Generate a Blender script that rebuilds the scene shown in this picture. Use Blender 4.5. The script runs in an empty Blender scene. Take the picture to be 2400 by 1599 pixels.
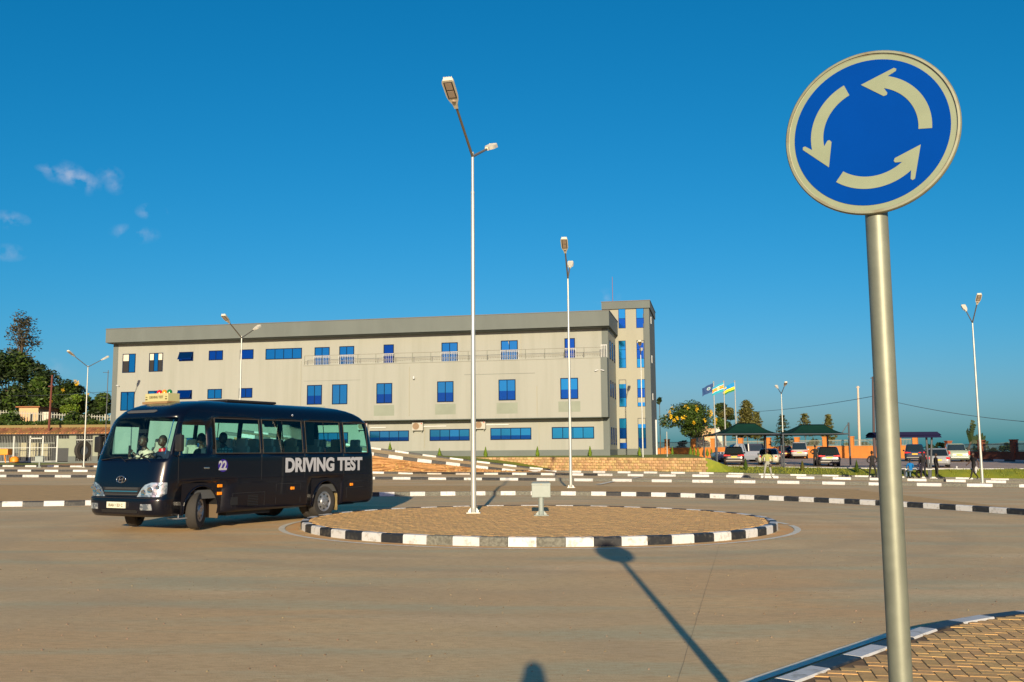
import bpy, bmesh, math, random
from mathutils import Vector, Matrix
# ------------------------------------------------------------------ camera, world, sun, exposure
S = bpy.context.scene
COL = S.collection
FPX, CX, CY = 2260.0, 1200.0, 799.5
EYE = Vector((0, 0, 1.6))
ROLL = 0.0075
PITCH = math.atan(262.5/FPX)
Fw = Vector((0, math.cos(PITCH), math.sin(PITCH)))
_R = Vector((1, 0, 0)); _U = _R.cross(Fw)
Rt = _R*math.cos(ROLL) - _U*math.sin(ROLL)
Up = _U*math.cos(ROLL) + _R*math.sin(ROLL)
cam = bpy.data.cameras.new('camera'); cam.sensor_width = 36; cam.lens = FPX/2400*36
cam.clip_start = 0.05; cam.clip_end = 9000
co = bpy.data.objects.new('camera', cam); COL.objects.link(co)
m = Matrix.Identity(4)
for i in range(3):
    m[i][0] = Rt[i]; m[i][1] = Up[i]; m[i][2] = -Fw[i]; m[i][3] = EYE[i]
co.matrix_world = m
S.camera = co
LIGHT = Vector((0.0183, 0.9742, -0.2249)).normalized()      # direction the sunlight travels
sun = bpy.data.lights.new('sun', 'SUN'); sun.energy = 4.8; sun.angle = math.radians(0.5); sun.color = (1.0, 0.82, 0.55)
so = bpy.data.objects.new('sun', sun); so.rotation_euler = LIGHT.to_track_quat('-Z', 'Y').to_euler(); COL.objects.link(so)
W = bpy.data.worlds.new('World'); S.world = W; W.use_nodes = True
nt = W.node_tree; nt.nodes.clear()
sk = nt.nodes.new('ShaderNodeTexSky'); sk.sky_type = 'NISHITA'; sk.sun_disc = False
sk.sun_elevation = math.radians(13); sk.sun_rotation = math.pi + 0.019
sk.altitude = 0; sk.air_density = 1.0; sk.dust_density = 1.0; sk.ozone_density = 4.0
# one even colour grade over the whole sky (the photograph is strongly graded towards deep blue)
sp = nt.nodes.new('ShaderNodeSeparateColor'); cb = nt.nodes.new('ShaderNodeCombineColor')
SKG = 1.0/0.15
for i_, (k_, e_, mx_) in enumerate([(.90, 2.7, 1.3), (.405, .92, 1.5), (.515, .87, 1.7)]):
    pre = nt.nodes.new('ShaderNodeMath'); pre.operation = 'MULTIPLY'; pre.inputs[1].default_value = 0.15
    pw = nt.nodes.new('ShaderNodeMath'); pw.operation = 'POWER'; pw.inputs[1].default_value = e_
    ml = nt.nodes.new('ShaderNodeMath'); ml.operation = 'MULTIPLY'; ml.inputs[1].default_value = k_
    mn = nt.nodes.new('ShaderNodeMath'); mn.operation = 'MINIMUM'; mn.inputs[1].default_value = mx_
    m2 = nt.nodes.new('ShaderNodeMath'); m2.operation = 'MULTIPLY'; m2.inputs[1].default_value = SKG
    nt.links.new(sp.outputs[i_], pre.inputs[0]); nt.links.new(pre.outputs[0], pw.inputs[0]); nt.links.new(pw.outputs[0], ml.inputs[0])
    nt.links.new(ml.outputs[0], mn.inputs[0]); nt.links.new(mn.outputs[0], m2.inputs[0]); nt.links.new(m2.outputs[0], cb.inputs[i_])
nt.links.new(sk.outputs[0], sp.inputs[0])
bg = nt.nodes.new('ShaderNodeBackground'); bg.inputs['Strength'].default_value = 0.15
ow = nt.nodes.new('ShaderNodeOutputWorld')
# a few thin wisps of cloud, placed by direction on the sky
tc = nt.nodes.new('ShaderNodeTexCoord')
def wisp_nodes(prev):
    nz = nt.nodes.new('ShaderNodeTexNoise'); nz.inputs['Scale'].default_value = 60; nz.inputs['Detail'].default_value = 5
    nt.links.new(tc.outputs['Generated'], nz.inputs['Vector'])
    total = None
    for (px, py, sx, sy, a) in WISPS:
        d = (Fw + Rt*((px-CX)/FPX) + Up*((CY-py)/FPX)).normalized()
        s = nt.nodes.new('ShaderNodeVectorMath'); s.operation = 'SUBTRACT'; s.inputs[1].default_value = d
        nt.links.new(tc.outputs['Generated'], s.inputs[0])
        q = nt.nodes.new('ShaderNodeVectorMath'); q.operation = 'MULTIPLY'; q.inputs[1].default_value = (FPX/sx, FPX/sx, FPX/sy)
        nt.links.new(s.outputs[0], q.inputs[0])
        l = nt.nodes.new('ShaderNodeVectorMath'); l.operation = 'LENGTH'; nt.links.new(q.outputs[0], l.inputs[0])
        r = nt.nodes.new('ShaderNodeMapRange'); r.inputs['From Min'].default_value = 1.3; r.inputs['From Max'].default_value = 0.0
        r.inputs['To Min'].default_value = 0; r.inputs['To Max'].default_value = a
        nt.links.new(l.outputs['Value'], r.inputs['Value'])
        if total is None: total = r.outputs[0]
        else:
            ad = nt.nodes.new('ShaderNodeMath'); ad.operation = 'ADD'; nt.links.new(total, ad.inputs[0]); nt.links.new(r.outputs[0], ad.inputs[1]); total = ad.outputs[0]
    nr = nt.nodes.new('ShaderNodeMapRange'); nr.inputs['From Min'].default_value = 0.44; nr.inputs['From Max'].default_value = 0.80
    nt.links.new(nz.outputs['Fac'], nr.inputs['Value'])
    mu = nt.nodes.new('ShaderNodeMath'); mu.operation = 'MULTIPLY'; nt.links.new(total, mu.inputs[0]); nt.links.new(nr.outputs[0], mu.inputs[1])
    mx = nt.nodes.new('ShaderNodeMix'); mx.data_type = 'RGBA'; mx.inputs[7].default_value = (2.6, 2.7, 3.2, 1)
    nt.links.new(mu.outputs[0], mx.inputs[0]); nt.links.new(prev, mx.inputs[6])
    return mx.outputs[2]
WISPS = [(150, 405, 34, 22, .8), (185, 420, 30, 16, .7), (208, 435, 22, 20, .5), (258, 412, 24, 18, .6), (270, 440, 18, 14, .5), (355, 497, 28, 16, .8),
         (315, 548, 44, 18, .7), (20, 515, 34, 16, .8), (18, 592, 32, 16, .55), (110, 395, 20, 8, .4), (125, 868, 40, 22, .3), (1420, 697, 30, 18, .4)]
nt.links.new(wisp_nodes(cb.outputs[0]), bg.inputs['Color'])
nt.links.new(bg.outputs[0], ow.inputs['Surface'])
S.view_settings.view_transform = 'Standard'; S.view_settings.look = 'None'
S.view_settings.exposure = 0.6; S.view_settings.gamma = 1.0; S.view_settings.use_curve_mapping = False
S.render.engine = 'CYCLES'
random.seed(7)

# ------------------------------------------------------------------ the lie of the land
def cl(v, a=0.0, b=1.0): return max(a, min(b, v))
def gz(x, y):
    return -.0075*x - .015*max(0, x-14)*cl((y-44)/12) + .012*min(40, max(0, y-60))*cl((-x-8)/12)
def cz(x, y):                                                # the car park, rising away from the road
    return .3 + .014*(min(y, 125)-78)
def ray(px, py): return Fw + Rt*((px-CX)/FPX) + Up*((CY-py)/FPX)
def P(px, py, dz=0.0, g=gz):
    r = ray(px, py); t = 2.0
    while t < 400:
        p = EYE + r*t
        if p.z < g(p.x, p.y)+dz:
            return Vector((p.x, p.y, g(p.x, p.y)+dz))
        t += .05
    return p
def atY(px, py, Y):
    r = ray(px, py); return EYE + r*(Y/r.y)

# ------------------------------------------------------------------ helpers: tagging, mesh collector
def tag(o, label=None, cat=None, group=None, kind=None):
    if label: o['label'] = label
    if cat: o['category'] = cat
    if group: o['group'] = group
    if kind: o['kind'] = kind
    return o
def thing(name, label, cat, loc=(0, 0, 0), rz=0.0, group=None):
    o = bpy.data.objects.new(name, None); COL.objects.link(o)
    o.location = loc; o.rotation_euler = (0, 0, rz); o.empty_display_size = .2
    return tag(o, label, cat, group)
class MB:
    def __init__(s): s.v = []; s.f = []; s.mi = []
    def add(s, vs, fs, mi=0):
        n = len(s.v); s.v += [tuple(v) for v in vs]
        s.f += [tuple(i+n for i in f) for f in fs]; s.mi += [mi]*len(fs); return s
    def quad(s, a, b, c, d, mi=0): return s.add([a, b, c, d], [(0, 1, 2, 3)], mi)
    def box(s, x0, y0, z0, x1, y1, z1, mi=0, M=None):
        vs = [Vector(p) for p in ((x0, y0, z0), (x1, y0, z0), (x1, y1, z0), (x0, y1, z0), (x0, y0, z1), (x1, y0, z1), (x1, y1, z1), (x0, y1, z1))]
        if M is not None: vs = [M @ v for v in vs]
        return s.add(vs, [(0, 3, 2, 1), (4, 5, 6, 7), (0, 1, 5, 4), (1, 2, 6, 5), (2, 3, 7, 6), (3, 0, 4, 7)], mi)
    def bbox(s, x0, y0, z0, x1, y1, z1, b=.02, mi=0, M=None):        # box with chamfered edges
        bm = bmesh.new(); bmesh.ops.create_cube(bm, size=1)
        for v in bm.verts:
            v.co = Vector((x0+(v.co.x+.5)*(x1-x0), y0+(v.co.y+.5)*(y1-y0), z0+(v.co.z+.5)*(z1-z0)))
        bmesh.ops.bevel(bm, geom=bm.edges[:], offset=b, segments=2, profile=.6, affect='EDGES')
        bm.verts.index_update()
        vs = [v.co.copy() for v in bm.verts]
        if M is not None: vs = [M @ v for v in vs]
        s.add(vs, [tuple(v.index for v in f.verts) for f in bm.faces], mi); bm.free(); return s
    def tube(s, p0, p1, r0, r1=None, n=10, mi=0, cap=True):
        p0 = Vector(p0); p1 = Vector(p1); r1 = r0 if r1 is None else r1
        d = (p1-p0).normalized(); a = d.orthogonal().normalized(); b = d.cross(a)
        vs = []
        for p, r in ((p0, r0), (p1, r1)):
            for k in range(n):
                t = 2*math.pi*k/n; vs.append(p + a*(r*math.cos(t)) + b*(r*math.sin(t)))
        fs = [(k, (k+1) % n, n+(k+1) % n, n+k) for k in range(n)]
        if cap: fs += [tuple(reversed(range(n))), tuple(range(n, 2*n))]
        return s.add(vs, fs, mi)
    def path(s, pts, r, n=8, mi=0):
        for a, b in zip(pts, pts[1:]): s.tube(a, b, r, r, n, mi)
        return s
    def lathe(s, prof, n=20, M=None, mi=0):              # prof: (radius, z)
        vs = [];
        for r, z in prof:
            for k in range(n):
                t = 2*math.pi*k/n; v = Vector((r*math.cos(t), r*math.sin(t), z)); vs.append(M @ v if M is not None else v)
        fs = [(j*n+k, j*n+(k+1) % n, (j+1)*n+(k+1) % n, (j+1)*n+k) for j in range(len(prof)-1) for k in range(n)]
        return s.add(vs, fs, mi)
    def ball(s, c, r, n=10, sc=(1, 1, 1), mi=0):
        c = Vector(c); prof = [(r*math.sin(math.pi*j/n), -r*math.cos(math.pi*j/n)) for j in range(n+1)]
        prof[0] = (1e-4, -r); prof[-1] = (1e-4, r)
        return s.lathe(prof, n+2, Matrix.Translation(c) @ Matrix.Diagonal((sc[0], sc[1], sc[2], 1)), mi)
    def poly(s, pts, z0, z1, mi=0, M=None):              # prism of an xy polygon
        n = len(pts); vs = [Vector((x, y, z0)) for x, y in pts] + [Vector((x, y, z1)) for x, y in pts]
        if M is not None: vs = [M @ v for v in vs]
        fs = [tuple(reversed(range(n))), tuple(range(n, 2*n))] + [(k, (k+1) % n, n+(k+1) % n, n+k) for k in range(n)]
        return s.add(vs, fs, mi)
    def mesh(s, name, mats, smooth=None):
        me = bpy.data.meshes.new(name); me.from_pydata(s.v, [], s.f)
        if not isinstance(mats, (list, tuple)): mats = [mats]
        for mt in mats: me.materials.append(mt)
        if len(mats) > 1: me.polygons.foreach_set('material_index', s.mi)
        if smooth is not None:
            me.polygons.foreach_set('use_smooth', [True]*len(me.polygons))
            me.update()
            if smooth < 180:
                try: me.set_sharp_from_angle(angle=math.radians(smooth))
                except Exception: pass
        me.update(); return me
    def build(s, name, mats, parent=None, smooth=None, loc=None, rot=None):
        return link(name, s.mesh(name, mats, smooth), parent, loc, rot)
def link(name, me, parent=None, loc=None, rot=None):
    o = bpy.data.objects.new(name, me); COL.objects.link(o)
    if parent is not None: o.parent = parent
    if loc is not None: o.location = loc
    if rot is not None: o.rotation_euler = rot
    return o
def copy_tree(o, parent=None):
    c = o.copy(); COL.objects.link(c); c.parent = parent
    for ch in list(o.children): copy_tree(ch, c)
    return c

# ------------------------------------------------------------------ materials
def mat(name, col, rough=.6, metal=0.0, var=0.0, scale=3.0, bump=0.0, bscale=40.0, col2=None, spec=.5, rnd=None, coat=0.0, emit=None, streak=None, facw=(.35, .65)):
    m = bpy.data.materials.new(name); m.use_nodes = True
    n = m.node_tree.nodes; L = m.node_tree.links; b = n['Principled BSDF']
    b.inputs['Base Color'].default_value = (*col, 1); b.inputs['Roughness'].default_value = rough; b.inputs['Metallic'].default_value = metal
    b.inputs['Specular IOR Level'].default_value = spec
    if coat: b.inputs['Coat Weight'].default_value = coat; b.inputs['Coat Roughness'].default_value = .03
    if emit: b.inputs['Emission Color'].default_value = (*emit[0], 1); b.inputs['Emission Strength'].default_value = emit[1]
    t = n.new('ShaderNodeTexCoord'); geo = n.new('ShaderNodeNewGeometry')
    src = geo.outputs['Position'] if scale > 0 else t.outputs['Object']
    out = None
    if var or col2:
        c2 = col2 if col2 else tuple(c*(1-var) for c in col); c1 = col if col2 else tuple(min(1, c*(1+var)) for c in col)
        nz = n.new('ShaderNodeTexNoise'); nz.inputs['Scale'].default_value = abs(scale); nz.inputs['Detail'].default_value = 6; nz.inputs['Roughness'].default_value = .6
        if streak:
            mp = n.new('ShaderNodeMapping'); mp.inputs['Scale'].default_value = streak; L.new(src, mp.inputs['Vector']); L.new(mp.outputs[0], nz.inputs['Vector'])
        else: L.new(src, nz.inputs['Vector'])
        r = n.new('ShaderNodeMapRange'); r.inputs['From Min'].default_value = facw[0]; r.inputs['From Max'].default_value = facw[1]; L.new(nz.outputs['Fac'], r.inputs['Value'])
        mx = n.new('ShaderNodeMix'); mx.data_type = 'RGBA'; mx.inputs[6].default_value = (*c1, 1); mx.inputs[7].default_value = (*c2, 1)
        L.new(r.outputs[0], mx.inputs[0]); out = mx.outputs[2]
    if rnd:
        hsv = n.new('ShaderNodeHueSaturation')
        if out: L.new(out, hsv.inputs['Color'])
        else: hsv.inputs['Color'].default_value = (*col, 1)
        if rnd[0] == 'object': oi = n.new('ShaderNodeObjectInfo'); rs = oi.outputs['Random']
        else: rs = geo.outputs['Random Per Island']
        r2 = n.new('ShaderNodeMapRange'); r2.inputs['To Min'].default_value = 1-rnd[1]; r2.inputs['To Max'].default_value = 1+rnd[1]
        L.new(rs, r2.inputs['Value']); L.new(r2.outputs[0], hsv.inputs['Value'])
        m3 = n.new('ShaderNodeMath'); m3.operation = 'MULTIPLY'; m3.inputs[1].default_value = 7.31; L.new(rs, m3.inputs[0])
        m4 = n.new('ShaderNodeMath'); m4.operation = 'FRACT'; L.new(m3.outputs[0], m4.inputs[0])
        r3 = n.new('ShaderNodeMapRange'); r3.inputs['To Min'].default_value = .5-rnd[1]*.06; r3.inputs['To Max'].default_value = .5+rnd[1]*.06
        L.new(m4.outputs[0], r3.inputs['Value']); L.new(r3.outputs[0], hsv.inputs['Hue'])
        out = hsv.outputs[0]
    if out: L.new(out, b.inputs['Base Color'])
    if bump:
        nb = n.new('ShaderNodeTexNoise'); nb.inputs['Scale'].default_value = bscale; nb.inputs['Detail'].default_value = 4; L.new(src, nb.inputs['Vector'])
        bp = n.new('ShaderNodeBump'); bp.inputs['Strength'].default_value = bump; bp.inputs['Distance'].default_value = .02
        L.new(nb.outputs['Fac'], bp.inputs['Height']); L.new(bp.outputs[0], b.inputs['Normal'])
    return m
def glass(name, tint, ior=1.45, trans=.8, gloss=(1, 1, 1)):
    m = bpy.data.materials.new(name); m.use_nodes = True
    n = m.node_tree.nodes; L = m.node_tree.links; n.clear()
    o = n.new('ShaderNodeOutputMaterial'); mx = n.new('ShaderNodeMixShader'); tr = n.new('ShaderNodeBsdfTransparent'); gl = n.new('ShaderNodeBsdfGlossy')
    fr = n.new('ShaderNodeFresnel'); fr.inputs['IOR'].default_value = ior
    tr.inputs[0].default_value = (*tint, 1); gl.inputs['Roughness'].default_value = .02; gl.inputs[0].default_value = (*gloss, 1)
    L.new(fr.outputs[0], mx.inputs[0]); L.new(tr.outputs[0], mx.inputs[1]); L.new(gl.outputs[0], mx.inputs[2]); L.new(mx.outputs[0], o.inputs[0])
    return m
M = {}
def road_mat():
    m = mat('concrete_road', (.69, .50, .26), .82, var=0, col2=(.56, .41, .23), scale=.35, bump=.12, bscale=90, spec=.25)
    n = m.node_tree.nodes; L = m.node_tree.links; b = n['Principled BSDF']
    prev = b.inputs['Base Color'].links[0].from_socket
    geo = n.new('ShaderNodeNewGeometry')
    def layer(prev, sc, stretch, lo, hi, c, amt, det=6):
        mp = n.new('ShaderNodeMapping'); mp.inputs['Scale'].default_value = stretch; mp.inputs['Rotation'].default_value = (0, 0, .2); L.new(geo.outputs['Position'], mp.inputs[0])
        nz = n.new('ShaderNodeTexNoise'); nz.inputs['Scale'].default_value = sc; nz.inputs['Detail'].default_value = det; L.new(mp.outputs[0], nz.inputs['Vector'])
        r = n.new('ShaderNodeMapRange'); r.inputs['From Min'].default_value = lo; r.inputs['From Max'].default_value = hi; r.inputs['To Max'].default_value = amt; L.new(nz.outputs['Fac'], r.inputs['Value'])
        x = n.new('ShaderNodeMix'); x.data_type = 'RGBA'; x.inputs[7].default_value = (*c, 1); L.new(r.outputs[0], x.inputs[0]); L.new(prev, x.inputs[6]); return x.outputs[2]
    prev = layer(prev, .13, (1, 1, 1), .46, .62, (.74, .43, .18), .6)       # blown red dust
    prev = layer(prev, .8, (.3, 1.4, 1), .50, .64, (.48, .46, .29), .65)      # trowelled grey-green streaks
    prev = layer(prev, .5, (.3, 1.2, 1), .55, .7, (.80, .60, .35), .6)        # paler patches
    prev = layer(prev, 26, (.3, 1.3, 1), .45, .66, (.44, .29, .14), .55, 8)       # brushed finish
    prev = layer(prev, 110, (1, 1, 1), .56, .66, (.28, .2, .12), .6, 2)      # grit
    # faint tyre wear circling the roundabout, broken up by noise
    dv = n.new('ShaderNodeVectorMath'); dv.operation = 'DISTANCE'; dv.inputs[1].default_value = (.55, 22.05, 0); L.new(geo.outputs['Position'], dv.inputs[0])
    nz = n.new('ShaderNodeTexNoise'); nz.inputs['Scale'].default_value = .7; nz.inputs['Detail'].default_value = 5; L.new(geo.outputs['Position'], nz.inputs['Vector'])
    ns = n.new('ShaderNodeMath'); ns.operation = 'MULTIPLY_ADD'; ns.inputs[1].default_value = 1.1; L.new(nz.outputs['Fac'], ns.inputs[0]); L.new(dv.outputs['Value'], ns.inputs[2])
    for r0, wd, am in ((7.6, .22, .20), (9.3, .25, .22), (11.2, .3, .16), (12.9, .25, .14)):
        sb = n.new('ShaderNodeMath'); sb.operation = 'SUBTRACT'; sb.inputs[1].default_value = r0; L.new(ns.outputs[0], sb.inputs[0])
        ab = n.new('ShaderNodeMath'); ab.operation = 'ABSOLUTE'; L.new(sb.outputs[0], ab.inputs[0])
        r = n.new('ShaderNodeMapRange'); r.interpolation_type = 'SMOOTHSTEP'; r.inputs['From Min'].default_value = wd*1.6; r.inputs['From Max'].default_value = 0; r.inputs['To Max'].default_value = am; L.new(ab.outputs[0], r.inputs['Value'])
        x = n.new('ShaderNodeMix'); x.data_type = 'RGBA'; x.inputs[7].default_value = (.34, .26, .17, 1); L.new(r.outputs[0], x.inputs[0]); L.new(prev, x.inputs[6]); prev = x.outputs[2]
    L.new(prev, b.inputs['Base Color'])
    return m
M['road'] = road_mat()
M['asphalt'] = mat('car_park_paving', (.36, .27, .22), .85, var=.18, scale=.8, bump=.1)
M['soil'] = mat('dry_ground', (.26, .17, .08), .9, col2=(.16, .15, .05), scale=.2)
M['white'] = mat('white_kerb_paint', (.52, .53, .54), .6, col2=(.30, .29, .26), scale=9, facw=(.54, .70), bump=.12, bscale=60, rnd=('object', .10))
M['black'] = mat('black_kerb_paint', (.016, .018, .022), .5, col2=(.07, .068, .06), scale=9, facw=(.52, .72), bump=.1, bscale=60)
M['kgrey'] = mat('bare_kerb_concrete', (.13, .13, .11), .85, var=.35, scale=22, bump=.3, bscale=120)
M['line'] = mat('road_line_paint', (.72, .66, .52), .6, var=.14, scale=9)
M['paverA'] = mat('paver', (.57, .345, .13), .85, var=.12, scale=18, bump=.2, bscale=150, rnd=('object', .09))
M['paverB'] = mat('paver_bed', (.57, .345, .13), .85, var=.12, scale=18, rnd=('island', .07))
M['mortar'] = mat('paver_joint_sand', (.17, .10, .045), .95, var=.3, scale=12)
M['grass'] = mat('lawn', (.20, .215, .010), .8, col2=(.13, .17, .010), scale=1.2)
M['blade'] = mat('grass_blade', (.16, .18, .010), .7, rnd=('island', .25))
M['cream'] = mat('cream_wall_paint', (.272, .285, .262), .8, col2=(.232, .245, .218), scale=.5, streak=(1.9, 1.9, .11), facw=(.47, .78), bump=.12, bscale=5)
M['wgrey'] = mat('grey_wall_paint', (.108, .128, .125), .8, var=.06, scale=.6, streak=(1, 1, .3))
M['bglass'] = mat('blue_reflective_glass', (.018, .27, .58), .09, metal=.92, spec=.5)
M['bglass2'] = mat('deep_blue_glass', (.004, .085, .40), .12, metal=.85, spec=.5)
M['bframe'] = mat('dark_blue_frame', (.002, .012, .045), .7, spec=.1)
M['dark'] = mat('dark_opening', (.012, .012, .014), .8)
M['curtain'] = mat('pale_curtain', (.55, .52, .44), .9)
M['railw'] = mat('white_rail', (.48, .50, .52), .4)
M['steel'] = mat('galvanised_steel', (.20, .215, .17), .5, metal=.4, var=.10, scale=9, rnd=None)
M['pole'] = mat('lamp_pole_paint', (.40, .42, .40), .4, metal=.4, var=.05, scale=4)
M['arm'] = mat('lamp_arm_metal', (.22, .19, .14), .5, metal=.4)
M['lampw'] = mat('lamp_head_shell', (.66, .62, .50), .5)
M['lampd'] = mat('lamp_dark_trim', (.045, .035, .03), .5)
M['led'] = mat('led_panel', (.42, .33, .25), .35)
M['sblue'] = mat('sign_blue_film', (.0, .045, .28), .8, spec=.03, var=.04, scale=3)
M['scream'] = mat('sign_white_film', (.22, .26, .175), .42, spec=.4, var=.05, scale=8)
M['srim'] = mat('sign_rim_metal', (.25, .265, .19), .45, metal=.3, col2=(.20, .165, .10), scale=14, facw=(.5, .75))
M['cab'] = mat('cabinet_grey_paint', (.23, .275, .265), .5, var=.04, scale=8)
M['busp'] = mat('bus_paint', (.0015, .0025, .008), .25, spec=.4, coat=.25)
M['blk'] = mat('black_plastic', (.012, .012, .013), .5)
M['rub'] = mat('tyre_rubber', (.028, .026, .024), .85, bump=.3, bscale=60)
M['hub'] = mat('wheel_silver', (.36, .37, .39), .35, metal=.7)
M['chrome'] = mat('chrome', (.8, .8, .82), .12, metal=1.0)
M['lens'] = mat('lamp_lens', (.55, .60, .66), .08, metal=.75, col2=(.16, .2, .26), scale=-26, bump=.5, bscale=30)
M['amber'] = mat('amber_lens', (.85, .26, .01), .25)
M['redl'] = mat('red_lens', (.55, .01, .015), .2)
M['greenl'] = mat('green_lens', (.01, .16, .05), .2)
M['tglass'] = glass('tinted_bus_glass', (.55, .92, .88), 1.36)
M['wglass'] = glass('clear_windscreen', (.74, .96, .95), 1.34)
M['cglass'] = mat('dark_car_glass', (.012, .018, .022), .05, spec=.8)
M['letter'] = mat('white_lettering', (.38, .40, .45), .5)
M['purple'] = mat('purple_disc', (.03, .012, .22), .4)
M['signy'] = mat('roof_sign_yellow', (.42, .40, .20), .55)
M['ink'] = mat('faded_black_ink', (.10, .075, .03), .6)
M['plate'] = mat('number_plate', (.62, .62, .50), .45)
M['platey'] = mat('yellow_number_plate', (.85, .42, .02), .45)
M['seat'] = mat('grey_beige_seat', (.36, .35, .30), .8)
M['seatb'] = mat('tan_seat', (.42, .33, .2), .8)
M['inside'] = mat('vehicle_interior', (.06, .065, .07), .8)
M['skin'] = mat('dark_skin', (.055, .026, .015), .5)
M['hair'] = mat('black_hair', (.01, .009, .009), .8)
M['canopy'] = mat('dark_green_shade_cloth', (.005, .034, .024), .9, spec=.1, var=.1, scale=2)
M['cpost'] = mat('dark_grey_post', (.05, .06, .075), .5)
M['shelter'] = mat('dark_blue_roof_sheet', (.006, .006, .034), .7, spec=.15)
M['orange'] = mat('orange_painted_brick', (.48, .17, .03), .8, var=.08, scale=2)
M['stone'] = mat('tan_stone', (.40, .27, .13), .85, bump=.5, bscale=14, rnd=('island', .3))
M['sjoint'] = mat('stone_mortar', (.24, .16, .07), .9)
M['earth'] = mat('rubble_earth', (.42, .24, .09), .9, col2=(.30, .18, .07), scale=3, bump=.8, bscale=6, rnd=('island', .25))
M['bark'] = mat('bark', (.09, .065, .045), .9, var=.2, scale=8)
def leafmat(name, col, r=.3):
    m = mat(name, col, .55, rnd=('island', r), spec=.3); return m
M['leafd'] = leafmat('dark_leaf', (.017, .032, .008))
M['leafm'] = leafmat('mid_leaf', (.042, .076, .010))
M['leafy'] = leafmat('bright_leaf', (.12, .19, .02))
M['leafo'] = leafmat('olive_leaf', (.085, .085, .02))
M['flower'] = leafmat('yellow_flower', (.75, .48, .02), .15)
M['leafb'] = leafmat('brownish_leaf', (.05, .045, .022))

# ------------------------------------------------------------------ generic builders
def resample(pts, L, smooth=True):
    P3 = [Vector(p) for p in pts]
    if smooth and len(P3) > 2:
        out = []
        Q = [P3[0]*2-P3[1]] + P3 + [P3[-1]*2-P3[-2]]
        for i in range(1, len(Q)-2):
            for k in range(16):
                t = k/16.0; a, b, c, d = Q[i-1], Q[i], Q[i+1], Q[i+2]
                out.append(.5*((2*b)+(c-a)*t+(2*a-5*b+4*c-d)*t*t+(3*b-a-3*c+d)*t**3))
        out.append(P3[-1]); P3 = out
    res = [P3[0].copy()]; acc = 0; cur = P3[0]
    for nx in P3[1:]:
        while True:
            d = (nx-cur).length
            if acc+d < L: acc += d; cur = nx; break
            cur = cur + (nx-cur).normalized()*(L-acc); res.append(cur.copy()); acc = 0
    return res
_kb = {}
def kerb_block_mesh(L, w, h, mt):
    key = (round(L, 3), w, h, mt.name)
    if key not in _kb:
        c = .03; x0, x1 = .005, L-.005
        prof = [(0, -.05), (0, h-c), (.012, h-.008), (c, h), (w-.01, h), (w, h-.01), (w, -.05)]
        b = MB(); n = len(prof)
        b.add([(x0, y, z) for y, z in prof] + [(x1, y, z) for y, z in prof],
              [tuple(range(n)), tuple(reversed(range(n, 2*n)))] + [(k, n+k, n+(k+1) % n, (k+1) % n) for k in range(n)])
        _kb[key] = b.mesh('kerb_block', mt)
    return _kb[key]
def kerb(name, label, pts, L, group, cols=None, w=.15, h=.155, smooth=True, g=gz, phase=0, raw=False):
    """path runs with the paved side on its left; y=0 is the road face"""
    rs = [Vector((p[0], p[1], 0)) for p in pts] if raw else resample([(p[0], p[1], 0) for p in pts], L, smooth)
    root = thing(name, label, 'kerb', (rs[0].x, rs[0].y, 0), 0, group)
    for i, (a, b) in enumerate(zip(rs, rs[1:])):
        za, zb = g(a.x, a.y), g(b.x, b.y)
        kind = cols(i, (a+b)/2) if cols else ('white' if (i+phase) % 2 else 'black')
        me = kerb_block_mesh((b-a).length, w, h, M[kind])
        X = Vector((b.x-a.x, b.y-a.y, zb-za)).normalized(); Y = Vector((0, 0, 1)).cross(X).normalized(); Z = X.cross(Y)
        o = link('kerb_block', me, root)
        m4 = Matrix((( X.x, Y.x, Z.x, a.x-rs[0].x), (X.y, Y.y, Z.y, a.y-rs[0].y), (X.z, Y.z, Z.z, za+random.uniform(-.003, .003)), (0, 0, 0, 1)))
        o.matrix_local = m4
    return root
def ribbon(name, A, B, mt, dz, g=gz, nx=4, kind='structure', smooth=False):
    """sheet ruled between two polylines that follow the ground"""
    n = max(len(A), len(B)); b = MB(); vs = []
    for i in range(n):
        a = A[min(i, len(A)-1)]; c = B[min(i, len(B)-1)]
        for k in range(nx+1):
            t = k/nx; x = a[0]+(c[0]-a[0])*t; y = a[1]+(c[1]-a[1])*t
            vs.append((x, y, g(x, y)+dz))
    fs = [(i*(nx+1)+k, i*(nx+1)+k+1, (i+1)*(nx+1)+k+1, (i+1)*(nx+1)+k) for i in range(n-1) for k in range(nx)]
    b.add(vs, fs); o = b.build(name, mt); tag(o, kind=kind); return o
def offset(pts, d):
    out = []
    for i, p in enumerate(pts):
        a = pts[max(0, i-1)]; b = pts[min(len(pts)-1, i+1)]
        t = Vector((b[0]-a[0], b[1]-a[1])).normalized(); out.append((p[0]-t.y*d, p[1]+t.x*d))
    return out
_txt = {}
def text_mesh(s, size, mt, bold=.0, ext=.002, name='lettering', sx=1.0):
    c = bpy.data.curves.new('t', 'FONT'); c.body = s; c.size = size; c.offset = bold; c.extrude = ext; c.align_x = 'LEFT'
    o = bpy.data.objects.new('t', c); COL.objects.link(o)
    bpy.context.view_layer.update()
    me = bpy.data.meshes.new_from_object(o.evaluated_get(bpy.context.evaluated_depsgraph_get()))
    me.name = name; me.materials.clear(); me.materials.append(mt)
    bpy.data.objects.remove(o); bpy.data.curves.remove(c)
    if sx != 1.0:
        for v in me.vertices: v.co.x *= sx
    return me
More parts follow.
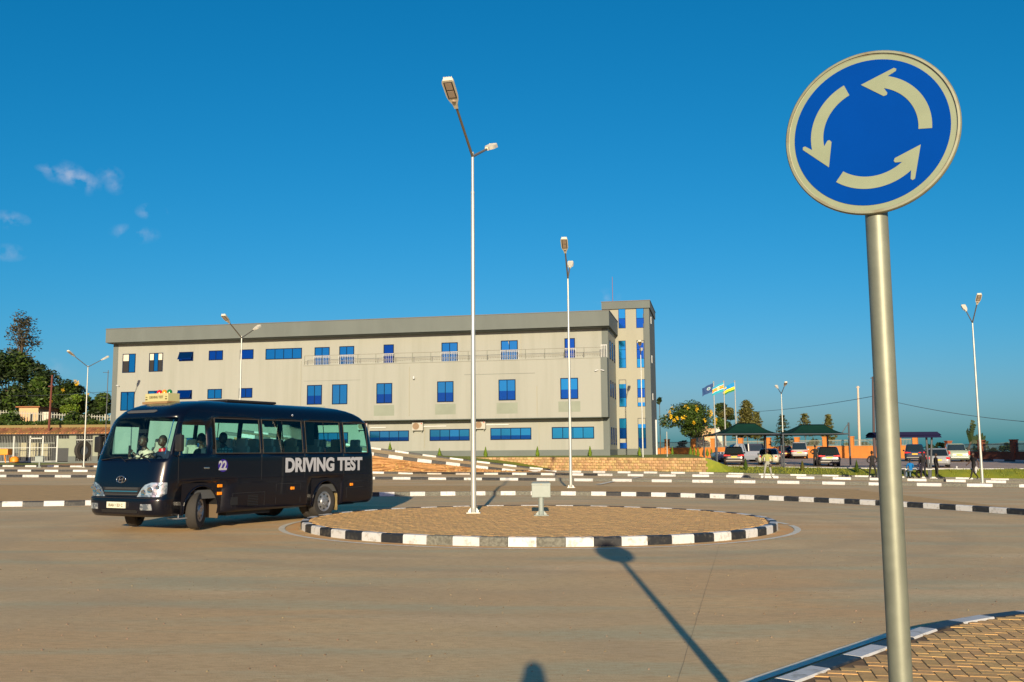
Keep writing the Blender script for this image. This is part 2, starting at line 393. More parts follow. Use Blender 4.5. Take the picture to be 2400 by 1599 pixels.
# ------------------------------------------------------------------ ground, road, kerbs
def grid(name, x0, x1, y0, y1, dx, dy, mt, g, dz=0.0, kind='structure', keep=None):
    b = MB(); nx = int(round((x1-x0)/dx)); ny = int(round((y1-y0)/dy)); vs = []
    for j in range(ny+1):
        for i in range(nx+1):
            x = x0+(x1-x0)*i/nx; y = y0+(y1-y0)*j/ny; vs.append((x, y, g(x, y)+dz))
    fs = []
    for j in range(ny):
        for i in range(nx):
            a = j*(nx+1)+i
            if keep and not keep(x0+(i+.5)*dx, y0+(j+.5)*dy): continue
            fs.append((a, a+1, a+nx+2, a+nx+1))
    b.add(vs, fs); return tag(b.build(name, mt), kind=kind)
grid('road', -90, 80, -14, 96, 2, 2, M['road'], gz)
# land beyond, to the horizon
far = MB()
rings = [60, 150, 300, 600, 1200, 2500, 6000]
NA = 48; vs = []
for r in rings:
    for k in range(NA):
        t = 2*math.pi*k/NA
        vs.append((r*math.cos(t), 40+r*math.sin(t), -1.2 - (r-60)*.012 if r < 700 else -9.0))
fs = [(j*NA+k, j*NA+(k+1) % NA, (j+1)*NA+(k+1) % NA, (j+1)*NA+k) for j in range(len(rings)-1) for k in range(NA)]
fs.append(tuple(reversed(range(NA))))
far.add(vs, fs); tag(far.build('ground', M['soil']), kind='structure')

K1 = [(-40, 28), (-30, 28.3), (-22, 28.7), (-15.5, 29.2), (-12.0, 30.6), (-9.2, 33.2), (-6.2, 35.6), (-3, 36.7), (.6, 37.2), (4.4, 36.4), (7.4, 34.5), (9.8, 32.0), (11.8, 28.9), (13.2, 25.5), (15, 20), (16.5, 14)]
K2 = [(-62, 67.5), (-45, 64.8), (-33.4, 63.3), (-27.1, 62.4), (-8.2, 59.2), (.9, 56.6), (8.8, 53.5), (15, 50.8), (23.5, 47.0), (34, 42)]
K3 = [(-66, 79), (-39.2, 74.9), (-31.9, 74.2), (-10.4, 74.4), (.6, 71.6), (8.7, 67.4), (18.4, 63.9), (22.9, 62.7), (28.2, 61.0), (34, 58.4), (46, 52)]
K4 = [(-70, 92), (-46.7, 88.6), (-38, 87.2), (-20, 85.6), (-8, 84), (2.9, 81.2), (9.3, 77.3), (17.2, 73.0), (21.4, 71.6), (25.2, 70.8), (30.8, 69.4), (36, 67.2), (48, 60)]
rnd = random.Random(3)
def k1c(i, p):
    if i % 2: return 'white'
    return 'kgrey' if (-4.2 < p.x < 3.6) else 'black'
def k2c(i, p): return 'white' if i % 2 else ('kgrey' if p.x > 1.5 else 'black')
kerb('striped_kerb', 'long curving black and white kerb just behind the bus and the roundabout', K1, .575, 'striped kerbs', k1c)
kerb('striped_kerb', 'nearest of the three far black and white kerbs, along the road behind the paved strip', K2, 1.13, 'striped kerbs', k2c)
kerb('striped_kerb', 'middle of the three far black and white kerbs, between road and narrow grey median', K3, 1.13, 'striped kerbs', lambda i, p: 'white' if i % 2 else ('kgrey' if p.x > 6 else 'black'))
kerb('striped_kerb', 'farthest striped kerb, along the foot of the stone wall and lawn', K4, 1.13, 'striped kerbs', lambda i, p: 'white' if i % 2 else ('kgrey' if p.x > 0 else 'black'))
ISL = Vector((.55, 22.05)); RI = 5.22
circ = [(ISL.x+RI*math.cos(2*math.pi*k/66-1.60), ISL.y+RI*math.sin(2*math.pi*k/66-1.60)) for k in range(67)]
def islc(i, p):
    if i % 2: return 'white'
    return 'kgrey' if i in (0, 62, 64) else 'black'
kerb('roundabout_kerb', 'round black and white kerb ringing the paved roundabout island', circ, .4969, 'striped kerbs', islc, w=.16, h=.16, raw=True)
# near island at the right, under the sign
NC = [(-.9, 2.6), (-.35, 3.9), (.55, 5.2), (1.62, 6.4), (2.5, 7.35), (3.1, 8.0), (3.6, 8.5), (4.3, 8.98), (4.85, 9.22), (6.2, 9.6), (8, 9.9), (10.5, 9.9)]
NCr = list(reversed(NC))
kerb('near_kerb', 'closest black and white kerb, edging the brick paving at the foot of the sign', NCr, .5, 'striped kerbs', lambda i, p: 'white' if i % 2 else 'black', w=.17, h=.16)

# painted lines and dust strips
def line(name, pts, w, dz=.008, g=gz, mt=None):
    pts = resample([(p[0], p[1], 0) for p in pts], .5); pts = [(p.x, p.y) for p in pts]
    return ribbon(name, offset(pts, -w/2), offset(pts, w/2), mt or M['line'], dz, g, 1)
circ2 = [(ISL.x+k*math.cos(2*math.pi*i/96), ISL.y+k*math.sin(2*math.pi*i/96)) for k in (5.62,) for i in range(97)]
line('edge_line', circ2, .13)
M['dust'] = mat('orange_dust', (.66, .33, .11), .95, col2=(.60, .40, .18), scale=2.5)
line('dust_strip', [(ISL.x+5.4*math.cos(2*math.pi*i/96), ISL.y+5.4*math.sin(2*math.pi*i/96)) for i in range(97)], .26, .004, mt=M['dust'])
line('edge_line', offset(K1, -.16), .10)
line('edge_line', offset(K2, -.22), .16, .035)
line('edge_line', [(p[0], p[1]) for p in offset(NC, .385)], .10)
a, b_ = P(902, 1132.6), P(992, 1132.6); line('lane_line', [a, b_], .16, .035)
a, b_ = P(1401, 1137.5), P(1439, 1129.5); line('lane_line', [a, b_], .3, .035)
a, b_ = P(1484, 1121.8), P(1503, 1118.6); line('lane_line', [a, b_], .3, .035)
a, b_ = P(36, 1125.6), P(143, 1125.6); line('lane_line', [a, b_], .12, .035)
a, b_ = P(2128, 1147.5), P(2225, 1149.5); line('lane_line', [a, b_], .10, .035)
M['joint'] = mat('slab_joint', (.27, .19, .11), .9)
for (p, q, w) in [((1689, 1268), (1575, 1640), .009), ((1900, 1266), (2380, 1272), .008)]:
    a, b_ = P(*p), P(*q)
    pts = []
    for i in range(41):
        t = i/40; pts.append((a.x+(b_.x-a.x)*t+random.uniform(-.003, .003), a.y+(b_.y-a.y)*t))
    ribbon('slab_joint', [(x-w, y) for x, y in pts] if w > .01 else [(x, y-w) for x, y in pts], pts, M['joint'], .004, gz, 1)
# fine stones and leaf litter on the road
gs = MB(); rr = random.Random(5)
for i in range(900):
    x = rr.uniform(-9, 9); y = rr.uniform(6, 30) if i % 2 else rr.uniform(6, 14)
    s = rr.uniform(.004, .011); gs.ball((x, y, gz(x, y)+s*.4), s, 3, (1, 1, .6))
tag(gs.build('grit', mat('grit_stone', (.22, .16, .10), .9, rnd=('island', .5))), kind='stuff')

# ------------------------------------------------------------------ herringbone pavers
AL = -math.radians(11.8)
def bricks(inside, bound, u=.1):
    ca, sa = math.cos(AL), math.sin(AL); out = []
    (x0, y0, x1, y1) = bound
    R = int(max(x1-x0, y1-y0)/u)+2; cx_, cy_ = (x0+x1)/2, (y0+y1)/2
    for i in range(-R, R):
        for j in range(-R, R):
            k = (i-j) % 4
            if k == 0: lx, ly, o = (i+1)*u, (j+.5)*u, 0
            elif k == 2: lx, ly, o = (i+.5)*u, (j+.0)*u, 1
            else: continue
            x = cx_+lx*ca-ly*sa; y = cy_+lx*sa+ly*ca
            if inside(x, y): out.append((x, y, o))
    return out
def brick_mesh(L, Wd, mt, h=.03):
    b = MB(); c = .003; g = .003; x, y = L/2-g, Wd/2-g
    vs = [(-x, -y, -h), (x, -y, -h), (x, y, -h), (-x, y, -h), (-x, -y, -c), (x, -y, -c), (x, y, -c), (-x, y, -c),
          (-x+c, -y+c, 0), (x-c, -y+c, 0), (x-c, y-c, 0), (-x+c, y-c, 0)]
    fs = [(0, 1, 5, 4), (1, 2, 6, 5), (2, 3, 7, 6), (3, 0, 4, 7), (4, 5, 9, 8), (5, 6, 10, 9), (6, 7, 11, 10), (7, 4, 8, 11), (8, 9, 10, 11)]
    return b.add(vs, fs), mt
def lay(root, bl, top, near, maxn=290):
    bl.sort(key=lambda q: near(q))
    me = brick_mesh(.2, .1, M['paverA'])[0].mesh('paver', M['paverA'])
    proto = brick_mesh(.2, .1, M['paverB'])[0]
    tilt = math.atan(.0075)
    st = MB(); r_ = random.Random(11)
    for i, (x, y, o) in enumerate(bl):
        z = gz(x, y)+top+r_.uniform(-.0018, .0018); ang = AL+(math.pi/2 if o else 0)
        e = Matrix.Translation((x, y, z)) @ Matrix.Rotation(tilt, 4, 'Y') @ Matrix.Rotation(ang+r_.uniform(-.012, .012), 4, 'Z') @ Matrix.Rotation(r_.uniform(-.006, .006), 4, 'X') @ Matrix.Rotation(r_.uniform(-.004, .004), 4, 'Y')
        if i < maxn:
            ob = link('paver', me, root); ob.matrix_local = e
        else:
            st.add([e @ Vector(v) for v in proto.v], proto.f)
    if st.v:
        ob = st.build('paver_field', M['paverB'], root); tag(ob, kind='stuff')
def disc_sheet(name, c, R, mt, dz, n=64):
    b = MB(); vs = [(c.x, c.y, gz(c.x, c.y)+dz)]+[(c.x+R*math.cos(2*math.pi*k/n), c.y+R*math.sin(2*math.pi*k/n), gz(c.x+R*math.cos(2*math.pi*k/n), 0)+dz) for k in range(n)]
    b.add(vs, [(0, 1+k, 1+(k+1) % n) for k in range(n)]); return tag(b.build(name, mt), kind='structure')
ri = RI-.155
isl = disc_sheet('roundabout_island', ISL, ri, M['mortar'], .1465)
lay(isl, bricks(lambda x, y: (x-ISL.x)**2+(y-ISL.y)**2 < (ri-.07)**2, (ISL.x-6, ISL.y-6, ISL.x+6, ISL.y+6)), .152, lambda q: (q[1]-5)**2+(q[0]-4.3)**2)
# near island
NCs = [(p.x, p.y) for p in resample([(a, b, 0) for a, b in offset(NC, -.165)], .25)]
ax = sorted(NCs)
def topy(x):
    for (x0, y0), (x1, y1) in zip(ax, ax[1:]):
        if x0 <= x <= x1: return y0+(y1-y0)*(x-x0)/max(1e-6, x1-x0)
    return -99
ni = ribbon('near_island', [(x, max(1.0, y)) for x, y in ax], [(max(x, 0.2), 1.0) for x, y in ax], M['mortar'], .1455)
lay(ni, bricks(lambda x, y: y > 5.0 and y < topy(x)-.06 and x < 8, (0, 2, 9, 11)), .152, lambda q: 0 if (q[0]/q[1] < .56 and q[1] > 5.9) and q[1] < 9.3 else 1+abs(q[0]-3.5))
# paved strip behind the long kerb (too far to tell bricks apart)
def strip_mat():
    m = mat('paved_strip', (.62, .38, .14), .85, var=.12, scale=3)
    n = m.node_tree.nodes; L = m.node_tree.links; b = n['Principled BSDF']; prev = b.inputs['Base Color'].links[0].from_socket
    geo = n.new('ShaderNodeNewGeometry'); mp = n.new('ShaderNodeMapping'); mp.inputs['Rotation'].default_value = (0, 0, .2); L.new(geo.outputs['Position'], mp.inputs[0])
    br = n.new('ShaderNodeTexBrick'); br.inputs['Scale'].default_value = 5; br.inputs['Color1'].default_value = (1, 1, 1, 1); br.inputs['Color2'].default_value = (.8, .8, .8, 1); br.inputs['Mortar'].default_value = (.45, .45, .45, 1); br.inputs['Mortar Size'].default_value = .03
    L.new(mp.outputs[0], br.inputs['Vector'])
    x = n.new('ShaderNodeMix'); x.data_type = 'RGBA'; x.blend_type = 'MULTIPLY'; x.inputs[0].default_value = .8; L.new(prev, x.inputs[6]); L.new(br.outputs[0], x.inputs[7]); L.new(x.outputs[2], b.inputs['Base Color'])
    return m
M['strip'] = strip_mat()
k1s = [(p.x, p.y) for p in resample([(a, b, 0) for a, b in offset(K1, .14)], 1.0)]
def backy(x):
    if x < 2: return 43.8+(-x+2)*.02 if x > -12 else 44.1+(-x-12)*.05
    return 43.8-(x-2)*.32 - (0.02*(x-8)**2 if x > 8 else 0)
k1m = [q for q in k1s if q[0] < 13.6]
ribbon('paved_strip', k1m, [(x*1.02, max(backy(x), y+.5)) for x, y in k1m], M['strip'], .135)
bk = [(x, max(backy(x), y)+.2) for x, y in [(-40, 0), (-25, 0), (-10, 0), (0, 0), (4, 0), (8, 0), (11, 0), (14, 0)]]
kerb('back_kerb', 'low plain kerb along the back of the paved strip', list(reversed(bk)), 1.0, 'plain kerbs', lambda i, p: 'kgrey', h=.13)
# narrow median between the middle and farthest kerbs, and grey verge
m3 = [(p.x, p.y) for p in resample([(a, b, 0) for a, b in offset(K3, .1)], 2)]
# pavement between K3 and K4 (grey-brown slabs), raised to kerb height
def interp(pts, x):
    for (x0, y0), (x1, y1) in zip(pts, pts[1:]):
        if x0 <= x <= x1: return y0+(y1-y0)*(x-x0)/(x1-x0)
    return pts[-1][1]
M['walk'] = mat('median_paving', (.56, .42, .25), .85, var=.12, scale=2)
xs = [-60+2*i for i in range(54)]
ribbon('median_pavement', [(x, interp(K2, x)+.14) for x in xs if x < 34], [(x, interp(K2, x)+2.2) for x in xs if x < 34], M['walk'], .15)
ribbon('median_pavement', [(x, interp(K3, x)+.14) for x in xs if x < 44], [(x, interp(K3, x)+2.4) for x in xs if x < 44], M['walk'], .15)
# ------------------------------------------------------------------ lawn strip, car park
EDGE = [(12.5, 84), (15.5, 84.0), (18.2, 81.5), (25.6, 72.9+1), (31.6, 70.5), (40, 68.5), (52, 63)]
def gblend(A, B):
    return A
M_l = M['grass']
# lawn bank: from kerb top up to the car park edge
b = MB(); n = 40; A = []; Bp = []
for i in range(n+1):
    x = 11.0+(50-11.0)*i/n; ya = interp(K4, x)+.15
    xb = x; yb = max(interp(EDGE, max(12.5, x)), ya+1.2)
    A.append(Vector((x, ya, gz(x, ya)+.14))); Bp.append(Vector((xb, yb, cz(xb, yb)+.02 if x > 0 else 0)))
vs = []; nk = 6
for a, c in zip(A, Bp):
    for k in range(nk+1):
        t = k/nk; p = a.lerp(c, t); p.z += .05*math.sin(t*math.pi); vs.append(p)
b.add(vs, [(i*(nk+1)+k, i*(nk+1)+k+1, (i+1)*(nk+1)+k+1, (i+1)*(nk+1)+k) for i in range(n) for k in range(nk)])
tag(b.build('lawn', M['grass']), kind='structure')
LAWN = (A, Bp)
def lawn_z(x, y):
    i = int(cl((x-11)/(39/40), 0, 39)); a, c = LAWN[0][i], LAWN[1][i]; t = cl((y-a.y)/(c.y-a.y)); return a.z+(c.z-a.z)*t+.05*math.sin(t*math.pi)
# car park slab
def cpk(x, y): return y > interp(EDGE, cl(x, 12.5, 52))+1.0
b = MB(); n = 45; vs = []
for i in range(n+1):
    x = 12.5+i*1.6; y0 = interp(EDGE, cl(x, 12.5, 52)) if x < 52 else 63-(x-52)*.4
    for k in range(9):
        t = k/8; y = y0+(150-y0)*t*t; vs.append((x, y, cz(x, y)))
b.add(vs, [(i*9+k, i*9+k+1, (i+1)*9+k+1, (i+1)*9+k) for i in range(n) for k in range(8)])
tag(b.build('car_park', M['asphalt']), kind='structure')
ed = [(x, y) for x, y in EDGE]
kerb('car_park_kerb', 'thin pale kerb where the car park meets the lawn', [(17, 82.8)]+ed[2:], 1.0, 'plain kerbs', lambda i, p: 'white' if (int(p.x) % 7) else 'kgrey', w=.14, h=.06, g=cz)
# grass blades
gb = MB(); rr = random.Random(9)
for i in range(9000):
    x = rr.uniform(11.2, 49); k = int(cl((x-11)/(39/40), 0, 39)); t = rr.random()
    y = LAWN[0][k].y+(LAWN[1][k].y-LAWN[0][k].y)*t; z = lawn_z(x, y); h = rr.uniform(.05, .13); a = rr.uniform(0, 3.14); w = .03
    gb.add([(x-w*math.cos(a), y-w*math.sin(a), z), (x+w*math.cos(a), y+w*math.sin(a), z), (x+rr.uniform(-.05, .05), y+rr.uniform(-.05, .05), z+h)], [(0, 1, 2)])
tag(gb.build('grass', M['blade']), kind='stuff')
# ------------------------------------------------------------------ terrace, stone wall, ramp, main building
AB = math.radians(11.8)
BU = Vector((math.cos(AB), -math.sin(AB), 0)); BV = Vector((math.sin(AB), math.cos(AB), 0))
BC = Vector((8.62, 86.0, 0))                      # ground-floor front right corner
BZ = 1.30                                         # terrace level at the building
BLEN = 49.65
def FL(px, py, off=0.0):
    """point of the facade plane (off metres in front of the wall) seen at a pixel -> (x along, z)"""
    r = ray(px, py); o = BC - BV*off; t = (o-EYE).dot(BV)/r.dot(BV); q = EYE+r*t-BC
    return q.dot(BU), q.z
bld = thing('office_building', 'long three storey cream and grey office building with blue windows and a stair tower', 'building', BC, -AB)
M['cream2'] = mat('cream_stair_wall', (.275, .275, .225), .8, var=.05, scale=.5, streak=(1.6, 1.6, .12))
def wallp(name, mt, *boxes):
    b = MB()
    for bx in boxes: b.box(*bx)
    return b.build(name, mt, bld)
xw = -BLEN
z0 = BZ-1.5
GT = FL(1400, 977, 1.3)[1]                 # underside of the overhanging floor
zEaveB = FL(1428.8, 763, 1.3)[1]; zEaveT = FL(1428.8, 728, 1.3)[1]
boxL = FL(710, 900, 1.3)[0]
zBoxT = FL(1400, 839, 1.3)[1]
GW = .56
wallp('wall', M['cream'], (xw+.55, 0, BZ+.55, -GW, 14, zEaveB+.2))
wallp('plinth', M['wgrey'], (xw, -.03, z0, 0.003, 14, BZ+.55))
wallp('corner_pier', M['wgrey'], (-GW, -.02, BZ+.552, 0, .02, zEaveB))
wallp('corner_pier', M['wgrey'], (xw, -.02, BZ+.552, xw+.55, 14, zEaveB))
wallp('end_wall', M['cream2'], (-GW, .021, BZ+.553, 0, 9.6, zEaveB+.1))
wallp('projecting_storey', M['cream'], (boxL, -1.3, GT, -GW, -.004, zBoxT))
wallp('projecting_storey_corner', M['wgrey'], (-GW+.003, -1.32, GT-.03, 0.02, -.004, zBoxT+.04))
wallp('balcony_coping', M['cream'], (boxL-.02, -1.36, zBoxT, -GW, -1.15, zBoxT+.07))
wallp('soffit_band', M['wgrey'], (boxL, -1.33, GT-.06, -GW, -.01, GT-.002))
b = MB(); b.box(xw-.03, -1.3, zEaveB, .26, 15, zEaveT); eave = b.build('roof_parapet', M['wgrey'], bld)
b = MB(); b.box(xw-.07, -1.34, zEaveT, .30, 15.04, zEaveT+.06); b.build('parapet_coping', mat('dark_coping', (.10, .10, .10), .6), bld)
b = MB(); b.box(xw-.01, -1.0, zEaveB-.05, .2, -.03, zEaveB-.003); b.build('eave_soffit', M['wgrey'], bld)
# left return wall (grey strip at the far left corner already, side in shade)
def win(x0, z0_, x1, z1_, off, panes=2, kind='blue', transom=0.0, parent=bld, vert=True, frame=True, wmats=None, mid=None, xdir=None):
    """framed window set 3 cm proud of the wall at plane off"""
    y = -off; f = .075
    b = MB()
    b.box(x0, y-.04, z0_, x1, y+.02, z0_+f); b.box(x0, y-.04, z1_-f, x1, y+.02, z1_)
    b.box(x0, y-.04, z0_+f, x0+f, y+.02, z1_-f); b.box(x1-f, y-.04, z0_+f, x1, y+.02, z1_-f)
    w = (x1-x0-2*f)/panes
    for k in range(1, panes): b.box(x0+f+w*k-.03, y-.038, z0_+f, x0+f+w*k+.03, y+.018, z1_-f)
    wo = b.build('window', M['bframe'], parent)
    for k in range(panes):
        a, c = x0+f+w*k+(.03 if k else 0), x0+f+w*(k+1)-(.03 if k < panes-1 else 0)
        mt = (wmats[k] if wmats else M['bglass'])
        if mt == 'open':
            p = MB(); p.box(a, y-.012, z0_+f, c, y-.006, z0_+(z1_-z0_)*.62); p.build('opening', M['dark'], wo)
            p = MB(); p.box(a, y-.016, z0_+(z1_-z0_)*.62, c, y-.010, z1_-f); p.build('curtain', M['curtain'], wo)
        else:
            ti = random.uniform(-.008, .008); tj = random.uniform(-.006, .006)
            p = MB(); zA, zB = z0_+f, z1_-f
            if mid:
                zm = zA+(zB-zA)*mid; p.quad((a, y-.01, zA), (c, y-.01, zA), (c, y-.012, zm), (a, y-.012, zm)); p.build('pane', M['bglass2'], wo); p = MB(); zA = zm  # deeper blue lower part, the ground's reflection put into its colour
            p.quad((a, y-.012, zA), (c, y-.012+ti, zA), (c, y-.012+ti+tj, zB), (a, y-.012+tj, zB)); p.build('pane', mt, wo)
    return wo
def pxwin(r, off, panes=2, **k):
    a = FL(r[0], r[3], off); c = FL(r[2], r[1], off); a2 = FL(r[2], r[3], off); c2 = FL(r[0], r[1], off)
    return win(a[0], (a[1]+a2[1])/2, c[0], (c[1]+c2[1])/2, off, panes, **k)
G, D2 = M['bglass'], M['bglass2']
pxwin((286.6, 829.5, 318.5, 873.8), 0, 2, wmats=['open', G])
pxwin((349, 827.5, 382.7, 871.3), 0, 3, wmats=['open', G, 'open'])
def awn(r, off):
    o = pxwin(r, off, 1, wmats=[D2]); a = FL(r[0], r[3], off); c = FL(r[2], r[1], off)
    b = MB(); w = c[0]-a[0]; h = c[1]-a[1]
    b.add([(a[0]+.05, -off-.05, c[1]-.05), (c[0]-.05, -off-.05, c[1]-.05), (c[0]-.05, -off-.42, a[1]+.12), (a[0]+.05, -off-.42, a[1]+.12),
           (a[0]+.05, -off-.08, c[1]-.03), (c[0]-.05, -off-.08, c[1]-.03), (c[0]-.05, -off-.45, a[1]+.14), (a[0]+.05, -off-.45, a[1]+.14)],
          [(0, 1, 2, 3), (7, 6, 5, 4), (0, 4, 5, 1), (1, 5, 6, 2), (2, 6, 7, 3), (3, 7, 4, 0)]); b.build('open_sash', D2, o)
awn((419.7, 825, 453.6, 846.6), 0)
pxwin((489.3, 821.8, 523, 844.5), 0, 2, wmats=[D2, D2])
pxwin((562.5, 819.3, 594.6, 842), 0, 1, wmats=[D2])
pxwin((622.4, 816.7, 708, 842.2), 0, 4)
doors = [((737, 814, 772.8, 859), 2), ((795, 811.6, 830.4, 857), 2), ((899, 807.7, 923.2, 854), 1), ((1035, 803, 1073, 850), 2), ((1174.3, 798.2, 1213.5, 846), 2), ((1323.6, 793, 1347.4, 842), 1)]
for r, pn in doors:
    pxwin(r, 0, pn, wmats=[D2] if pn == 1 else None)
    a = FL(r[0]-1, r[3], .12); c = FL(r[2]+1, r[1], .12); zb = a[1]; zt = zb+.95
    b = MB(); b.tube((a[0], -.12, zt), (c[0], -.12, zt), .035); b.tube((a[0], -.12, zt-.12), (c[0], -.12, zt-.12), .02); b.tube((a[0], -.12, zb+.08), (c[0], -.12, zb+.08), .025)
    rl = b.build('balcony_railing', M['railw'], bld)
    n = max(6, int((c[0]-a[0])/.16))
    for k in range(n+1):
        x = a[0]+(c[0]-a[0])*k/n; b = MB(); b.tube((x, -.12, zb), (x, -.12, zt), .017 if 0 < k < n else .03, n=6); b.build('baluster', M['railw'], rl)
for r, pn, mt in [((282, 918.5, 316, 962.6), 2, [G, G]), ((346.6, 916, 379.7, 938), 2, [G, D2]), ((486.2, 912, 520.4, 935), 2, None), ((560, 909.8, 591.8, 932.7), 2, [D2, D2])]:
    pxwin(r, 0, pn, wmats=mt)
awn((415.9, 914.6, 450.5, 935.8), 0)
for r in [(719.2, 902.6, 755, 948.5), (778, 900.9, 814.6, 947.8), (882.2, 898.2, 919.5, 945.6), (1024.7, 893.9, 1063, 942.6), (1168.8, 889.6, 1208.3, 938.6), (1313.8, 886, 1354.8, 935.5)]:
    pxwin(r, 1.3, 2, mid=random.choice([.4, .45, None]))
for r in [(424, 1026, 518, 1050), (578, 1020, 672, 1044), (722, 1014, 816, 1039), (866, 1009.5, 958.7, 1034.6), (1007, 1005.9, 1101, 1033.4), (1149.5, 1002.8, 1245.3, 1031), (1293.6, 1000.7, 1392.4, 1028.8)]:
    pxwin(r, 0, 4, mid=.35 if r[0] != 1293.6 else None)
M['patch'] = mat('wall_paint_patch', (.205, .235, .195), .85, var=.07, scale=.7)
for i, r in enumerate([(876, 948, 924, 975), (1020, 945, 1068, 972), (1164, 942, 1213, 970), (1309, 939, 1360, 966), (712, 951, 762, 983)]):
    a = FL(r[0], r[3], 1.3); c = FL(r[2], r[1], 1.3); b = MB(); b.box(a[0], -1.303, max(a[1], GT+.03), c[0], -1.2995, c[1]-.05); b.build('wall_patch', M['patch'], bld)
# string of lights and thin handrail along the balcony edge
b = MB(); x0b, x1b = boxL+.1, -.25; zt = zBoxT+.95
b.tube((x0b, -1.22, zt), (x1b, -1.22, zt), .018, n=6)
b.tube((x0b, -1.22, zBoxT+.42), (x1b, -1.22, zBoxT+.42), .02, n=6)
b.tube((x0b, -1.22, zBoxT+.30), (x1b, -1.22, zBoxT+.30), .014, n=6)
hr = b.build('balcony_handrail', mat('thin_dark_rail', (.2, .19, .16), .5), bld)
for k in range(17):
    x = x0b+(x1b-x0b)*k/16; b = MB(); b.tube((x, -1.22, zBoxT+.07), (x, -1.22, zt), .025, n=6); b.build('rail_post', M['steel'], hr)
b = MB(); x = x0b
while x < x1b:
    b.ball((x, -1.26, zBoxT+.27+.04*math.sin(x*3)), .035, 4); x += .22
tag(b.build('fairy_lights', mat('small_grey_bulbs', (.16, .15, .13), .4), bld), kind='stuff')
b = MB(); [b.box(-.5+k*.16, -1.3, zBoxT+.05, -.46+k*.16, -1.26, zBoxT+1.1) for k in range(4)]; b.box(-.52, -1.31, zBoxT+1.1, .03, -1.25, zBoxT+1.16); b.build('white_end_rail', M['railw'], bld)
# air conditioners
for (px, py, qx, qy) in [(838, 991, 861, 1008), (966, 989, 991.4, 1009.5), (1113, 986, 1137.6, 1006)]:
    a = FL(px, qy, .35); c = FL(qx, py, .35)
    ac = thing('air_conditioner', {838: 'white air conditioner on the wall seen through the back window of the bus', 966: 'white air conditioner on the wall between bus and nearest lamp post', 1113: 'white air conditioner on the wall just right of the nearest lamp post'}[px], 'air conditioner', BC+BU*a[0]+Vector((0, 0, a[1])), -AB, 'wall air conditioners')
    w, h = c[0]-a[0], c[1]-a[1]
    bb = MB(); bb.bbox(0, -.42, 0, w, -.06, h, .025); bb.build('casing', mat('ac_casing', (.36, .36, .33), .5), ac)
    fm = MB(); cc = Vector((w*.36, -.425, h*.5)); Rm = Matrix.Translation(cc) @ Matrix.Rotation(math.pi/2, 4, 'X')
    fm.lathe([(h*.42, 0), (h*.42, .02), (h*.38, .02), (h*.38, 0)], 20, Rm)
    for k in range(1, 4): fm.lathe([(h*.1*k, .012), (h*.1*k+.012, .012)], 16, Rm)
    fm.build('fan_grille', mat('ac_grille', (.30, .24, .17), .5), ac)
    fd = MB(); fd.lathe([(.001, .004), (h*.37, .004)], 20, Rm); fd.build('fan_recess', mat('ac_recess', (.2, .13, .08), .8), ac)
    lb = MB(); lb.lathe([(.001, 0), (.05, 0)], 12, Matrix.Translation((w*.87, -.427, h*.8)) @ Matrix.Rotation(math.pi/2, 4, 'X')); lb.build('badge', M['redl'], ac)
    br = MB(); br.box(.08, -.45, -.12, .12, 0, -.0); br.box(w-.14, -.45, -.12, w-.10, 0, 0.0); br.build('bracket', M['steel'], ac)
for (px, py, qx) in [(868, 1002.5, 904), (993, 999.5, 1046), (1138, 996, 1192)]:
    a = FL(px, py, .1); c = FL(qx, py, .1); b = MB(); b.box(a[0], -.1, a[1]-.05, c[0], -.02, a[1]+.04); b.build('pipe_cover', M['railw'], bld)
for (px, y0p, y1p, off) in [(959, 860, 975, 1.3), (1259, 905, 975, 1.3), (995, 1000, 1050, 0), (1264, 980, 1052, 0), (1221, 783, 838, 0), (704, 846, 960, 1.3)]:
    a = FL(px, y1p, off); c = FL(px, y0p, off); b = MB(); b.box(a[0]-.03, -off-.035, a[1], a[0]+.03, -off, c[1]); b.build('down_pipe', M['cream2'], bld)
a = FL(1088, 879, 1.3); c = FL(1254, 877, 1.3); b = MB(); b.box(a[0], -1.315, a[1], c[0], -1.3, a[1]+.03); b.build('wall_groove', M['wgrey'], bld)
a = FL(713, 894, 1.3); c = FL(845, 885, 1.3); b = MB(); b.box(a[0], -1.312, a[1], c[0], -1.3, a[1]+.02); b.build('wall_groove', M['wgrey'], bld)
def bullet(px, py, off, dx=-1):
    a = FL(px, py, off); g = MB(); g.tube((a[0], -off, a[1]+.05), (a[0], -off-.12, a[1]+.05), .03); g.tube((a[0]-.06*dx*-1, -off-.12, a[1]+.06), (a[0]+.32*dx, -off-.2, a[1]-.02), .055)
    g.build('security_camera', M['railw'], bld, smooth=40)
bullet(1403, 869, 1.3, -1); bullet(1408, 869, 1.3, 1); bullet(274, 905, 0, 1)
a = FL(971, 887, 1.3); g = MB(); g.tube((a[0], -1.3, a[1]+.12), (a[0], -1.5, a[1]+.12), .07); g.ball((a[0], -1.5, a[1]), .11, 8); g.build('security_camera', M['railw'], bld, smooth=60)
# end wall windows
def endwin(t0, t1, za, zb):
    b = MB(); f = .05; X = .01
    b.box(X, t0, za, X+.04, t1, za+f); b.box(X, t0, zb-f, X+.04, t1, zb); b.box(X, t0, za+f, X+.04, t0+f, zb-f); b.box(X, t1-f, za+f, X+.04, t1, zb-f)
    wo = b.build('window', M['bframe'], bld); p = MB(); p.quad((X+.012, t0+f, za+f), (X+.012, t1-f, za+f), (X+.012, t1-f, zb-f), (X+.012, t0+f, zb-f)); p.build('pane', D2, wo)
for t in (1.1, 3.0, 5.0):
    for (pt, pb) in ((795, 838), (890, 928), (1001, 1042)):
        za = FL(1400, pb, 0)[1]; zb = FL(1400, pt, 0)[1]; endwin(t, t+.75, za, zb)
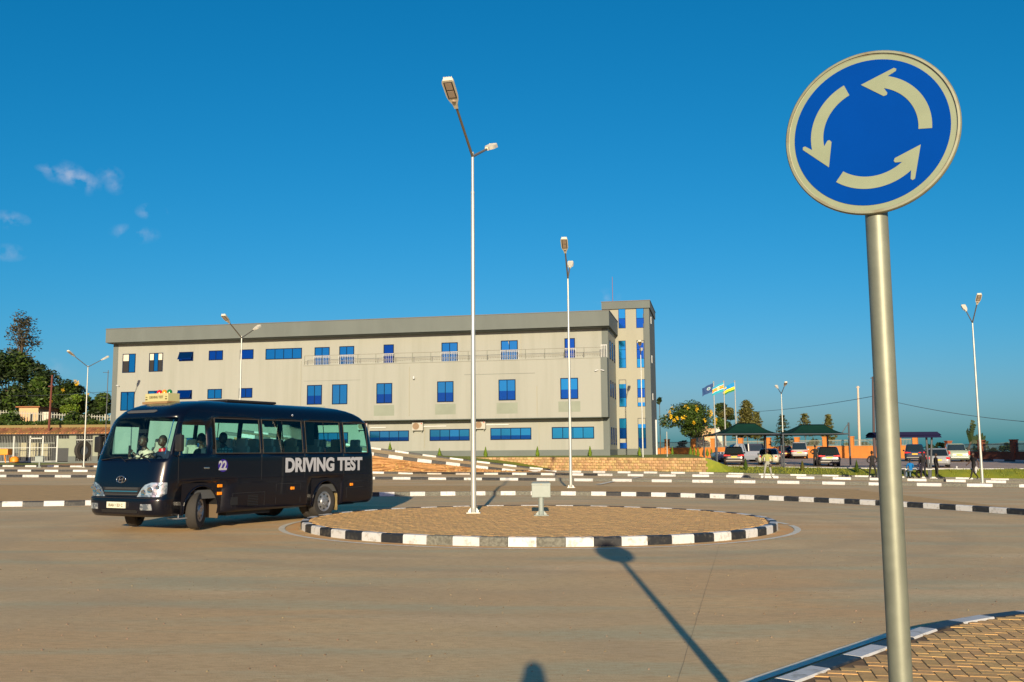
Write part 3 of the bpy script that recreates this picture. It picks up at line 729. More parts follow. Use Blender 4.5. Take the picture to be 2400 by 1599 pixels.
# tower
TT = 6.6
def TL(px, py):
    r = ray(px, py); o = BC+BV*TT; t = (o-EYE).dot(BV)/r.dot(BV); q = EYE+r*t-BC; return q.dot(BU), q.z
xr_ = TL(1529, 1050)[0]; zt = TL(1500, 706)[1]; ztb = TL(1500, 723)[1]
wallp('tower_wall', M['cream2'], (-.9, TT, BZ+.62, xr_-.6, TT+8.2, ztb+.1))
wallp('tower_plinth', M['wgrey'], (0.01, TT-.03, z0, xr_+.01, TT+8.3, BZ+.62))
wallp('tower_corner', M['wgrey'], (xr_-.6, TT-.02, BZ+.621, xr_, TT+8.25, ztb+.12))
wallp('tower_parapet', M['wgrey'], (-1.25, TT-.22, ztb, xr_+.10, TT+8.4, zt))
wallp('tower_coping', mat('dark_coping_tower', (.10, .09, .09), .6), (-1.29, TT-.26, zt, xr_+.14, TT+8.44, zt+.06))
bk_ = BC+BV*0
for (xa, xb, rows) in [(1450, 1465.5, [(724, 770), (798.6, 862.9), (890, 954), (980.4, 1052)]), (1491.5, 1508.5, [(723, 769), (797.5, 862), (889, 953), (980, 1051.5)])]:
    for i, (ya, yb) in enumerate(rows):
        dx = i*1.6 if xa > 1480 else i*.9
        p0 = TL(xa+dx, yb); p1 = TL(xb+dx, ya); x0_, x1_ = p0[0], p1[0]; za, zb = p0[1], p1[1]; n = 2 if i == 0 else 3
        fr = MB(); f = .035; y = TT
        fr.box(x0_, y-.03, za, x1_, y+.01, za+f); fr.box(x0_, y-.03, zb-f, x1_, y+.01, zb); fr.box(x0_, y-.03, za+f, x0_+f, y+.01, zb-f); fr.box(x1_-f, y-.03, za+f, x1_, y+.01, zb-f)
        for k in range(1, n): zz = za+(zb-za)*k/n; fr.box(x0_+f, y-.028, zz-.02, x1_-f, y+.008, zz+.02)
        wo = fr.build('window', M['bframe'], bld)
        for k in range(n):
            zA = za+(zb-za)*k/n+.02; zB = za+(zb-za)*(k+1)/n-.02; ti = random.uniform(-.03, .03)
            p = MB(); p.quad((x0_+f, y-.012, zA), (x1_-f, y-.012, zA), (x1_-f, y-.012+ti, zB), (x0_+f, y-.012+ti, zB)); p.build('pane', random.choice([G, D2, D2]), wo)
# openings and pipe on the tower's right side
for (ya, yb) in ((735, 752), (828, 846), (919, 935)):
    za, zb = TL(1530, yb)[1], TL(1530, ya)[1]; b = MB(); b.box(xr_, TT+2.2, za, xr_+.05, TT+3.0, zb); wo = b.build('window', M['railw'], bld); b = MB(); b.box(xr_+.05, TT+2.35, za+.1, xr_+.06, TT+2.85, zb-.1); b.build('pane', M['dark'], wo)
b = MB(); b.tube((xr_+.08, TT+5.4, BZ-.2), (xr_+.08, TT+5.4, TL(1530, 980)[1]), .09); b.build('drain_pipe', M['railw'], bld)
an = atY(1436.4, 722, 93); at_ = atY(1436.2, 649, 93)
b = MB(); b.tube((0, 0, -.3), (0, 0, at_.z-an.z), .03, .02); ant = b.build('antenna_mast', mat('red_mast_paint', (.22, .07, .06), .5), None, loc=(an.x, an.y, an.z)); tag(ant, 'thin red antenna mast rising beside the roof parapet next to the tower', 'antenna')
b = MB(); ac_ = BC+BU*(-BLEN-.5)+Vector((0, 0, 0)); b.tube((0, 0, FL(255, 1060, 0)[1]), (0, 0, FL(256, 868, 0)[1]), .04); b.tube((-.5, 0, FL(256, 873, 0)[1]), (.1, 0, FL(256, 873, 0)[1]), .025)
b.build('lightning_rod', M['cpost'], None, loc=ac_); tag(bpy.data.objects['lightning_rod'], 'thin dark rod fixed beside the left end of the building', 'rod')

# terrace lawn in front of the building, held by the stone wall
wallT = []                                          # top line of the stone wall
def tz(x, y):                                       # terrace height
    d = (Vector((x, y, 0))-BC).dot(BV)
    return 1.12+cl((d+9)/9, 0, 1)*.22
def xy_at(px, Y): p = atY(px, 1070, Y); return (p.x, p.y)
WL = [xy_at(px, interp(K4, (px-1200)/2260*82)+1.3) for px in (1110, 1160, 1200, 1283, 1360, 1440, 1520, 1600, 1663)]
wallpts = [(p.x, p.y) for p in resample([(a, b, 0) for a, b in WL], .34)]
sw = thing('stone_wall', 'low tan stone retaining wall below the lawn in front of the building', 'wall', (0, 0, 0))
bb = MB(); rr = random.Random(4)
H = 1.14
for r in range(5):
    for i, (p, q) in enumerate(zip(wallpts, wallpts[1:])):
        off = .17 if r % 2 else 0
        X = Vector((q[0]-p[0], q[1]-p[1], 0)).normalized(); Nn = Vector((X.y, -X.x, 0)); base = Vector((p[0], p[1], 0))+X*off
        ztop = tz(p[0], p[1]); zb = gz(p[0], p[1])+.1; hh = (ztop-zb)/5; za = zb+hh*r
        w = .34*rr.uniform(.82, .97); h = hh*rr.uniform(.86, .96); d = rr.uniform(.02, .09)
        M4 = Matrix(((X.x, Nn.x, 0, base.x), (X.y, Nn.y, 0, base.y), (0, 0, 1, za+rr.uniform(0, .02)), (0, 0, 0, 1)))
        c = .045
        vs = [(0+rr.uniform(0, .03), 0, 0), (w, 0, 0), (w, 0, h), (0, 0, h), (c, d, c+rr.uniform(0, .02)), (w-c, d, c), (w-c-rr.uniform(0, .03), d, h-c), (c, d, h-c)]
        bb.add([M4 @ Vector(v) for v in vs], [(4, 5, 6, 7), (0, 1, 5, 4), (1, 2, 6, 5), (2, 3, 7, 6), (3, 0, 4, 7)])
tag(bb.build('stone', M['stone'], sw), kind='stuff')
b = MB()
for p, q in zip(wallpts, wallpts[1:]):
    b.quad((p[0], p[1], gz(*p)-.1), (q[0], q[1], gz(*q)-.1), (q[0], q[1], tz(*q)), (p[0], p[1], tz(*p)))
e = wallpts[-1]; b.quad((e[0], e[1], gz(*e)-.1), (e[0]-.3, e[1]+9, .0), (e[0]-.3, e[1]+9, 1.3), (e[0], e[1], tz(*e)))
b.build('wall_core', M['sjoint'], sw)
# terrace surface
b = MB(); A = wallpts[::3]+[wallpts[-1]]; vs = []; nk = 7
for (x, y) in A:
    for k in range(nk+1):
        Y = y+.02+(118-y)*(k/nk)**1.6; vs.append((x+(Y-y)*.09, Y, tz(x, Y)))
b.add(vs, [(i*(nk+1)+k, i*(nk+1)+k+1, (i+1)*(nk+1)+k+1, (i+1)*(nk+1)+k) for i in range(len(A)-1) for k in range(nk)])
tag(b.build('terrace_lawn', M['grass']), kind='structure')
# soft bank from the terrace down to the car park at the wall's end
b = MB(); e = A[-1]; q = [[(e[0]+.02, e[1]-.02, gz(*e)+.1), (e[0]+1.6, e[1]-.3, gz(*e)+.16), (e[0]+3.2, e[1]-.2, gz(*e)+.2)]]
for k in range(9):
    Y = e[1]+.3+k*4; x = e[0]+(Y-e[1])*.09
    q.append([(x, Y, tz(x, Y)+.01), (x+1.0, Y, tz(x, Y)*.6+cz(x, Y)*.4), (x+2.2, Y+.1, cz(x+2, Y)+.03)])
b.add([v for r in q for v in r], [(i*3+k, i*3+k+1, (i+1)*3+k+1, (i+1)*3+k) for i in range(9) for k in range(2)])
tag(b.build('grass_bank', M['grass']), kind='structure')
# ramp rising to the left, with striped kerbs on both sides
R1 = [P(px, py, 0, lambda x, y: max(0, (2.6-x))*.115*(1 if x < 4 else 0)) for px, py in ()]
def rampz(x, y=None):
    z = gz(x, 80)+.118*max(0, .6-x)
    yn = 78.0+x*.235; t = 1.0 if y is None else cl((y-yn)/4.0)
    return z+.42*t*cl((4.5-x)/4)
far_l = [(4.0, 82.4), (0, 81.6), (-6, 80.4), (-12, 79.5), (-22, 78.0)]
near_l = [(3.0, 79.4), (0, 78.0), (-6, 76.6), (-12, 75.4), (-22, 73.9)]
gr = lambda x, y: rampz(x, y)
rs_f = [(p.x, p.y) for p in resample([(a, b, 0) for a, b in far_l], 1.0)]; rs_n = [(p.x, p.y) for p in resample([(a, b, 0) for a, b in near_l], 1.0)]
ribbon('ramp', rs_n, rs_f, M['road'], .01, gr, 2)
kerb('ramp_kerb', 'upper striped kerb of the ramp climbing left in front of the building', list(reversed(far_l)), 1.13, 'striped kerbs', lambda i, p: 'white' if i % 2 else 'black', g=gr)
kerb('ramp_kerb', 'lower striped kerb of the ramp, above the orange rubble bank', [(x, y) for x, y in reversed(near_l)], 1.13, 'striped kerbs', lambda i, p: 'white' if i % 2 else 'black', g=gr, h=.22, w=.2)
# lawn behind the ramp up to the building
b = MB(); vs = []
for (x, y) in rs_f:
    for k in range(5):
        t = k/4; bx = (Vector((x, y, 0))-BC).dot(BU); tgt = BC+BU*bx - BV*.02; X = x+(tgt.x-x)*t; Y = y+.1+(tgt.y-y)*t
        za = rampz(x)+.13; vs.append((X, Y, za+(1.34-za)*t))
b.add(vs, [(i*5+k, i*5+k+1, (i+1)*5+k+1, (i+1)*5+k) for i in range(len(rs_f)-1) for k in range(4)])
tag(b.build('ramp_side_lawn', M['grass']), kind='structure')
# rubble bank below the ramp
b = MB(); rr = random.Random(8); n = len(rs_n); nk = 10; vs = []
for i, (x, y) in enumerate(rs_n):
    ya = interp(K3, x)+2.6; za = gz(x, ya)+.13
    for k in range(nk+1):
        t = k/nk; Y = y-(y-ya)*(.25*t if k < nk else .28); z = (rampz(x, 0)-.02)*(1-t)+za*t
        vs.append((x+rr.uniform(-.12, .12), Y+rr.uniform(-.18, .18)*(0 < k), z+rr.uniform(-.06, .06)*(0 < k < nk)))
b.add(vs, [(i*(nk+1)+k, (i+1)*(nk+1)+k, (i+1)*(nk+1)+k+1, i*(nk+1)+k+1) for i in range(n-1) for k in range(nk)])
for i in range(1400):
    x = rr.uniform(-21, 1.5); t = rr.random(); j = min(n-1, int((3-x)/1.0)); y = rs_n[cl(j, 0, n-1)][1]; ya = interp(K3, x)+2.6
    Y = y-(y-ya)*.25*t; za = gz(x, ya)+.13; z = rampz(x, 0)*(1-t)+za*t; s = rr.uniform(.05, .16)
    b.ball((x, Y-.05, z), s, 3, (1, .8, .7))
tag(b.build('rubble_bank', M['earth']), kind='stuff')
ribbon('rubble_foot', [(x, interp(K3, x)+2.3) for x in [-22+2*i for i in range(14)]], [(x, interp(K3, x)+6) for x in [-22+2*i for i in range(14)]], M['earth'], .12)
# ------------------------------------------------------------------ the round sign
sc = atY(2039.2, 310.9, 3.6); RS = .322; YAW = -math.radians(30)
sg = thing('roundabout_sign', 'round blue sign with three white circling arrows on a tall galvanised pole', 'traffic sign', (sc.x, sc.y, gz(sc.x, sc.y)+.15), YAW)
hz = sc.z-gz(sc.x, sc.y)-.15
Rx = Matrix.Translation((0, 0, hz)) @ Matrix.Rotation(math.pi/2, 4, 'X')        # lathe axis -> local -Y
b = MB(); b.tube((0, .048, -.05), (0, .048, hz+.2), .0415, n=40); b.build('pole', M['steel'], sg, smooth=60)
b = MB(); b.lathe([(.001, -.012), (RS-.004, -.012), (RS, -.006), (RS, .004), (RS-.004, .010), (RS-.012, .0105), (RS-.013, .0045), (RS-.016, .004)], 96, Rx); b.build('rim', M['srim'], sg, smooth=40)
b = MB(); b.lathe([(.001, .003), (RS-.0155, .003)], 96, Rx); b.build('white_border', M['scream'], sg)
b = MB(); b.lathe([(.001, .0045), (RS-.036, .0045), (RS-.036, .002)], 96, Rx); b.build('blue_face', M['sblue'], sg)
def arrow(a0, a1, ah, r0=.198, wd=.0238):
    """curved arrow, counter-clockwise seen from the front, from angle a0 to a1 (deg), head up to ah"""
    b = MB(); n = 24; z = .0062; T = []
    for i in range(n+1):
        t = math.radians(a0+(a1-a0)*i/n); T.append(((r0-wd)*math.cos(t), (r0-wd)*math.sin(t))); T.append(((r0+wd)*math.cos(t), (r0+wd)*math.sin(t)))
    vs = [(x, y, z) for x, y in T]; b.add(vs, [(2*i, 2*i+1, 2*i+3, 2*i+2) for i in range(n)])
    # head: triangle with swept barbs
    t1 = math.radians(a1); tip = math.radians(ah); c, s = math.cos(t1), math.sin(t1); tx, ty = -s, c
    def pt(rad, along): return ((r0+rad)*c+tx*along, (r0+rad)*s+ty*along)
    tp = (r0*math.cos(tip)*.985, r0*math.sin(tip)*.985)
    hd = [pt(-wd, 0), pt(-.040, -.018), pt(-.048, -.018), pt(-.054, -.008), tp, pt(.058, -.012), pt(.056, -.022), pt(.047, -.023), pt(wd, 0)]
    b.add([(x, y, z+.0001) for x, y in hd], [(0, 1, 2, 3), (0, 3, 4), (0, 4, 8), (8, 4, 5), (8, 5, 6, 7)])
    M2 = Matrix.Translation((0, 0, hz)) @ Matrix.Rotation(math.pi/2, 4, 'X')
    b.v = [tuple(M2 @ Vector(v)) for v in b.v]
    return b.build('arrow', M['scream'], sg)
arrow(-6, 70, 97); arrow(113, 189, 216); arrow(233, 309, 336)
b = MB(); b.box(-.05, .008, hz-.1, .05, .05, hz-.07); b.box(-.05, .008, hz+.1, .05, .05, hz+.13); b.build('clamp', M['steel'], sg)

# ------------------------------------------------------------------ street lamps
def lamp(name, label, base, fork_z, az, L, dh, rb=.085, gust=True):
    x, y, z = base
    t = thing(name, label, 'street lamp', (x, y, z), 0, 'twin-armed street lamps')
    H = fork_z-z
    b = MB(); hj = H*.42
    b.tube((0, 0, 0), (0, 0, hj), rb, rb*.78, 16); b.tube((0, 0, hj), (0, 0, H-1.0), rb*.78, rb*.62, 16); b.tube((0, 0, H-1.0), (0, 0, H+.06), rb*.55, rb*.5, 14)
    b.tube((0, 0, H-1.02), (0, 0, H-.96), rb*.68, rb*.68, 14)
    b.build('pole', M['pole'], t, smooth=50)
    if gust:
        b = MB(); b.bbox(-.17, -.17, .0, .17, .17, .02, .004)
        bp = b.build('base_plate', M['pole'], t)
        for k in range(4):
            a = k*math.pi/2; c, s = math.cos(a), math.sin(a); b = MB()
            b.add([(c*rb-s*.006, s*rb+c*.006, .02), (c*.15-s*.006, s*.15+c*.006, .02), (c*rb-s*.006, s*rb+c*.006, .13), (c*rb+s*.006, s*rb-c*.006, .02), (c*.15+s*.006, s*.15-c*.006, .02), (c*rb+s*.006, s*rb-c*.006, .13)], [(0, 1, 2), (5, 4, 3), (1, 4, 5, 2)]); b.build('gusset', M['pole'], bp)
            b = MB(); b.tube((.135*(c-s), .135*(s+c), .015), (.135*(c-s), .135*(s+c), .055), .014, n=6); b.build('bolt', M['arm'], bp)
    u = Vector((math.cos(az), math.sin(az), 0))
    for sgn in (1, -1):
        e = u*sgn*L; e.z = dh; d = e.normalized(); e0 = Vector((0, 0, H-.05)); head0 = e0+e*.66; tip = e0+e+Vector((0, 0, .05))
        b = MB(); b.tube(e0, head0+d*.12, .034, .03, 10); ar = b.build('arm', M['arm'], t, smooth=60)
        sd = Vector((0, 0, 1)).cross(d).normalized(); upv = d.cross(sd)*-1
        if upv.z < 0: upv = -upv
        ln = (tip-head0).length
        X = d; Y = sd; Z = upv
        F4 = Matrix(((X.x, Y.x, Z.x, head0.x), (X.y, Y.y, Z.y, head0.y), (X.z, Y.z, Z.z, head0.z), (0, 0, 0, 1)))
        b = MB(); w = .15
        out = [(0, .045), (.14, .06), (.30, w*.82), (.42, w*.95), (ln-.1, w), (ln-.03, w*.9), (ln, w*.7)]
        pts = out+[(x_, -y_) for x_, y_ in reversed(out)]
        n = len(pts); zt = [.05 if x_ > .1 else .035 for x_, _ in pts]
        b.add([F4 @ Vector((x_, y_, -.035)) for x_, y_ in pts]+[F4 @ Vector((x_, y_*.86, .055)) for x_, y_ in pts],
              [tuple(reversed(range(n))), tuple(range(n, 2*n))]+[(k, (k+1) % n, n+(k+1) % n, n+k) for k in range(n)])
        for k in range(6): b.box(ln-.06, -.10+k*.037, .05, ln+.005, -.085+k*.037, .075, M=F4)
        hd = b.build('lamp_head', M['lampw'], t)
        b = MB(); b.box(.36, -.105, -.045, ln-.06, .105, -.036, M=F4); b.build('lamp_trim', M['lampd'], hd)
        mid = (.36+ln-.06)/2
        for (xa, xb) in ((.385, mid-.018), (mid+.018, ln-.085)):
            b = MB(); b.box(xa, -.078, -.049, xb, .078, -.0455, M=F4); b.build('led_panel', M['led'], hd)
        b = MB(); Mz = F4 @ Matrix.Translation((.25, 0, -.0362)); b.lathe([(.001, -.02), (.04, -.018), (.055, 0)], 14, Mz); b.build('sensor', M['led'], hd, smooth=60)
    return t
la = P(1110, 1203, .155)
lamp('street_lamp', 'tallest nearest twin-armed street lamp, standing on the roundabout island', (la.x, la.y, la.z), 9.1, math.radians(-101.2), 2.45, 1.06, .07)
l2 = P(1338, 1143.5, .14)
lamp('street_lamp', 'twin-armed street lamp behind the roundabout on the paved strip', (l2.x, l2.y, l2.z), atY(1334, 650, l2.y).z, math.radians(-96.5), 2.5, 1.2, .07)
lb = P(196, 1096.5); lamp('street_lamp', 'leftmost twin-armed street lamp, in front of the tiled cage shed', tuple(lb), atY(203.6, 859, lb.y).z, math.radians(-105), 2.62, 1.17, .075)
lr = P(2303, 1135.5); lamp('street_lamp', 'rightmost street lamp, to the right of the bus shelter', tuple(lr), atY(2274.6, 755, lr.y).z, math.radians(-104), 2.2, 1.35, .08)
lt = P(1508, 1108.7); lamp('street_lamp', 'street lamp standing in front of the stair tower', tuple(lt), atY(1504.5, 830, lt.y).z, math.radians(-98.8), 2.8, .8, .07)
y6 = 54.5; p6 = atY(558, 1125, y6); lamp('street_lamp', 'street lamp rising behind the bus in front of the left part of the building', (p6.x, y6, gz(p6.x, y6)+.1), atY(562, 790, y6).z, math.radians(-100), 2.3, .98, .07)
y7 = 88.0; p7 = atY(1836.5, 1058, y7); lamp('street_lamp', 'street lamp between the two green shade canopies', (p7.x, y7, cz(p7.x, y7)), atY(1829.6, 922, y7).z, math.radians(-94), 2.2, .9, .075)

# ------------------------------------------------------------------ control cabinets on pedestals
def cabinet(label, px, py, w, h, hp, dz=.155, sc=1.0, Y=None):
    p = P(px, py, dz)
    t = thing('control_cabinet', label, 'control box', tuple(p), 0, 'grey control boxes on pedestals')
    b = MB(); b.tube((0, 0, .01), (0, 0, hp), .062*sc, n=18); b.tube((0, 0, hp-.012), (0, 0, hp+.006), .075*sc, n=18); b.build('pedestal', M['cab'], t, smooth=50)
    b = MB(); b.bbox(-.17*sc, -.17*sc, .0, .17*sc, .17*sc, .014, .003); bp = b.build('base_plate', M['cab'], t)
    for k in range(4):
        a = k*math.pi/2; c, s = math.cos(a), math.sin(a); b = MB(); r = .06*sc
        b.add([(c*r-s*.005, s*r+c*.005, .014), (c*.15*sc-s*.005, s*.15*sc+c*.005, .014), (c*r-s*.005, s*r+c*.005, .11*sc), (c*r+s*.005, s*r-c*.005, .014), (c*.15*sc+s*.005, s*.15*sc-c*.005, .014), (c*r+s*.005, s*r-c*.005, .11*sc)], [(0, 1, 2), (5, 4, 3), (1, 4, 5, 2)]); b.build('gusset', M['cab'], bp)
        b = MB(); q = .135*sc; b.tube((q*(c-s), q*(s+c), .01), (q*(c-s), q*(s+c), .045*sc), .012*sc, n=6); b.build('bolt', M['arm'], bp)
    b = MB(); b.bbox(-w/2, -.09*sc, hp, w/2, .11*sc, hp+h, .006)
    b.add([(-w/2+.004, -.085*sc, hp+h), (w/2-.004, -.085*sc, hp+h), (w/2-.004, .10*sc, hp+h), (-w/2+.004, .10*sc, hp+h), (-w/2+.03, .02*sc, hp+h+.035), (w/2-.03, .02*sc, hp+h+.035), (w/2-.03, .10*sc, hp+h+.035), (-w/2+.03, .10*sc, hp+h+.035)], [(0, 1, 5, 4), (1, 2, 6, 5), (2, 3, 7, 6), (3, 0, 4, 7), (4, 5, 6, 7)])
    b.build('housing', M['cab'], t)
    b = MB(); b.bbox(-w/2+.012, -.098*sc, hp+.012, w/2-.012, -.0905*sc, hp+h-.045*sc, .003); dr = b.build('door', M['cab'], t)
    b = MB(); b.bbox(-w/2-.004, -.102*sc, hp+h-.04*sc, w/2+.004, -.088*sc, hp+h-.004, .003); b.build('top_flap', M['cab'], t)
    b = MB(); b.box(-.025*sc, -.106*sc, hp+h-.03*sc, .025*sc, -.1021*sc, hp+h-.014*sc); b.build('latch', M['arm'], dr)
    return t
cabinet('nearest grey control box, on the roundabout island right of the tall lamp', 1268.5, 1208.5, .435, .325, .42)
cabinet('small grey control box in front of the stone wall', 1386, 1106.5, .50, .42, .45, 0.0, 1.1)
cabinet('small grey control box at far left in front of the cage shed', 92, 1096.5, .70, .50, .50, 0.0, 1.2)

# ------------------------------------------------------------------ hull builder for vehicles
def hull(levels, fn, nf, na, Xs, nr):
    """closed rings; fn(z)->(xf, xr, w, rfx, rfy, rr). returns rings and a label per segment"""
    rings = []; labels = None
    for z in levels:
        xf, xr, w, rfx, rfy, rr_ = fn(z); pts = []; lab = []
        rfy = min(rfy, w*.98); rr_ = min(rr_, w*.98)
        half = []; hl = []
        for k in range(nf): t = k/nf; half.append((xf, (w-rfy)*t)); hl.append('front')
        for k in range(na): t = math.pi/2*k/na; half.append((xf+rfx*(1-math.cos(t)), (w-rfy)+rfy*math.sin(t))); hl.append('fc%d' % k)
        xs0, xs1 = xf+rfx, xr-rr_
        half.append((xs0, w)); hl.append('s0')
        m_ = len(Xs)
        for i, X in enumerate(Xs):
            x = (xs0+(xs1-xs0)*X[0]) if isinstance(X, tuple) else min(max(X, xs0+.012*(i+1)), xs1-.012*(m_-i))
            half.append((x, w)); hl.append('s%d' % (i+1))
        for k in range(na+1): t = math.pi/2*k/na; half.append((xs1+rr_*math.sin(t), (w-rr_)+rr_*math.cos(t))); hl.append('rc%d' % k if k < na else 'rear')
        for k in range(1, nr+1): t = k/nr; half.append((xr, (w-rr_)*(1-t))); hl.append('rear')
        # half goes y: 0 -> +w -> 0 ; mirror to get ring: start at (xf,0) going to -y side first
        neg = [(x, -y) for x, y in half]; pos = [(x, y) for x, y in reversed(half)][1:-1]
        rings.append([(x, y, z) for x, y in neg]+[(x, y, z) for x, y in pos])
        hlp = hl[:-1]
        labels = [(-1, l) for l in hlp]+[(1, l) for l in reversed(hlp)]
    return rings, labels
def hull_parts(rings, labels, classify):
    parts = {}
    N = len(rings[0])
    for j in range(len(rings)-1):
        for i in range(N):
            k = classify(j, labels[i])
            if k is None: continue
            a, b_, c, d = rings[j][i], rings[j][(i+1) % N], rings[j+1][(i+1) % N], rings[j+1][i]
            mb = parts.setdefault(k, MB()); mb.add([a, b_, c, d], [(0, 1, 2, 3)])
    return parts
def weld(me, dist=.0008):
    bm = bmesh.new(); bm.from_mesh(me); bmesh.ops.remove_doubles(bm, verts=bm.verts, dist=dist)
    bmesh.ops.dissolve_degenerate(bm, dist=.0005, edges=bm.edges); bm.to_mesh(me); bm.free(); me.update()
def bw(mb, name, mt, parent, smooth=40):
    me = mb.mesh(name, mt); weld(me); me.polygons.foreach_set('use_smooth', [True]*len(me.polygons)); me.set_sharp_from_angle(angle=math.radians(smooth)); return link(name, me, parent)
def lut(tab, z):
    for (a, va), (b_, vb) in zip(tab, tab[1:]):
        if z <= b_: t = 0 if b_ == a else max(0, (z-a)/(b_-a)); return va+(vb-va)*t
    return tab[-1][1]
def wheel(parent, x, y, z, r, w, rot=0.0, hubr=None, dish=True, mt_hub=None, simple=False, side=-1):
    """wheel centred at (x,y,z); outer face towards side*y"""
    e = bpy.data.objects.new('wheel', None); COL.objects.link(e); e.parent = parent; e.location = (x, y, z); e.rotation_euler = (0, 0, rot); e.empty_display_size = .1
    R4 = Matrix.Rotation(math.pi/2 if side < 0 else -math.pi/2, 4, 'X'); n = 18 if simple else 36
    b = MB(); h = w/2; hr_ = hubr or r*.62
    b.lathe([(hr_, -h*.8), (r*.8, -h), (r*.95, -h*.92), (r, -h*.65), (r, h*.65), (r*.95, h*.92), (r*.8, h), (hr_, h*.86), (hr_*.97, h*.6)], n, R4); b.build('tyre', M['rub'], e, smooth=35)
    b = MB(); mt = mt_hub or M['hub']
    b.lathe([(hr_*.97, h*.55), (hr_, h*.84), (hr_*.94, h*.86), (hr_*.82, h*.68), (hr_*.52, h*.74), (hr_*.42, h*.95), (hr_*.12, h*1.0), (.001, h*1.0)], n, R4)
    rim = b.build('rim', mt, e, smooth=35)
    if not simple:
        b = MB()
        for k in range(8):
            a = k*math.pi/4; c, s = math.cos(a), math.sin(a); rr0, rr1, hw = hr_*.62, hr_*.80, hr_*.10
            q = [R4 @ Vector((c*rr-s*ww, s*rr+c*ww, h*.78)) for rr, ww in ((rr0, -hw*.8), (rr1, -hw), (rr1, hw), (rr0, hw*.8))]
            b.quad(*q)
        tag(b.build('rim_slots', M['blk'], e), kind='stuff')
        b = MB()
        for k in range(8):
            a = k*math.pi/4; b.ball(R4 @ Vector((hr_*.3*math.cos(a), hr_*.3*math.sin(a), h*1.0)), hr_*.045, 4)
        tag(b.build('wheel_nuts', M['chrome'], e), kind='stuff')
    return e

# ------------------------------------------------------------------ the bus
BO = Vector((-7.948, 19.808, 0)); BO.z = gz(BO.x, BO.y)+.02
BO = BO + Vector((-math.sin(math.radians(59.94)), math.cos(math.radians(59.94)), 0))*.08
bus = thing('minibus', 'dark blue-black minibus marked DRIVING TEST with a yellow sign on its roof', 'minibus', BO, math.radians(59.94))
bus.scale = (1.01, 1.078, 1.0)
BLv = [.30, .36, .46, .62, .66, .70, .78, .95, 1.06, 1.2, 1.38, 1.46, 1.56, 1.75, 1.95, 2.15, 2.31, 2.38, 2.46, 2.54, 2.61, 2.665, 2.70, 2.72]
XF = [(.30, .08), (.36, .03), (.46, .0), (.62, .0), (.66, .005), (.70, .045), (.95, .06), (1.06, .07), (1.2, .10), (1.38, .13), (1.46, .16), (1.75, .25), (2.15, .39), (2.31, .47), (2.46, .60), (2.54, .72), (2.61, .90), (2.665, 1.15), (2.70, 1.5), (2.72, 2.0)]
XR = [(.30, 6.82), (.36, 6.90), (.46, 6.95), (.9, 6.95), (1.0, 6.92), (1.5, 6.90), (2.15, 6.80), (2.31, 6.74), (2.46, 6.60), (2.54, 6.46), (2.61, 6.28), (2.665, 6.05), (2.70, 5.7), (2.72, 5.2)]
WW = [(.30, .98), (.36, 1.0), (.62, 1.02), (.95, 1.03), (1.5, 1.03), (1.75, 1.01), (2.15, .965), (2.31, .94), (2.38, .92), (2.46, .89), (2.54, .84), (2.61, .76), (2.665, .65), (2.70, .50), (2.72, .25)]
def busfn(z):
    w = lut(WW, z); k = cl((z-2.31)/.4)
    return (lut(XF, z), lut(XR, z), w, .24+.2*k, min(.40, w*.95), .24+.2*k if w > .5 else w*.8)
BXs = [.62, .95, 1.25, 1.50, 1.68, 2.15, 2.79, 2.88, 3.5, 4.16, 4.28, 4.46, 4.95, 5.52, 5.66, 6.1, 6.55]
rings, labs = hull(BLv, busfn, 5, 7, BXs, 4)
zi = {z: i for i, z in enumerate(BLv)}
SIDE = {'door_window': ('s0', 's1', 's2'), 'side_window_a': ('s4', 's5', 's6'), 'side_window_b': ('s8', 's9'), 'side_window_c': ('s11', 's12', 's13'), 'side_window_d': ('s15', 's16')}
def bclass(j, lab):
    sd, l = lab; z0_, z1_ = BLv[j], BLv[j+1]
    if z1_ <= .95 and l in ('s1', 's2', 's3', 's4'): return None
    if z1_ <= .95 and l in ('s12', 's13'): return None
    if z0_ >= 1.55 and z1_ <= 2.16 and l in ('s1', 's2'): return ('door_window', sd)
    if z0_ >= 1.55 and z1_ <= 2.32:
        for k, v in SIDE.items():
            if k != 'door_window' and l in v: return (k, sd)
    if z0_ >= 1.45 and z1_ <= 2.32 and (l == 'front' or l in ('fc0', 'fc1', 'fc2', 'fc3', 'fc4')): return ('windscreen', 0)
    if z0_ >= 1.55 and z1_ <= 2.32 and l == 'rear': return ('rear_window', 0)
    return ('body', 0)
parts = hull_parts(rings, labs, bclass)
top = rings[-1]; bodyb = parts[('body', 0)]; bodyb.add(top, [tuple(range(len(top)))])
bodyb.v = bodyb.v
body = bw(bodyb, 'body', M['busp'], bus, 32)
sol = body.modifiers.new('s', 'SOLIDIFY'); sol.thickness = .02; sol.offset = -1
for k, mb in parts.items():
    if k[0] == 'body': continue
    bw(mb, 'windscreen' if k[0] == 'windscreen' else 'window', M['wglass'] if k[0] == 'windscreen' else M['tglass'], bus, 60)
ZAx = .40; AR = .50
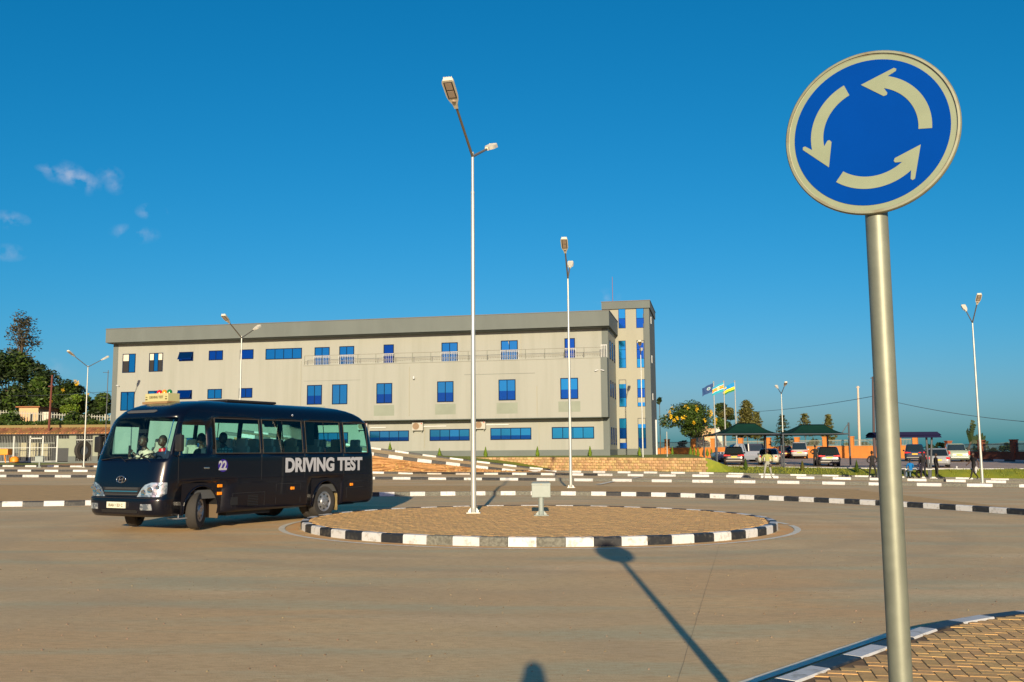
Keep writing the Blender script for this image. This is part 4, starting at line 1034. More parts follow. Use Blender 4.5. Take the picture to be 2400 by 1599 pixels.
for (xc, xa, xb, jl) in ((1.15, .62, 1.68, None), (4.99, 4.46, 5.52, None)):
    for sd in (-1, 1):
        b = MB(); n = 20; ia = []; oa = []
        def yy(x, z):
            w = lut(WW, z); return sd*w
        for k in range(n+1):
            t = math.pi*k/n; c, s = math.cos(t), math.sin(t)
            zc = .42; ix, iz = xc+.455*c, zc+.47*s
            # outer rectangle hit
            ts = []
            if c > 1e-6: ts.append((xb-xc)/c)
            if c < -1e-6: ts.append((xa-xc)/c)
            if s > 1e-6: ts.append((.95-zc)/s)
            q = min(ts); oa.append((xc+c*q, max(.42, zc+s*q))); ia.append((ix, iz))
        ia = [(xc+.455, .30)]+ia+[(xc-.455, .30)]; oa = [(xb, .30)]+oa+[(xa, .30)]
        for (p, q, r_, s_) in zip(ia, ia[1:], oa[1:], oa):
            v = [(p[0], yy(0, p[1]), p[1]), (q[0], yy(0, q[1]), q[1]), (r_[0], yy(0, r_[1]), r_[1]), (s_[0], yy(0, s_[1]), s_[1])]
            b.quad(*(v if sd < 0 else reversed(v)))
        bw(b, 'wheel_arch', M['busp'], bus, 30)
        b = MB()
        for p, q in zip(ia, ia[1:]):
            b.quad((p[0], yy(0, p[1]), p[1]), (q[0], yy(0, q[1]), q[1]), (q[0], sd*.55, q[1]), (p[0], sd*.55, p[1]))
        b.quad((xa, sd*.55, .3), (xb, sd*.55, .3), (xb, sd*.55, .95), (xa, sd*.55, .95)); b.build('wheel_well', M['blk'], bus)
        b = MB()
        for p, q in zip(ia, ia[1:]):
            b.tube((p[0], yy(0, p[1])+sd*.006, p[1]), (q[0], yy(0, q[1])+sd*.006, q[1]), .016, n=6)
        b.build('arch_lip', M['busp'], bus)
wheel(bus, 1.15, -.87, .385, .385, .22, math.radians(30), .235, side=-1)
wheel(bus, 1.15, .87, .385, .385, .22, math.radians(30), .235, side=1)
wheel(bus, 4.99, -.88, .385, .385, .22, 0, .235, side=-1); wheel(bus, 4.99, -.60, .385, .385, .2, 0, .235, side=-1)
wheel(bus, 4.99, .88, .385, .385, .22, 0, .235, side=1); wheel(bus, 4.99, .60, .385, .385, .2, 0, .235, side=1)
b = MB(); b.bbox(5.42, -1.0, .16, 5.45, -.45, .75, .01); b.build('mud_flap', mat('dusty_mud_flap', (.20, .15, .06), .8, var=.3, scale=10), bus)
b = MB(); b.bbox(1.60, -1.0, .20, 1.63, -.5, .80, .01); b.build('mud_flap', mat('dusty_inner_panel', (.12, .085, .05), .8), bus)
b = MB(); b.box(.5, -.42, .28, 6.6, .42, .42); b.box(2.0, -.85, .22, 3.3, .2, .36); b.tube((4.99, -.8, .39), (4.99, .8, .39), .07); b.tube((1.15, -.8, .39), (1.15, .8, .39), .05); b.box(6.1, -.5, .24, 6.7, .0, .36); b.build('chassis', M['blk'], bus)
b = MB(); b.box(1.0, -.98, .62, 6.7, .98, .80); b.box(.32, -.96, .62, 1.0, .96, .72); fl = b.build('floor', M['inside'], bus)
b = MB(); b.box(1.0, -.80, 2.40, 6.2, .80, 2.43); b.build('ceiling', mat('pale_bus_ceiling', (.35, .36, .34), .8), bus)
b = MB(); b.bbox(.34, -.85, 1.12, .80, .85, 1.42, .06); db = b.build('dashboard', M['inside'], bus)
b = MB(); Rw = Matrix.Translation((.55, -.10, 1.47)) @ Matrix.Rotation(math.radians(-30), 4, 'Y')
for k in range(24):
    a0, a1 = 2*math.pi*k/24, 2*math.pi*(k+1)/24; b.tube(Rw @ Vector((.2*math.cos(a0), .2*math.sin(a0), 0)), Rw @ Vector((.2*math.cos(a1), .2*math.sin(a1), 0)), .014, n=6)
for a0 in (0, 2.1, 4.2): b.tube(Rw @ Vector((0, 0, -.02)), Rw @ Vector((.2*math.cos(a0), .2*math.sin(a0), 0)), .012, n=6)
b.tube(Rw @ Vector((0, 0, 0)), Rw @ Vector((-.2, 0, -.3)), .02, n=6); b.build('steering_wheel', M['blk'], bus)
def seat(x, y, mt, tilt=.12, h=1.0, w=.42):
    b = MB(); b.bbox(x, y-w/2, 1.02, x+.42, y+w/2, 1.14, .03)
    T = Matrix.Translation((x+.42, y, 1.10)) @ Matrix.Rotation(tilt, 4, 'Y')
    b.bbox(-.05, -w/2, 0, .05, w/2, .62, .045, M=T); b.bbox(-.045, -.14, .60, .04, .14, .80, .04, M=T)
    b.box(x+.1, y-w/2+.05, .8, x+.16, y-w/2+.09, 1.02); b.box(x+.3, y+w/2-.09, .8, x+.36, y+w/2-.05, 1.02)
    b.build('seat', mt, bus, smooth=50)
seat(.92, -.10, M['seat']); seat(.92, .50, M['seat'])
for i, x in enumerate((2.05, 2.85, 3.62, 4.4, 5.2, 5.95)):
    for y in (-.72, -.28, .38, .76): seat(x, y, M['seatb'] if (i, y) in ((2, -.72), (4, -.72)) else M['seat'])
# window pillars, rubber frames and sliding dividers (both sides)
for sd in (-1, 1):
    def wy(z): return sd*(lut(WW, z)+.004)
    for x in (1.45, 2.835, 4.22, 5.61):
        b = MB(); b.add([(x-.035, wy(1.54), 1.54), (x+.035, wy(1.54), 1.54), (x+.035, wy(2.33), 2.33), (x-.035, wy(2.33), 2.33), (x-.035, wy(1.54)-sd*.03, 1.54), (x+.035, wy(1.54)-sd*.03, 1.54), (x+.035, wy(2.33)-sd*.03, 2.33), (x-.035, wy(2.33)-sd*.03, 2.33)], [(0, 1, 2, 3), (3, 2, 6, 7), (0, 3, 7, 4), (1, 5, 6, 2)]); b.build('window_pillar', M['blk'], bus)
    for x in (3.52, 4.93):
        b = MB(); b.box(x-.014, min(wy(1.6), wy(1.6)-sd*.03), 1.565, x+.014, max(wy(1.6), wy(1.6)-sd*.03), 1.62); b.add([(x-.014, wy(1.56), 1.56), (x+.014, wy(1.56), 1.56), (x+.014, wy(2.31), 2.31), (x-.014, wy(2.31), 2.31)], [(0, 1, 2, 3)]); b.build('sash_bar', M['blk'], bus)
    b = MB()
    for (xa, xb) in ((1.50, 2.79), (2.88, 4.16), (4.28, 5.52), (5.66, 6.55)):
        b.tube((xa, wy(1.56), 1.56), (xb, wy(1.56), 1.56), .012, n=6); b.tube((xa, wy(2.31), 2.31), (xb, wy(2.31), 2.31), .012, n=6); b.tube((xa, wy(1.56), 1.56), (xa, wy(2.31), 2.31), .012, n=6); b.tube((xb, wy(1.56), 1.56), (xb, wy(2.31), 2.31), .012, n=6)
    b.build('window_seal', M['rub'], bus)
    # door outline grooves & handle
    b = MB()
    for (p, q) in (((.52, 1.50), (.52, .95)), ((1.40, 2.25), (1.40, .98)), ((.56, 2.2), (1.40, 2.25))):
        b.tube((p[0], wy(p[1])-sd*.003, p[1]), (q[0], wy(q[1])-sd*.003, q[1]), .005, n=5)
    b.build('door_seam', M['blk'], bus)
    b = MB(); b.bbox(1.18, wy(1.25)-.012, 1.24, 1.32, wy(1.25)+.012, 1.275, .006); b.build('door_handle', M['chrome'], bus)
    b = MB(); b.tube((1.5, wy(1.02)+sd*-.001, 1.02), (6.6, wy(1.02), 1.02), .008, n=6); b.tube((.6, wy(1.0), 1.0), (1.4, wy(1.02), 1.02), .008, n=6); b.build('body_crease', M['busp'], bus)
    for (x, z, L_) in ((1.62, .875, .10), (1.62, .715, .10), (3.82, .75, .09), (5.92, .77, .08)):
        b = MB(); y0_ = sd*lut(WW, z); b.bbox(x-L_/2-.01, y0_-.022, z-.032, x+L_/2+.01, y0_+.022, z+.032, .008); b.build('side_marker', M['amber'], bus)
    b = MB(); b.box(1.95, sd*1.018-.004, .45, 2.15, sd*1.018+.004, .62)
    for k in range(7): b.box(2.45, sd*1.02-.004, .42+k*.035, 2.75, sd*1.02+.012, .435+k*.035)
    tag(b.build('side_vent', M['blk'], bus), kind='stuff')
b = MB(); b.ball((3.9, -.92, 2.44), .03, 6, (1, .6, 1)); b.build('clearance_lamp', M['lens'], bus)
b = MB()
for x in (2.83, 4.22, 5.62):
    b.tube((x, -1.0305, .98), (x, -1.0305, 1.53), .0035, n=4)
for (p, q) in (((2.0, .40), (2.0, .70)), ((2.0, .70), (2.95, .70)), ((2.95, .70), (2.95, .40)), ((3.3, .42), (3.3, .86)), ((3.3, .86), (4.1, .86)), ((4.1, .86), (4.1, .42)), ((5.75, .45), (5.75, .70)), ((5.75, .70), (6.4, .70))):
    b.tube((p[0], -lut(WW, p[1])-.001, p[1]), (q[0], -lut(WW, q[1])-.001, q[1]), .0035, n=4)
tag(b.build('panel_seams', mat('panel_seam_line', (.03, .03, .03), .4), bus), kind='stuff')  # thin grey lines where the body panels meet
# front details : project pieces onto the nose
def nose(y, z, off=.006):
    xf, xr, w, rx, ry, _ = busfn(z); ay = abs(y)
    if ay <= w-ry: x = xf
    else:
        s = min(1, (ay-(w-ry))/ry); x = xf+rx*(1-math.sqrt(max(0, 1-s*s)))
    return Vector((x-off, y, z))
def nose_patch(name, poly2, mt, off=.01, n=10, parent=None, thick=.02):
    """poly2: list of rows [(y_left,y_right,z)...] from bottom to top"""
    b = MB(); vs = []
    for (ya, yb, z) in poly2:
        for k in range(n+1): vs.append(nose(ya+(yb-ya)*k/n, z, off))
    for (ya, yb, z) in poly2:
        for k in range(n+1): vs.append(nose(ya+(yb-ya)*k/n, z, off-thick))
    m_ = len(poly2); o2 = m_*(n+1)
    fs = [(j*(n+1)+k, j*(n+1)+k+1, (j+1)*(n+1)+k+1, (j+1)*(n+1)+k) for j in range(m_-1) for k in range(n)]
    fs += [(k, o2+k, o2+k+1, k+1) for k in range(n)]+[((m_-1)*(n+1)+k, (m_-1)*(n+1)+k+1, o2+(m_-1)*(n+1)+k+1, o2+(m_-1)*(n+1)+k) for k in range(n)]
    for j in range(m_-1):
        fs += [(j*(n+1), (j+1)*(n+1), o2+(j+1)*(n+1), o2+j*(n+1)), (j*(n+1)+n, o2+j*(n+1)+n, o2+(j+1)*(n+1)+n, (j+1)*(n+1)+n)]
    b.add(vs, fs); return b.build(name, mt, parent or bus, smooth=35)
def sgnpatch(name, rows, mt, **k):
    for s in (-1, 1):
        nose_patch(name, [((s*a), (s*b_), z) for a, b_, z in rows], mt, **k)
M['shell'] = mat('headlamp_reflector', (.62, .68, .74), .16, metal=.7, col2=(.20, .25, .32), scale=-9, facw=(.46, .54), bump=.3, bscale=12)
for s in (-1, 1):
    hl = nose_patch('headlight', [(s*a, s*c, z) for a, c, z in ((.46, .96, .70), (.50, 1.02, .76), (.57, 1.024, .86), (.66, 1.024, .94), (.80, 1.024, .985))], M['shell'], off=.015)
    for (yy_, zz_, rr_) in ((.63, .79, .055), (.78, .84, .06), (.92, .89, .045)):
        c = nose(s*yy_, zz_, .02); b = MB(); b.lathe([(.001, .012), (rr_*.4, .008), (rr_*.9, .012), (rr_, 0)], 14, Matrix.Translation(c) @ Matrix.Rotation(-math.pi/2, 4, 'Y') @ Matrix.Rotation(0, 4, 'Z')); b.build('bulb_reflector', M['chrome'], hl, smooth=60)
    fg = nose_patch('fog_light', [(s*.60, s*.86, .44), (s*.60, s*.86, .48), (s*.61, s*.84, .56)], M['shell'], off=.012)
nose_patch('grille', [(-.46, .46, .72), (-.54, .54, .89)], M['blk'], off=.006)
for z in (.74, .85, .87): nose_patch('grille_bar', [(-.46, .46, z), (-.46, .46, z+.008)], M['inside'], off=.012)
nose_patch('grille_chrome_bar', [(-.46, .46, .795), (-.48, .48, .817)], M['chrome'], off=.022)
nose_patch('bumper_lip', [(-.96, .96, .665), (-.96, .96, .685)], M['blk'], off=.010, n=24)
nose_patch('air_intake', [(-.5, .5, .38), (-.5, .5, .44)], M['blk'], off=.006)
def on_nose_text(s, size, yc, z, mt, name, sx=1, off=.012, bold=.0, parent=None):
    me = text_mesh(s, size, mt, bold, .001, name, sx); w = max(v.co.x for v in me.vertices)
    o = link(name, me, parent or bus); p = nose(yc, z, off)
    # text x axis -> bus local -y (reads left to right from the front)
    o.matrix_local = Matrix(((0, 0, -1, p.x), (-1, 0, 0, yc+w/2), (0, 1, 0, z), (0, 0, 0, 1))); return o
PY = .04
b = MB(); b.bbox(-.045, PY-.26, .47, -.012, PY+.26, .595, .006); pl = b.build('number_plate', M['plate'], bus)
on_nose_text('RAH 633 C', .088, PY, .50, M['ink'], 'plate_lettering', .98, .046, .002, pl)
# maker's oval emblem with a slanted H
b = MB(); ec = nose(.03, 1.045, .012)
for k in range(28):
    a0, a1 = 2*math.pi*k/28, 2*math.pi*(k+1)/28
    b.tube((ec.x, ec.y+.125*math.cos(a0), ec.z+.066*math.sin(a0)), (ec.x, ec.y+.125*math.cos(a1), ec.z+.066*math.sin(a1)), .0075, n=6)
b.tube((ec.x, ec.y+.072, ec.z-.045), (ec.x, ec.y+.025, ec.z+.05), .010, n=6); b.tube((ec.x, ec.y-.025, ec.z-.05), (ec.x, ec.y-.072, ec.z+.045), .010, n=6); b.tube((ec.x, ec.y+.05, ec.z-.012), (ec.x, ec.y-.05, ec.z+.012), .009, n=6)
b.build('emblem', M['chrome'], bus, smooth=60)
for ya, yb in ((.75, .18), (.05, -.50)):
    b = MB(); p0 = nose(ya, 1.44, .012); p1 = nose(yb, 1.50, .022); b.tube(p0, p1, .009, n=6); q = nose(yb-.2, 1.40, .03); b.tube(p1, q, .006, n=6); b.build('wiper', M['blk'], bus)
for s in (-1, 1):
    b = MB(); q = nose(s*.98, 1.62, .0); base = Vector((.60, s*1.03, 1.50))
    b.tube((.50, s*1.0, 1.95), (.42, s*1.16, 1.92), .013); b.tube((.50, s*1.02, 1.50), (.42, s*1.16, 1.56), .013); b.tube((.42, s*1.16, 1.52), (.42, s*1.16, 1.96), .013); mr = b.build('mirror_bracket', M['blk'], bus)
    b = MB(); b.bbox(.36, s*1.16-.09, 1.60, .45, s*1.16+.09, 1.94, .03); b.build('mirror', M['blk'], bus, smooth=50)
b = MB(); b.box(.70, .1, 2.0, .74, .32, 2.08); b.build('inner_mirror', M['blk'], bus)
b = MB()
for z in (.22,): b.bbox(.55, -1.0, .235, 1.0-.08, -.72, .262, .005)
b.tube((.60, -.98, .25), (.60, -.98, .40), .012); b.tube((.90, -.98, .25), (.90, -.98, .40), .012); b.build('step', M['hub'], bus)
# side lettering
def side_text(s, size, x, z, mt, name, sx=1, bold=0, off=.006, slope=0.0):
    me = text_mesh(s, size, mt, bold, .001, name, sx); o = link(name, me, bus)
    cs, sn = math.cos(slope), math.sin(slope)
    o.matrix_local = Matrix(((cs, -sn, 0, x), (0, 0, -1, -1.03-off), (sn, cs, 0, z), (0, 0, 0, 1))); return me, o
me, o = side_text('DRIVING TEST', .43, 3.56, 1.135, M['letter'], 'lettering', 1, .0195)
w = max(v.co.x for v in me.vertices); f_ = (6.33-3.56)/w
for v in me.vertices: v.co.x *= f_
b = MB(); b.lathe([(.001, .004), (.135, .004), (.135, .0)], 28, Matrix.Translation((1.70, -1.03, 1.30)) @ Matrix.Rotation(math.pi/2, 4, 'X')); pd = b.build('number_disc', M['purple'], bus)
me, o = side_text('22', .26, 1.575, 1.215, M['letter'], 'number_22', .85, .010, .008)
# roof sign
b = MB(); T = Matrix.Translation((1.28, .33, 2.66)); b.bbox(-.16, -.34, .03, .16, .34, .21, .012, M=T); rsn = b.build('roof_sign', M['signy'], bus)
b = MB(); b.box(-.20, -.37, -.02, .24, .37, .03, M=T); b.build('roof_sign_base', mat('brown_sign_base', (.24, .15, .07), .7), rsn)
me = text_mesh('DRIVING TEST', .075, M['ink'], .0015, .001, 'roof_sign_lettering', .85); w = max(v.co.x for v in me.vertices)
o = link('roof_sign_lettering', me, rsn); o.matrix_local = Matrix(((0, 0, -1, 1.28-.163), (-1, 0, 0, .33+w/2), (0, 1, 0, 2.66+.10), (0, 0, 0, 1)))
for s in (-1, 1):
    b = MB(); b.box(-.164, s*.29-.03, .07, -.161, s*.29+.03, .095, M=T); b.box(-.164, s*.29-.025, .125, -.161, s*.29+.025, .14, M=T); b.build('roof_sign_mark', M['ink'], rsn)
for y, mt in ((.09, M['redl']), (-.06, M['amber']), (-.21, M['greenl'])):
    b = MB(); b.lathe([(.055, 0), (.055, .03), (.045, .065), (.02, .085), (.001, .088)], 14, Matrix.Translation((1.28, .33+y, 2.87))); b.build('beacon', mt, bus, smooth=70)
b = MB(); b.bbox(2.35, -.45, 2.71, 3.9, .45, 2.77, .03); b.build('roof_hatch', M['blk'], bus)
b = MB()
nose_patch('roof_badge', [(-.25, .5, 2.42), (-.32, .57, 2.45), (-.25, .5, 2.48)], M['inside'], off=.008)
b = MB(); b.tube(nose(.86, 1.55, .01), nose(.80, 2.25, .01), .012, n=6); b.build('pillar_trim', M['chrome'], bus); b = MB(); b.tube(nose(-.93, 1.55, .01), nose(-.86, 2.25, .01), .009, n=6); b.build('pillar_trim', M['chrome'], bus)
for s in (-1, 1):
    b = MB(); b.bbox(6.85, s*.78-.08, .78, 6.95, s*.78+.08, 1.1, .02); b.build('tail_light', M['redl'], bus)
b = MB(); b.add([(2.95, -.90, 2.30), (3.45, -.90, 2.30), (3.40, -.93, 2.15), (3.0, -.93, 2.15)], [(0, 1, 2, 3)]); b.bbox(4.42, -.90, 1.75, 4.68, -.87, 2.31, .01); b.build('curtain', M['blk'], bus)
# ------------------------------------------------------------------ people
def person(label, loc, rz, pose='stand', shirt=(.02, .02, .022), pants=(.02, .02, .022), h=1.72, long=True, plaid=None, item=None, loc_parent=None, group='people'):
    """faces local -Y"""
    k = h/1.72
    J = {'pel': (0, 0, .95), 'waist': (0, .01, 1.08), 'chest': (0, .0, 1.30), 'neck': (0, .015, 1.47), 'hd0': (0, .0, 1.54),
         'hipL': (.095, 0, .90), 'kneL': (.11, -.02, .50), 'ankL': (.11, .02, .09), 'toeL': (.13, -.15, .035),
         'hipR': (-.095, 0, .90), 'kneR': (-.11, -.02, .50), 'ankR': (-.11, .02, .09), 'toeR': (-.13, -.15, .035),
         'shL': (.185, .01, 1.40), 'elL': (.235, .02, 1.13), 'wrL': (.235, -.05, .89), 'haL': (.235, -.07, .83),
         'shR': (-.185, .01, 1.40), 'elR': (-.235, .02, 1.13), 'wrR': (-.235, -.05, .89), 'haR': (-.235, -.07, .83)}
    def up(**q): J.update(q)
    if pose == 'apart': up(kneL=(.17, -.02, .50), ankL=(.22, .02, .09), toeL=(.26, -.14, .035), kneR=(-.17, -.02, .50), ankR=(-.22, .02, .09), toeR=(-.26, -.14, .035), elL=(.33, .04, 1.16), wrL=(.25, -.12, 1.02), haL=(.19, -.16, 1.0), elR=(-.33, .04, 1.16), wrR=(-.25, -.12, 1.02), haR=(-.19, -.16, 1.0))
    if pose == 'hip': up(elL=(.38, .08, 1.20), wrL=(.20, -.02, 1.04), haL=(.15, -.05, 1.02), kneL=(.13, -.02, .5), ankL=(.16, .02, .09), toeL=(.2, -.14, .035))
    if pose == 'walk': up(kneL=(.10, -.22, .52), ankL=(.10, -.34, .12), toeL=(.11, -.50, .07), kneR=(-.10, .06, .50), ankR=(-.10, .36, .14), toeR=(-.10, .24, .035), elL=(.25, .16, 1.16), wrL=(.25, .16, .92), haL=(.25, .14, .86), elR=(-.24, -.08, 1.14), wrR=(-.24, -.28, .98), haR=(-.24, -.34, .95))
    if pose == 'sit': up(pel=(0, .05, .56), waist=(0, .06, .68), chest=(0, .02, .90), neck=(0, .0, 1.07), hd0=(0, -.02, 1.14), hipL=(.095, .04, .52), kneL=(.13, -.40, .50), ankL=(.13, -.38, .09), toeL=(.14, -.54, .035), hipR=(-.095, .04, .52), kneR=(-.13, -.40, .50), ankR=(-.13, -.38, .09), toeR=(-.14, -.54, .035), shL=(.185, .03, 1.00), elL=(.25, -.05, .76), wrL=(.14, -.25, .64), haL=(.10, -.31, .62), shR=(-.185, .03, 1.00), elR=(-.25, -.05, .76), wrR=(-.14, -.25, .64), haR=(-.10, -.31, .62))
    if pose == 'phone': up(pel=(0, .05, .56), waist=(0, .06, .68), chest=(0, .0, .90), neck=(0, -.02, 1.07), hd0=(0, -.06, 1.13), hipL=(.095, .04, .52), kneL=(.13, -.40, .50), ankL=(.13, -.38, .09), toeL=(.14, -.54, .035), hipR=(-.095, .04, .52), kneR=(-.13, -.40, .50), ankR=(-.13, -.38, .09), toeR=(-.14, -.54, .035), shL=(.185, .02, 1.00), elL=(.24, -.16, .80), wrL=(.08, -.34, .94), haL=(.04, -.37, 1.00), shR=(-.185, .02, 1.00), elR=(-.26, -.12, .78), wrR=(-.10, -.34, .92), haR=(-.05, -.37, .98))
    if pose == 'drive': up(pel=(0, .05, .56), waist=(0, .06, .68), chest=(0, .02, .90), neck=(0, .0, 1.07), hd0=(0, -.02, 1.14), hipL=(.095, .04, .52), kneL=(.13, -.40, .50), ankL=(.13, -.38, .09), toeL=(.14, -.54, .035), hipR=(-.095, .04, .52), kneR=(-.13, -.40, .50), ankR=(-.13, -.38, .09), toeR=(-.14, -.54, .035), shL=(.185, .03, 1.00), elL=(.24, -.12, .82), wrL=(.17, -.36, .90), haL=(.15, -.42, .93), shR=(-.185, .03, 1.00), elR=(-.24, -.12, .82), wrR=(-.17, -.36, .90), haR=(-.15, -.42, .93))
    if pose == 'shoot': up(elL=(.30, -.12, 1.22), wrL=(.12, -.28, 1.45), haL=(.06, -.28, 1.50), elR=(-.30, -.12, 1.22), wrR=(-.14, -.28, 1.45), haR=(-.09, -.28, 1.50))
    Rr = {'pel': .135, 'waist': .125, 'chest': .15, 'neck': .058, 'hd0': .055, 'hip': .095, 'kne': .062, 'ank': .042, 'toe': .034, 'sh': .062, 'el': .045, 'wr': .030, 'ha': .030}
    E_ = [('pel', 'waist'), ('waist', 'chest'), ('chest', 'neck'), ('neck', 'hd0')]
    for s in 'LR': E_ += [('pel', 'hip'+s), ('hip'+s, 'kne'+s), ('kne'+s, 'ank'+s), ('ank'+s, 'toe'+s), ('chest', 'sh'+s), ('sh'+s, 'el'+s), ('el'+s, 'wr'+s), ('wr'+s, 'ha'+s)]
    names = list(J); me = bpy.data.meshes.new('t'); me.from_pydata([tuple(c*k for c in J[n]) for n in names], [(names.index(a), names.index(b_)) for a, b_ in E_], [])
    o = bpy.data.objects.new('t', me); COL.objects.link(o)
    sm = o.modifiers.new('skin', 'SKIN'); sv = me.skin_vertices[0].data
    for i, n in enumerate(names):
        r = Rr.get(n) or Rr[n[:-1]]; r *= k
        sv[i].radius = (r, r*.78) if n in ('pel', 'waist', 'chest') else (r, r)
        sv[i].use_root = (n == 'pel')
    ss = o.modifiers.new('ss', 'SUBSURF'); ss.levels = 1
    bpy.context.view_layer.update()
    ev = bpy.data.meshes.new_from_object(o.evaluated_get(bpy.context.evaluated_depsgraph_get()))
    bpy.data.objects.remove(o)
    vs = [v.co.copy() for v in ev.vertices]; fs = [tuple(p.vertices) for p in ev.polygons]; bpy.data.meshes.remove(ev)
    segs = [(Vector(J[a])*k, Vector(J[b_])*k, a, b_) for a, b_ in E_]
    def seg_mat(c):
        best = None
        for a, b_, na, nb in segs:
            d = b_-a; t = cl((c-a).dot(d)/max(1e-9, d.dot(d))); q = (c-(a+d*t)).length/( (Rr.get(na) or Rr[na[:-1]]))
            if best is None or q < best[0]: best = (q, na, nb, t)
        _, na, nb, t = best
        if nb == 'hd0' or (nb == 'neck' and t > .92): return 0
        if nb[:2] == 'ha': return 0
        if nb[:2] == 'wr': return 1 if (long and t < .9) else 0
        if nb[:2] == 'el': return 1 if (long or t < .6) else 0
        if nb[:3] == 'toe': return 3
        if nb[:3] in ('hip', 'kne', 'ank') or (na == 'pel' and nb == 'waist' and t < .25): return 2
        return 1
    b = MB(); b.v = [tuple(v) for v in vs]; b.f = fs
    b.mi = [seg_mat(sum((vs[i] for i in f), Vector())/len(f)) for f in fs]
    # head with nose, ears, eyes; hands with five fingers
    hc = Vector(J['hd0'])*k+Vector((0, -.01, .105))*k
    b.ball(hc, .105*k, 10, (.76, .92, 1.12), 0); b.ball(hc+Vector((0, -.055, -.045))*k, .055*k, 7, (.95, .8, .9), 0)
    b.tube(hc+Vector((0, -.088, .02))*k, hc+Vector((0, -.118, -.022))*k, .010*k, .018*k, 6, 0)
    for s in (-1, 1):
        b.ball(hc+Vector((s*.08, .005, -.01))*k, .025*k, 5, (.4, .8, 1.2), 0)
        b.ball(hc+Vector((s*.034, -.088, .012))*k, .012*k, 5, (1.2, .6, .7), 4)
    b.box(hc.x-.024*k, hc.y-.104*k, hc.z-.062*k, hc.x+.024*k, hc.y-.095*k, hc.z-.054*k, 4)
    for s, sd in (('L', 1), ('R', -1)):
        w = Vector(J['wr'+s])*k; hd = Vector(J['ha'+s])*k; d = (hd-w).normalized(); sx = d.cross(Vector((sd*1.0, .2, 0))).normalized()
        if sx.length < .1: sx = Vector((0, 1, 0))
        for q in range(4):
            L = (.062, .075, .07, .055)[q]*k; base = hd+sx*(q-1.5)*.019*k+d*.012*k; mid = base+d*L*.6; tip = mid+(d*.8+Vector((-sd*.6, 0, 0)))*L*.4
            b.tube(base, mid, .0095*k, .0088*k, 6, 0); b.tube(mid, tip, .0088*k, .007*k, 6, 0)
        tb = hd-sx*.028*k; b.tube(tb, tb+(d*.6-sx*.8)*.05*k, .011*k, .008*k, 6, 0)
    mts = [M['skin'], mat('shirt', shirt, .85, spec=.2), mat('trousers', pants, .85, spec=.2), M['blk'], M['dark']]
    if plaid:
        n = mts[1].node_tree.nodes; L = mts[1].node_tree.links; t = n.new('ShaderNodeTexCoord'); c = n.new('ShaderNodeTexBrick'); c.offset = 0; c.inputs['Scale'].default_value = 9
        c.inputs['Color1'].default_value = (*shirt, 1); c.inputs['Color2'].default_value = (*shirt, 1); c.inputs['Mortar'].default_value = (*plaid, 1); c.inputs['Mortar Size'].default_value = .12; c.inputs['Brick Width'].default_value = .7; c.inputs['Row Height'].default_value = .6
        mp = n.new('ShaderNodeMapping'); mp.inputs['Rotation'].default_value = (math.pi/2, 0, 0); L.new(t.outputs['Object'], mp.inputs[0]); L.new(mp.outputs[0], c.inputs[0]); L.new(c.outputs[0], n['Principled BSDF'].inputs['Base Color'])
    o = b.build('person', mts, None, smooth=180, loc=loc, rot=(0, 0, rz)); tag(o, label, 'person', group)
    hb = MB(); hb.ball(hc+Vector((0, .012, .022))*k, .106*k, 9, (.80, .94, 1.08)); hb.v = [v if (v[2] > hc.z+.045*k or v[1] > hc.y+.03*k) else (hc.x+(v[0]-hc.x)*.7, hc.y+(v[1]-hc.y)*.6, hc.z+.03*k+(v[2]-hc.z)*.2) for v in hb.v]
    hb.build('hair', M['hair'], o, smooth=180)
    return o, J, k
def gp(px, py, dz=0, g=gz): p = P(px, py, dz, g); return p
p = gp(1800, 1121.5, .1); o, J, k = person('man in yellow-green shirt and pale trousers on the median before the white hatchback', tuple(p), math.radians(-8), 'apart', (.27, .29, .10), (.24, .25, .23), 1.72)
b = MB(); b.bbox(-.10, -.16, .72, .06, -.02, .88, .02); b.bbox(-.05, -.22, .76, .02, -.14, .84, .01); cm = b.build('camera_bag', mat('camera_bag_dark', (.05, .025, .02), .6), None, loc=(p.x+.16, p.y-.12, p.z-.02), smooth=40); tag(cm, 'small dark bag held at the right hip of the man in the yellow-green shirt', 'bag')
b = MB(); b.box(-.03, -.02, .40, .03, .04, .92); b.box(-.05, -.03, .1, .05, .05, .42)
p = gp(2046, 1120, .1); person('man in black with legs apart standing at the left end of the bus shelter', tuple(p), math.radians(170), 'apart', h=1.75)
cp = P(1912, 1094, 0, cz); person('person in black leaning beside the black car under the right canopy', (cp.x, cp.y, cp.z), math.radians(150), 'hip', h=1.70)
SHY = 59.0
def shp(px): q = atY(px, 1115, SHY); return q.x
p = gp(2196, 1121.5, .1); person('man in black standing in profile just right of the bus shelter post', tuple(p), math.radians(95), 'stand', h=1.68)
p = gp(2172, 1121, .1); person('person in black standing between the seated pair and the right shelter posts', (p.x, p.y+.5, p.z), math.radians(160), 'stand', (.015, .015, .018), (.02, .02, .03), h=1.76)
p = gp(2284, 1124.5, .1); person('bald man in black walking left toward the shelter beside the right lamp post', tuple(p), math.radians(-78), 'walk', (.012, .012, .014), (.02, .018, .02), h=1.74, long=False)
p = gp(2303, 1122, .1); person('small figure in pale clothes half hidden behind the right lamp post', (p.x+.02, p.y+1.0, p.z), math.radians(-60), 'walk', (.48, .48, .50), (.40, .42, .46), h=.98)
bx = P(2150, 1120, .1)
BSY = bx.y
ps = gp(2136, 1120, .1); person('person in a bright blue top seated on the shelter bench, seen from behind', (ps.x, ps.y+.1, ps.z), math.pi, 'sit', (.005, .13, .38), (.10, .16, .24), h=1.66)
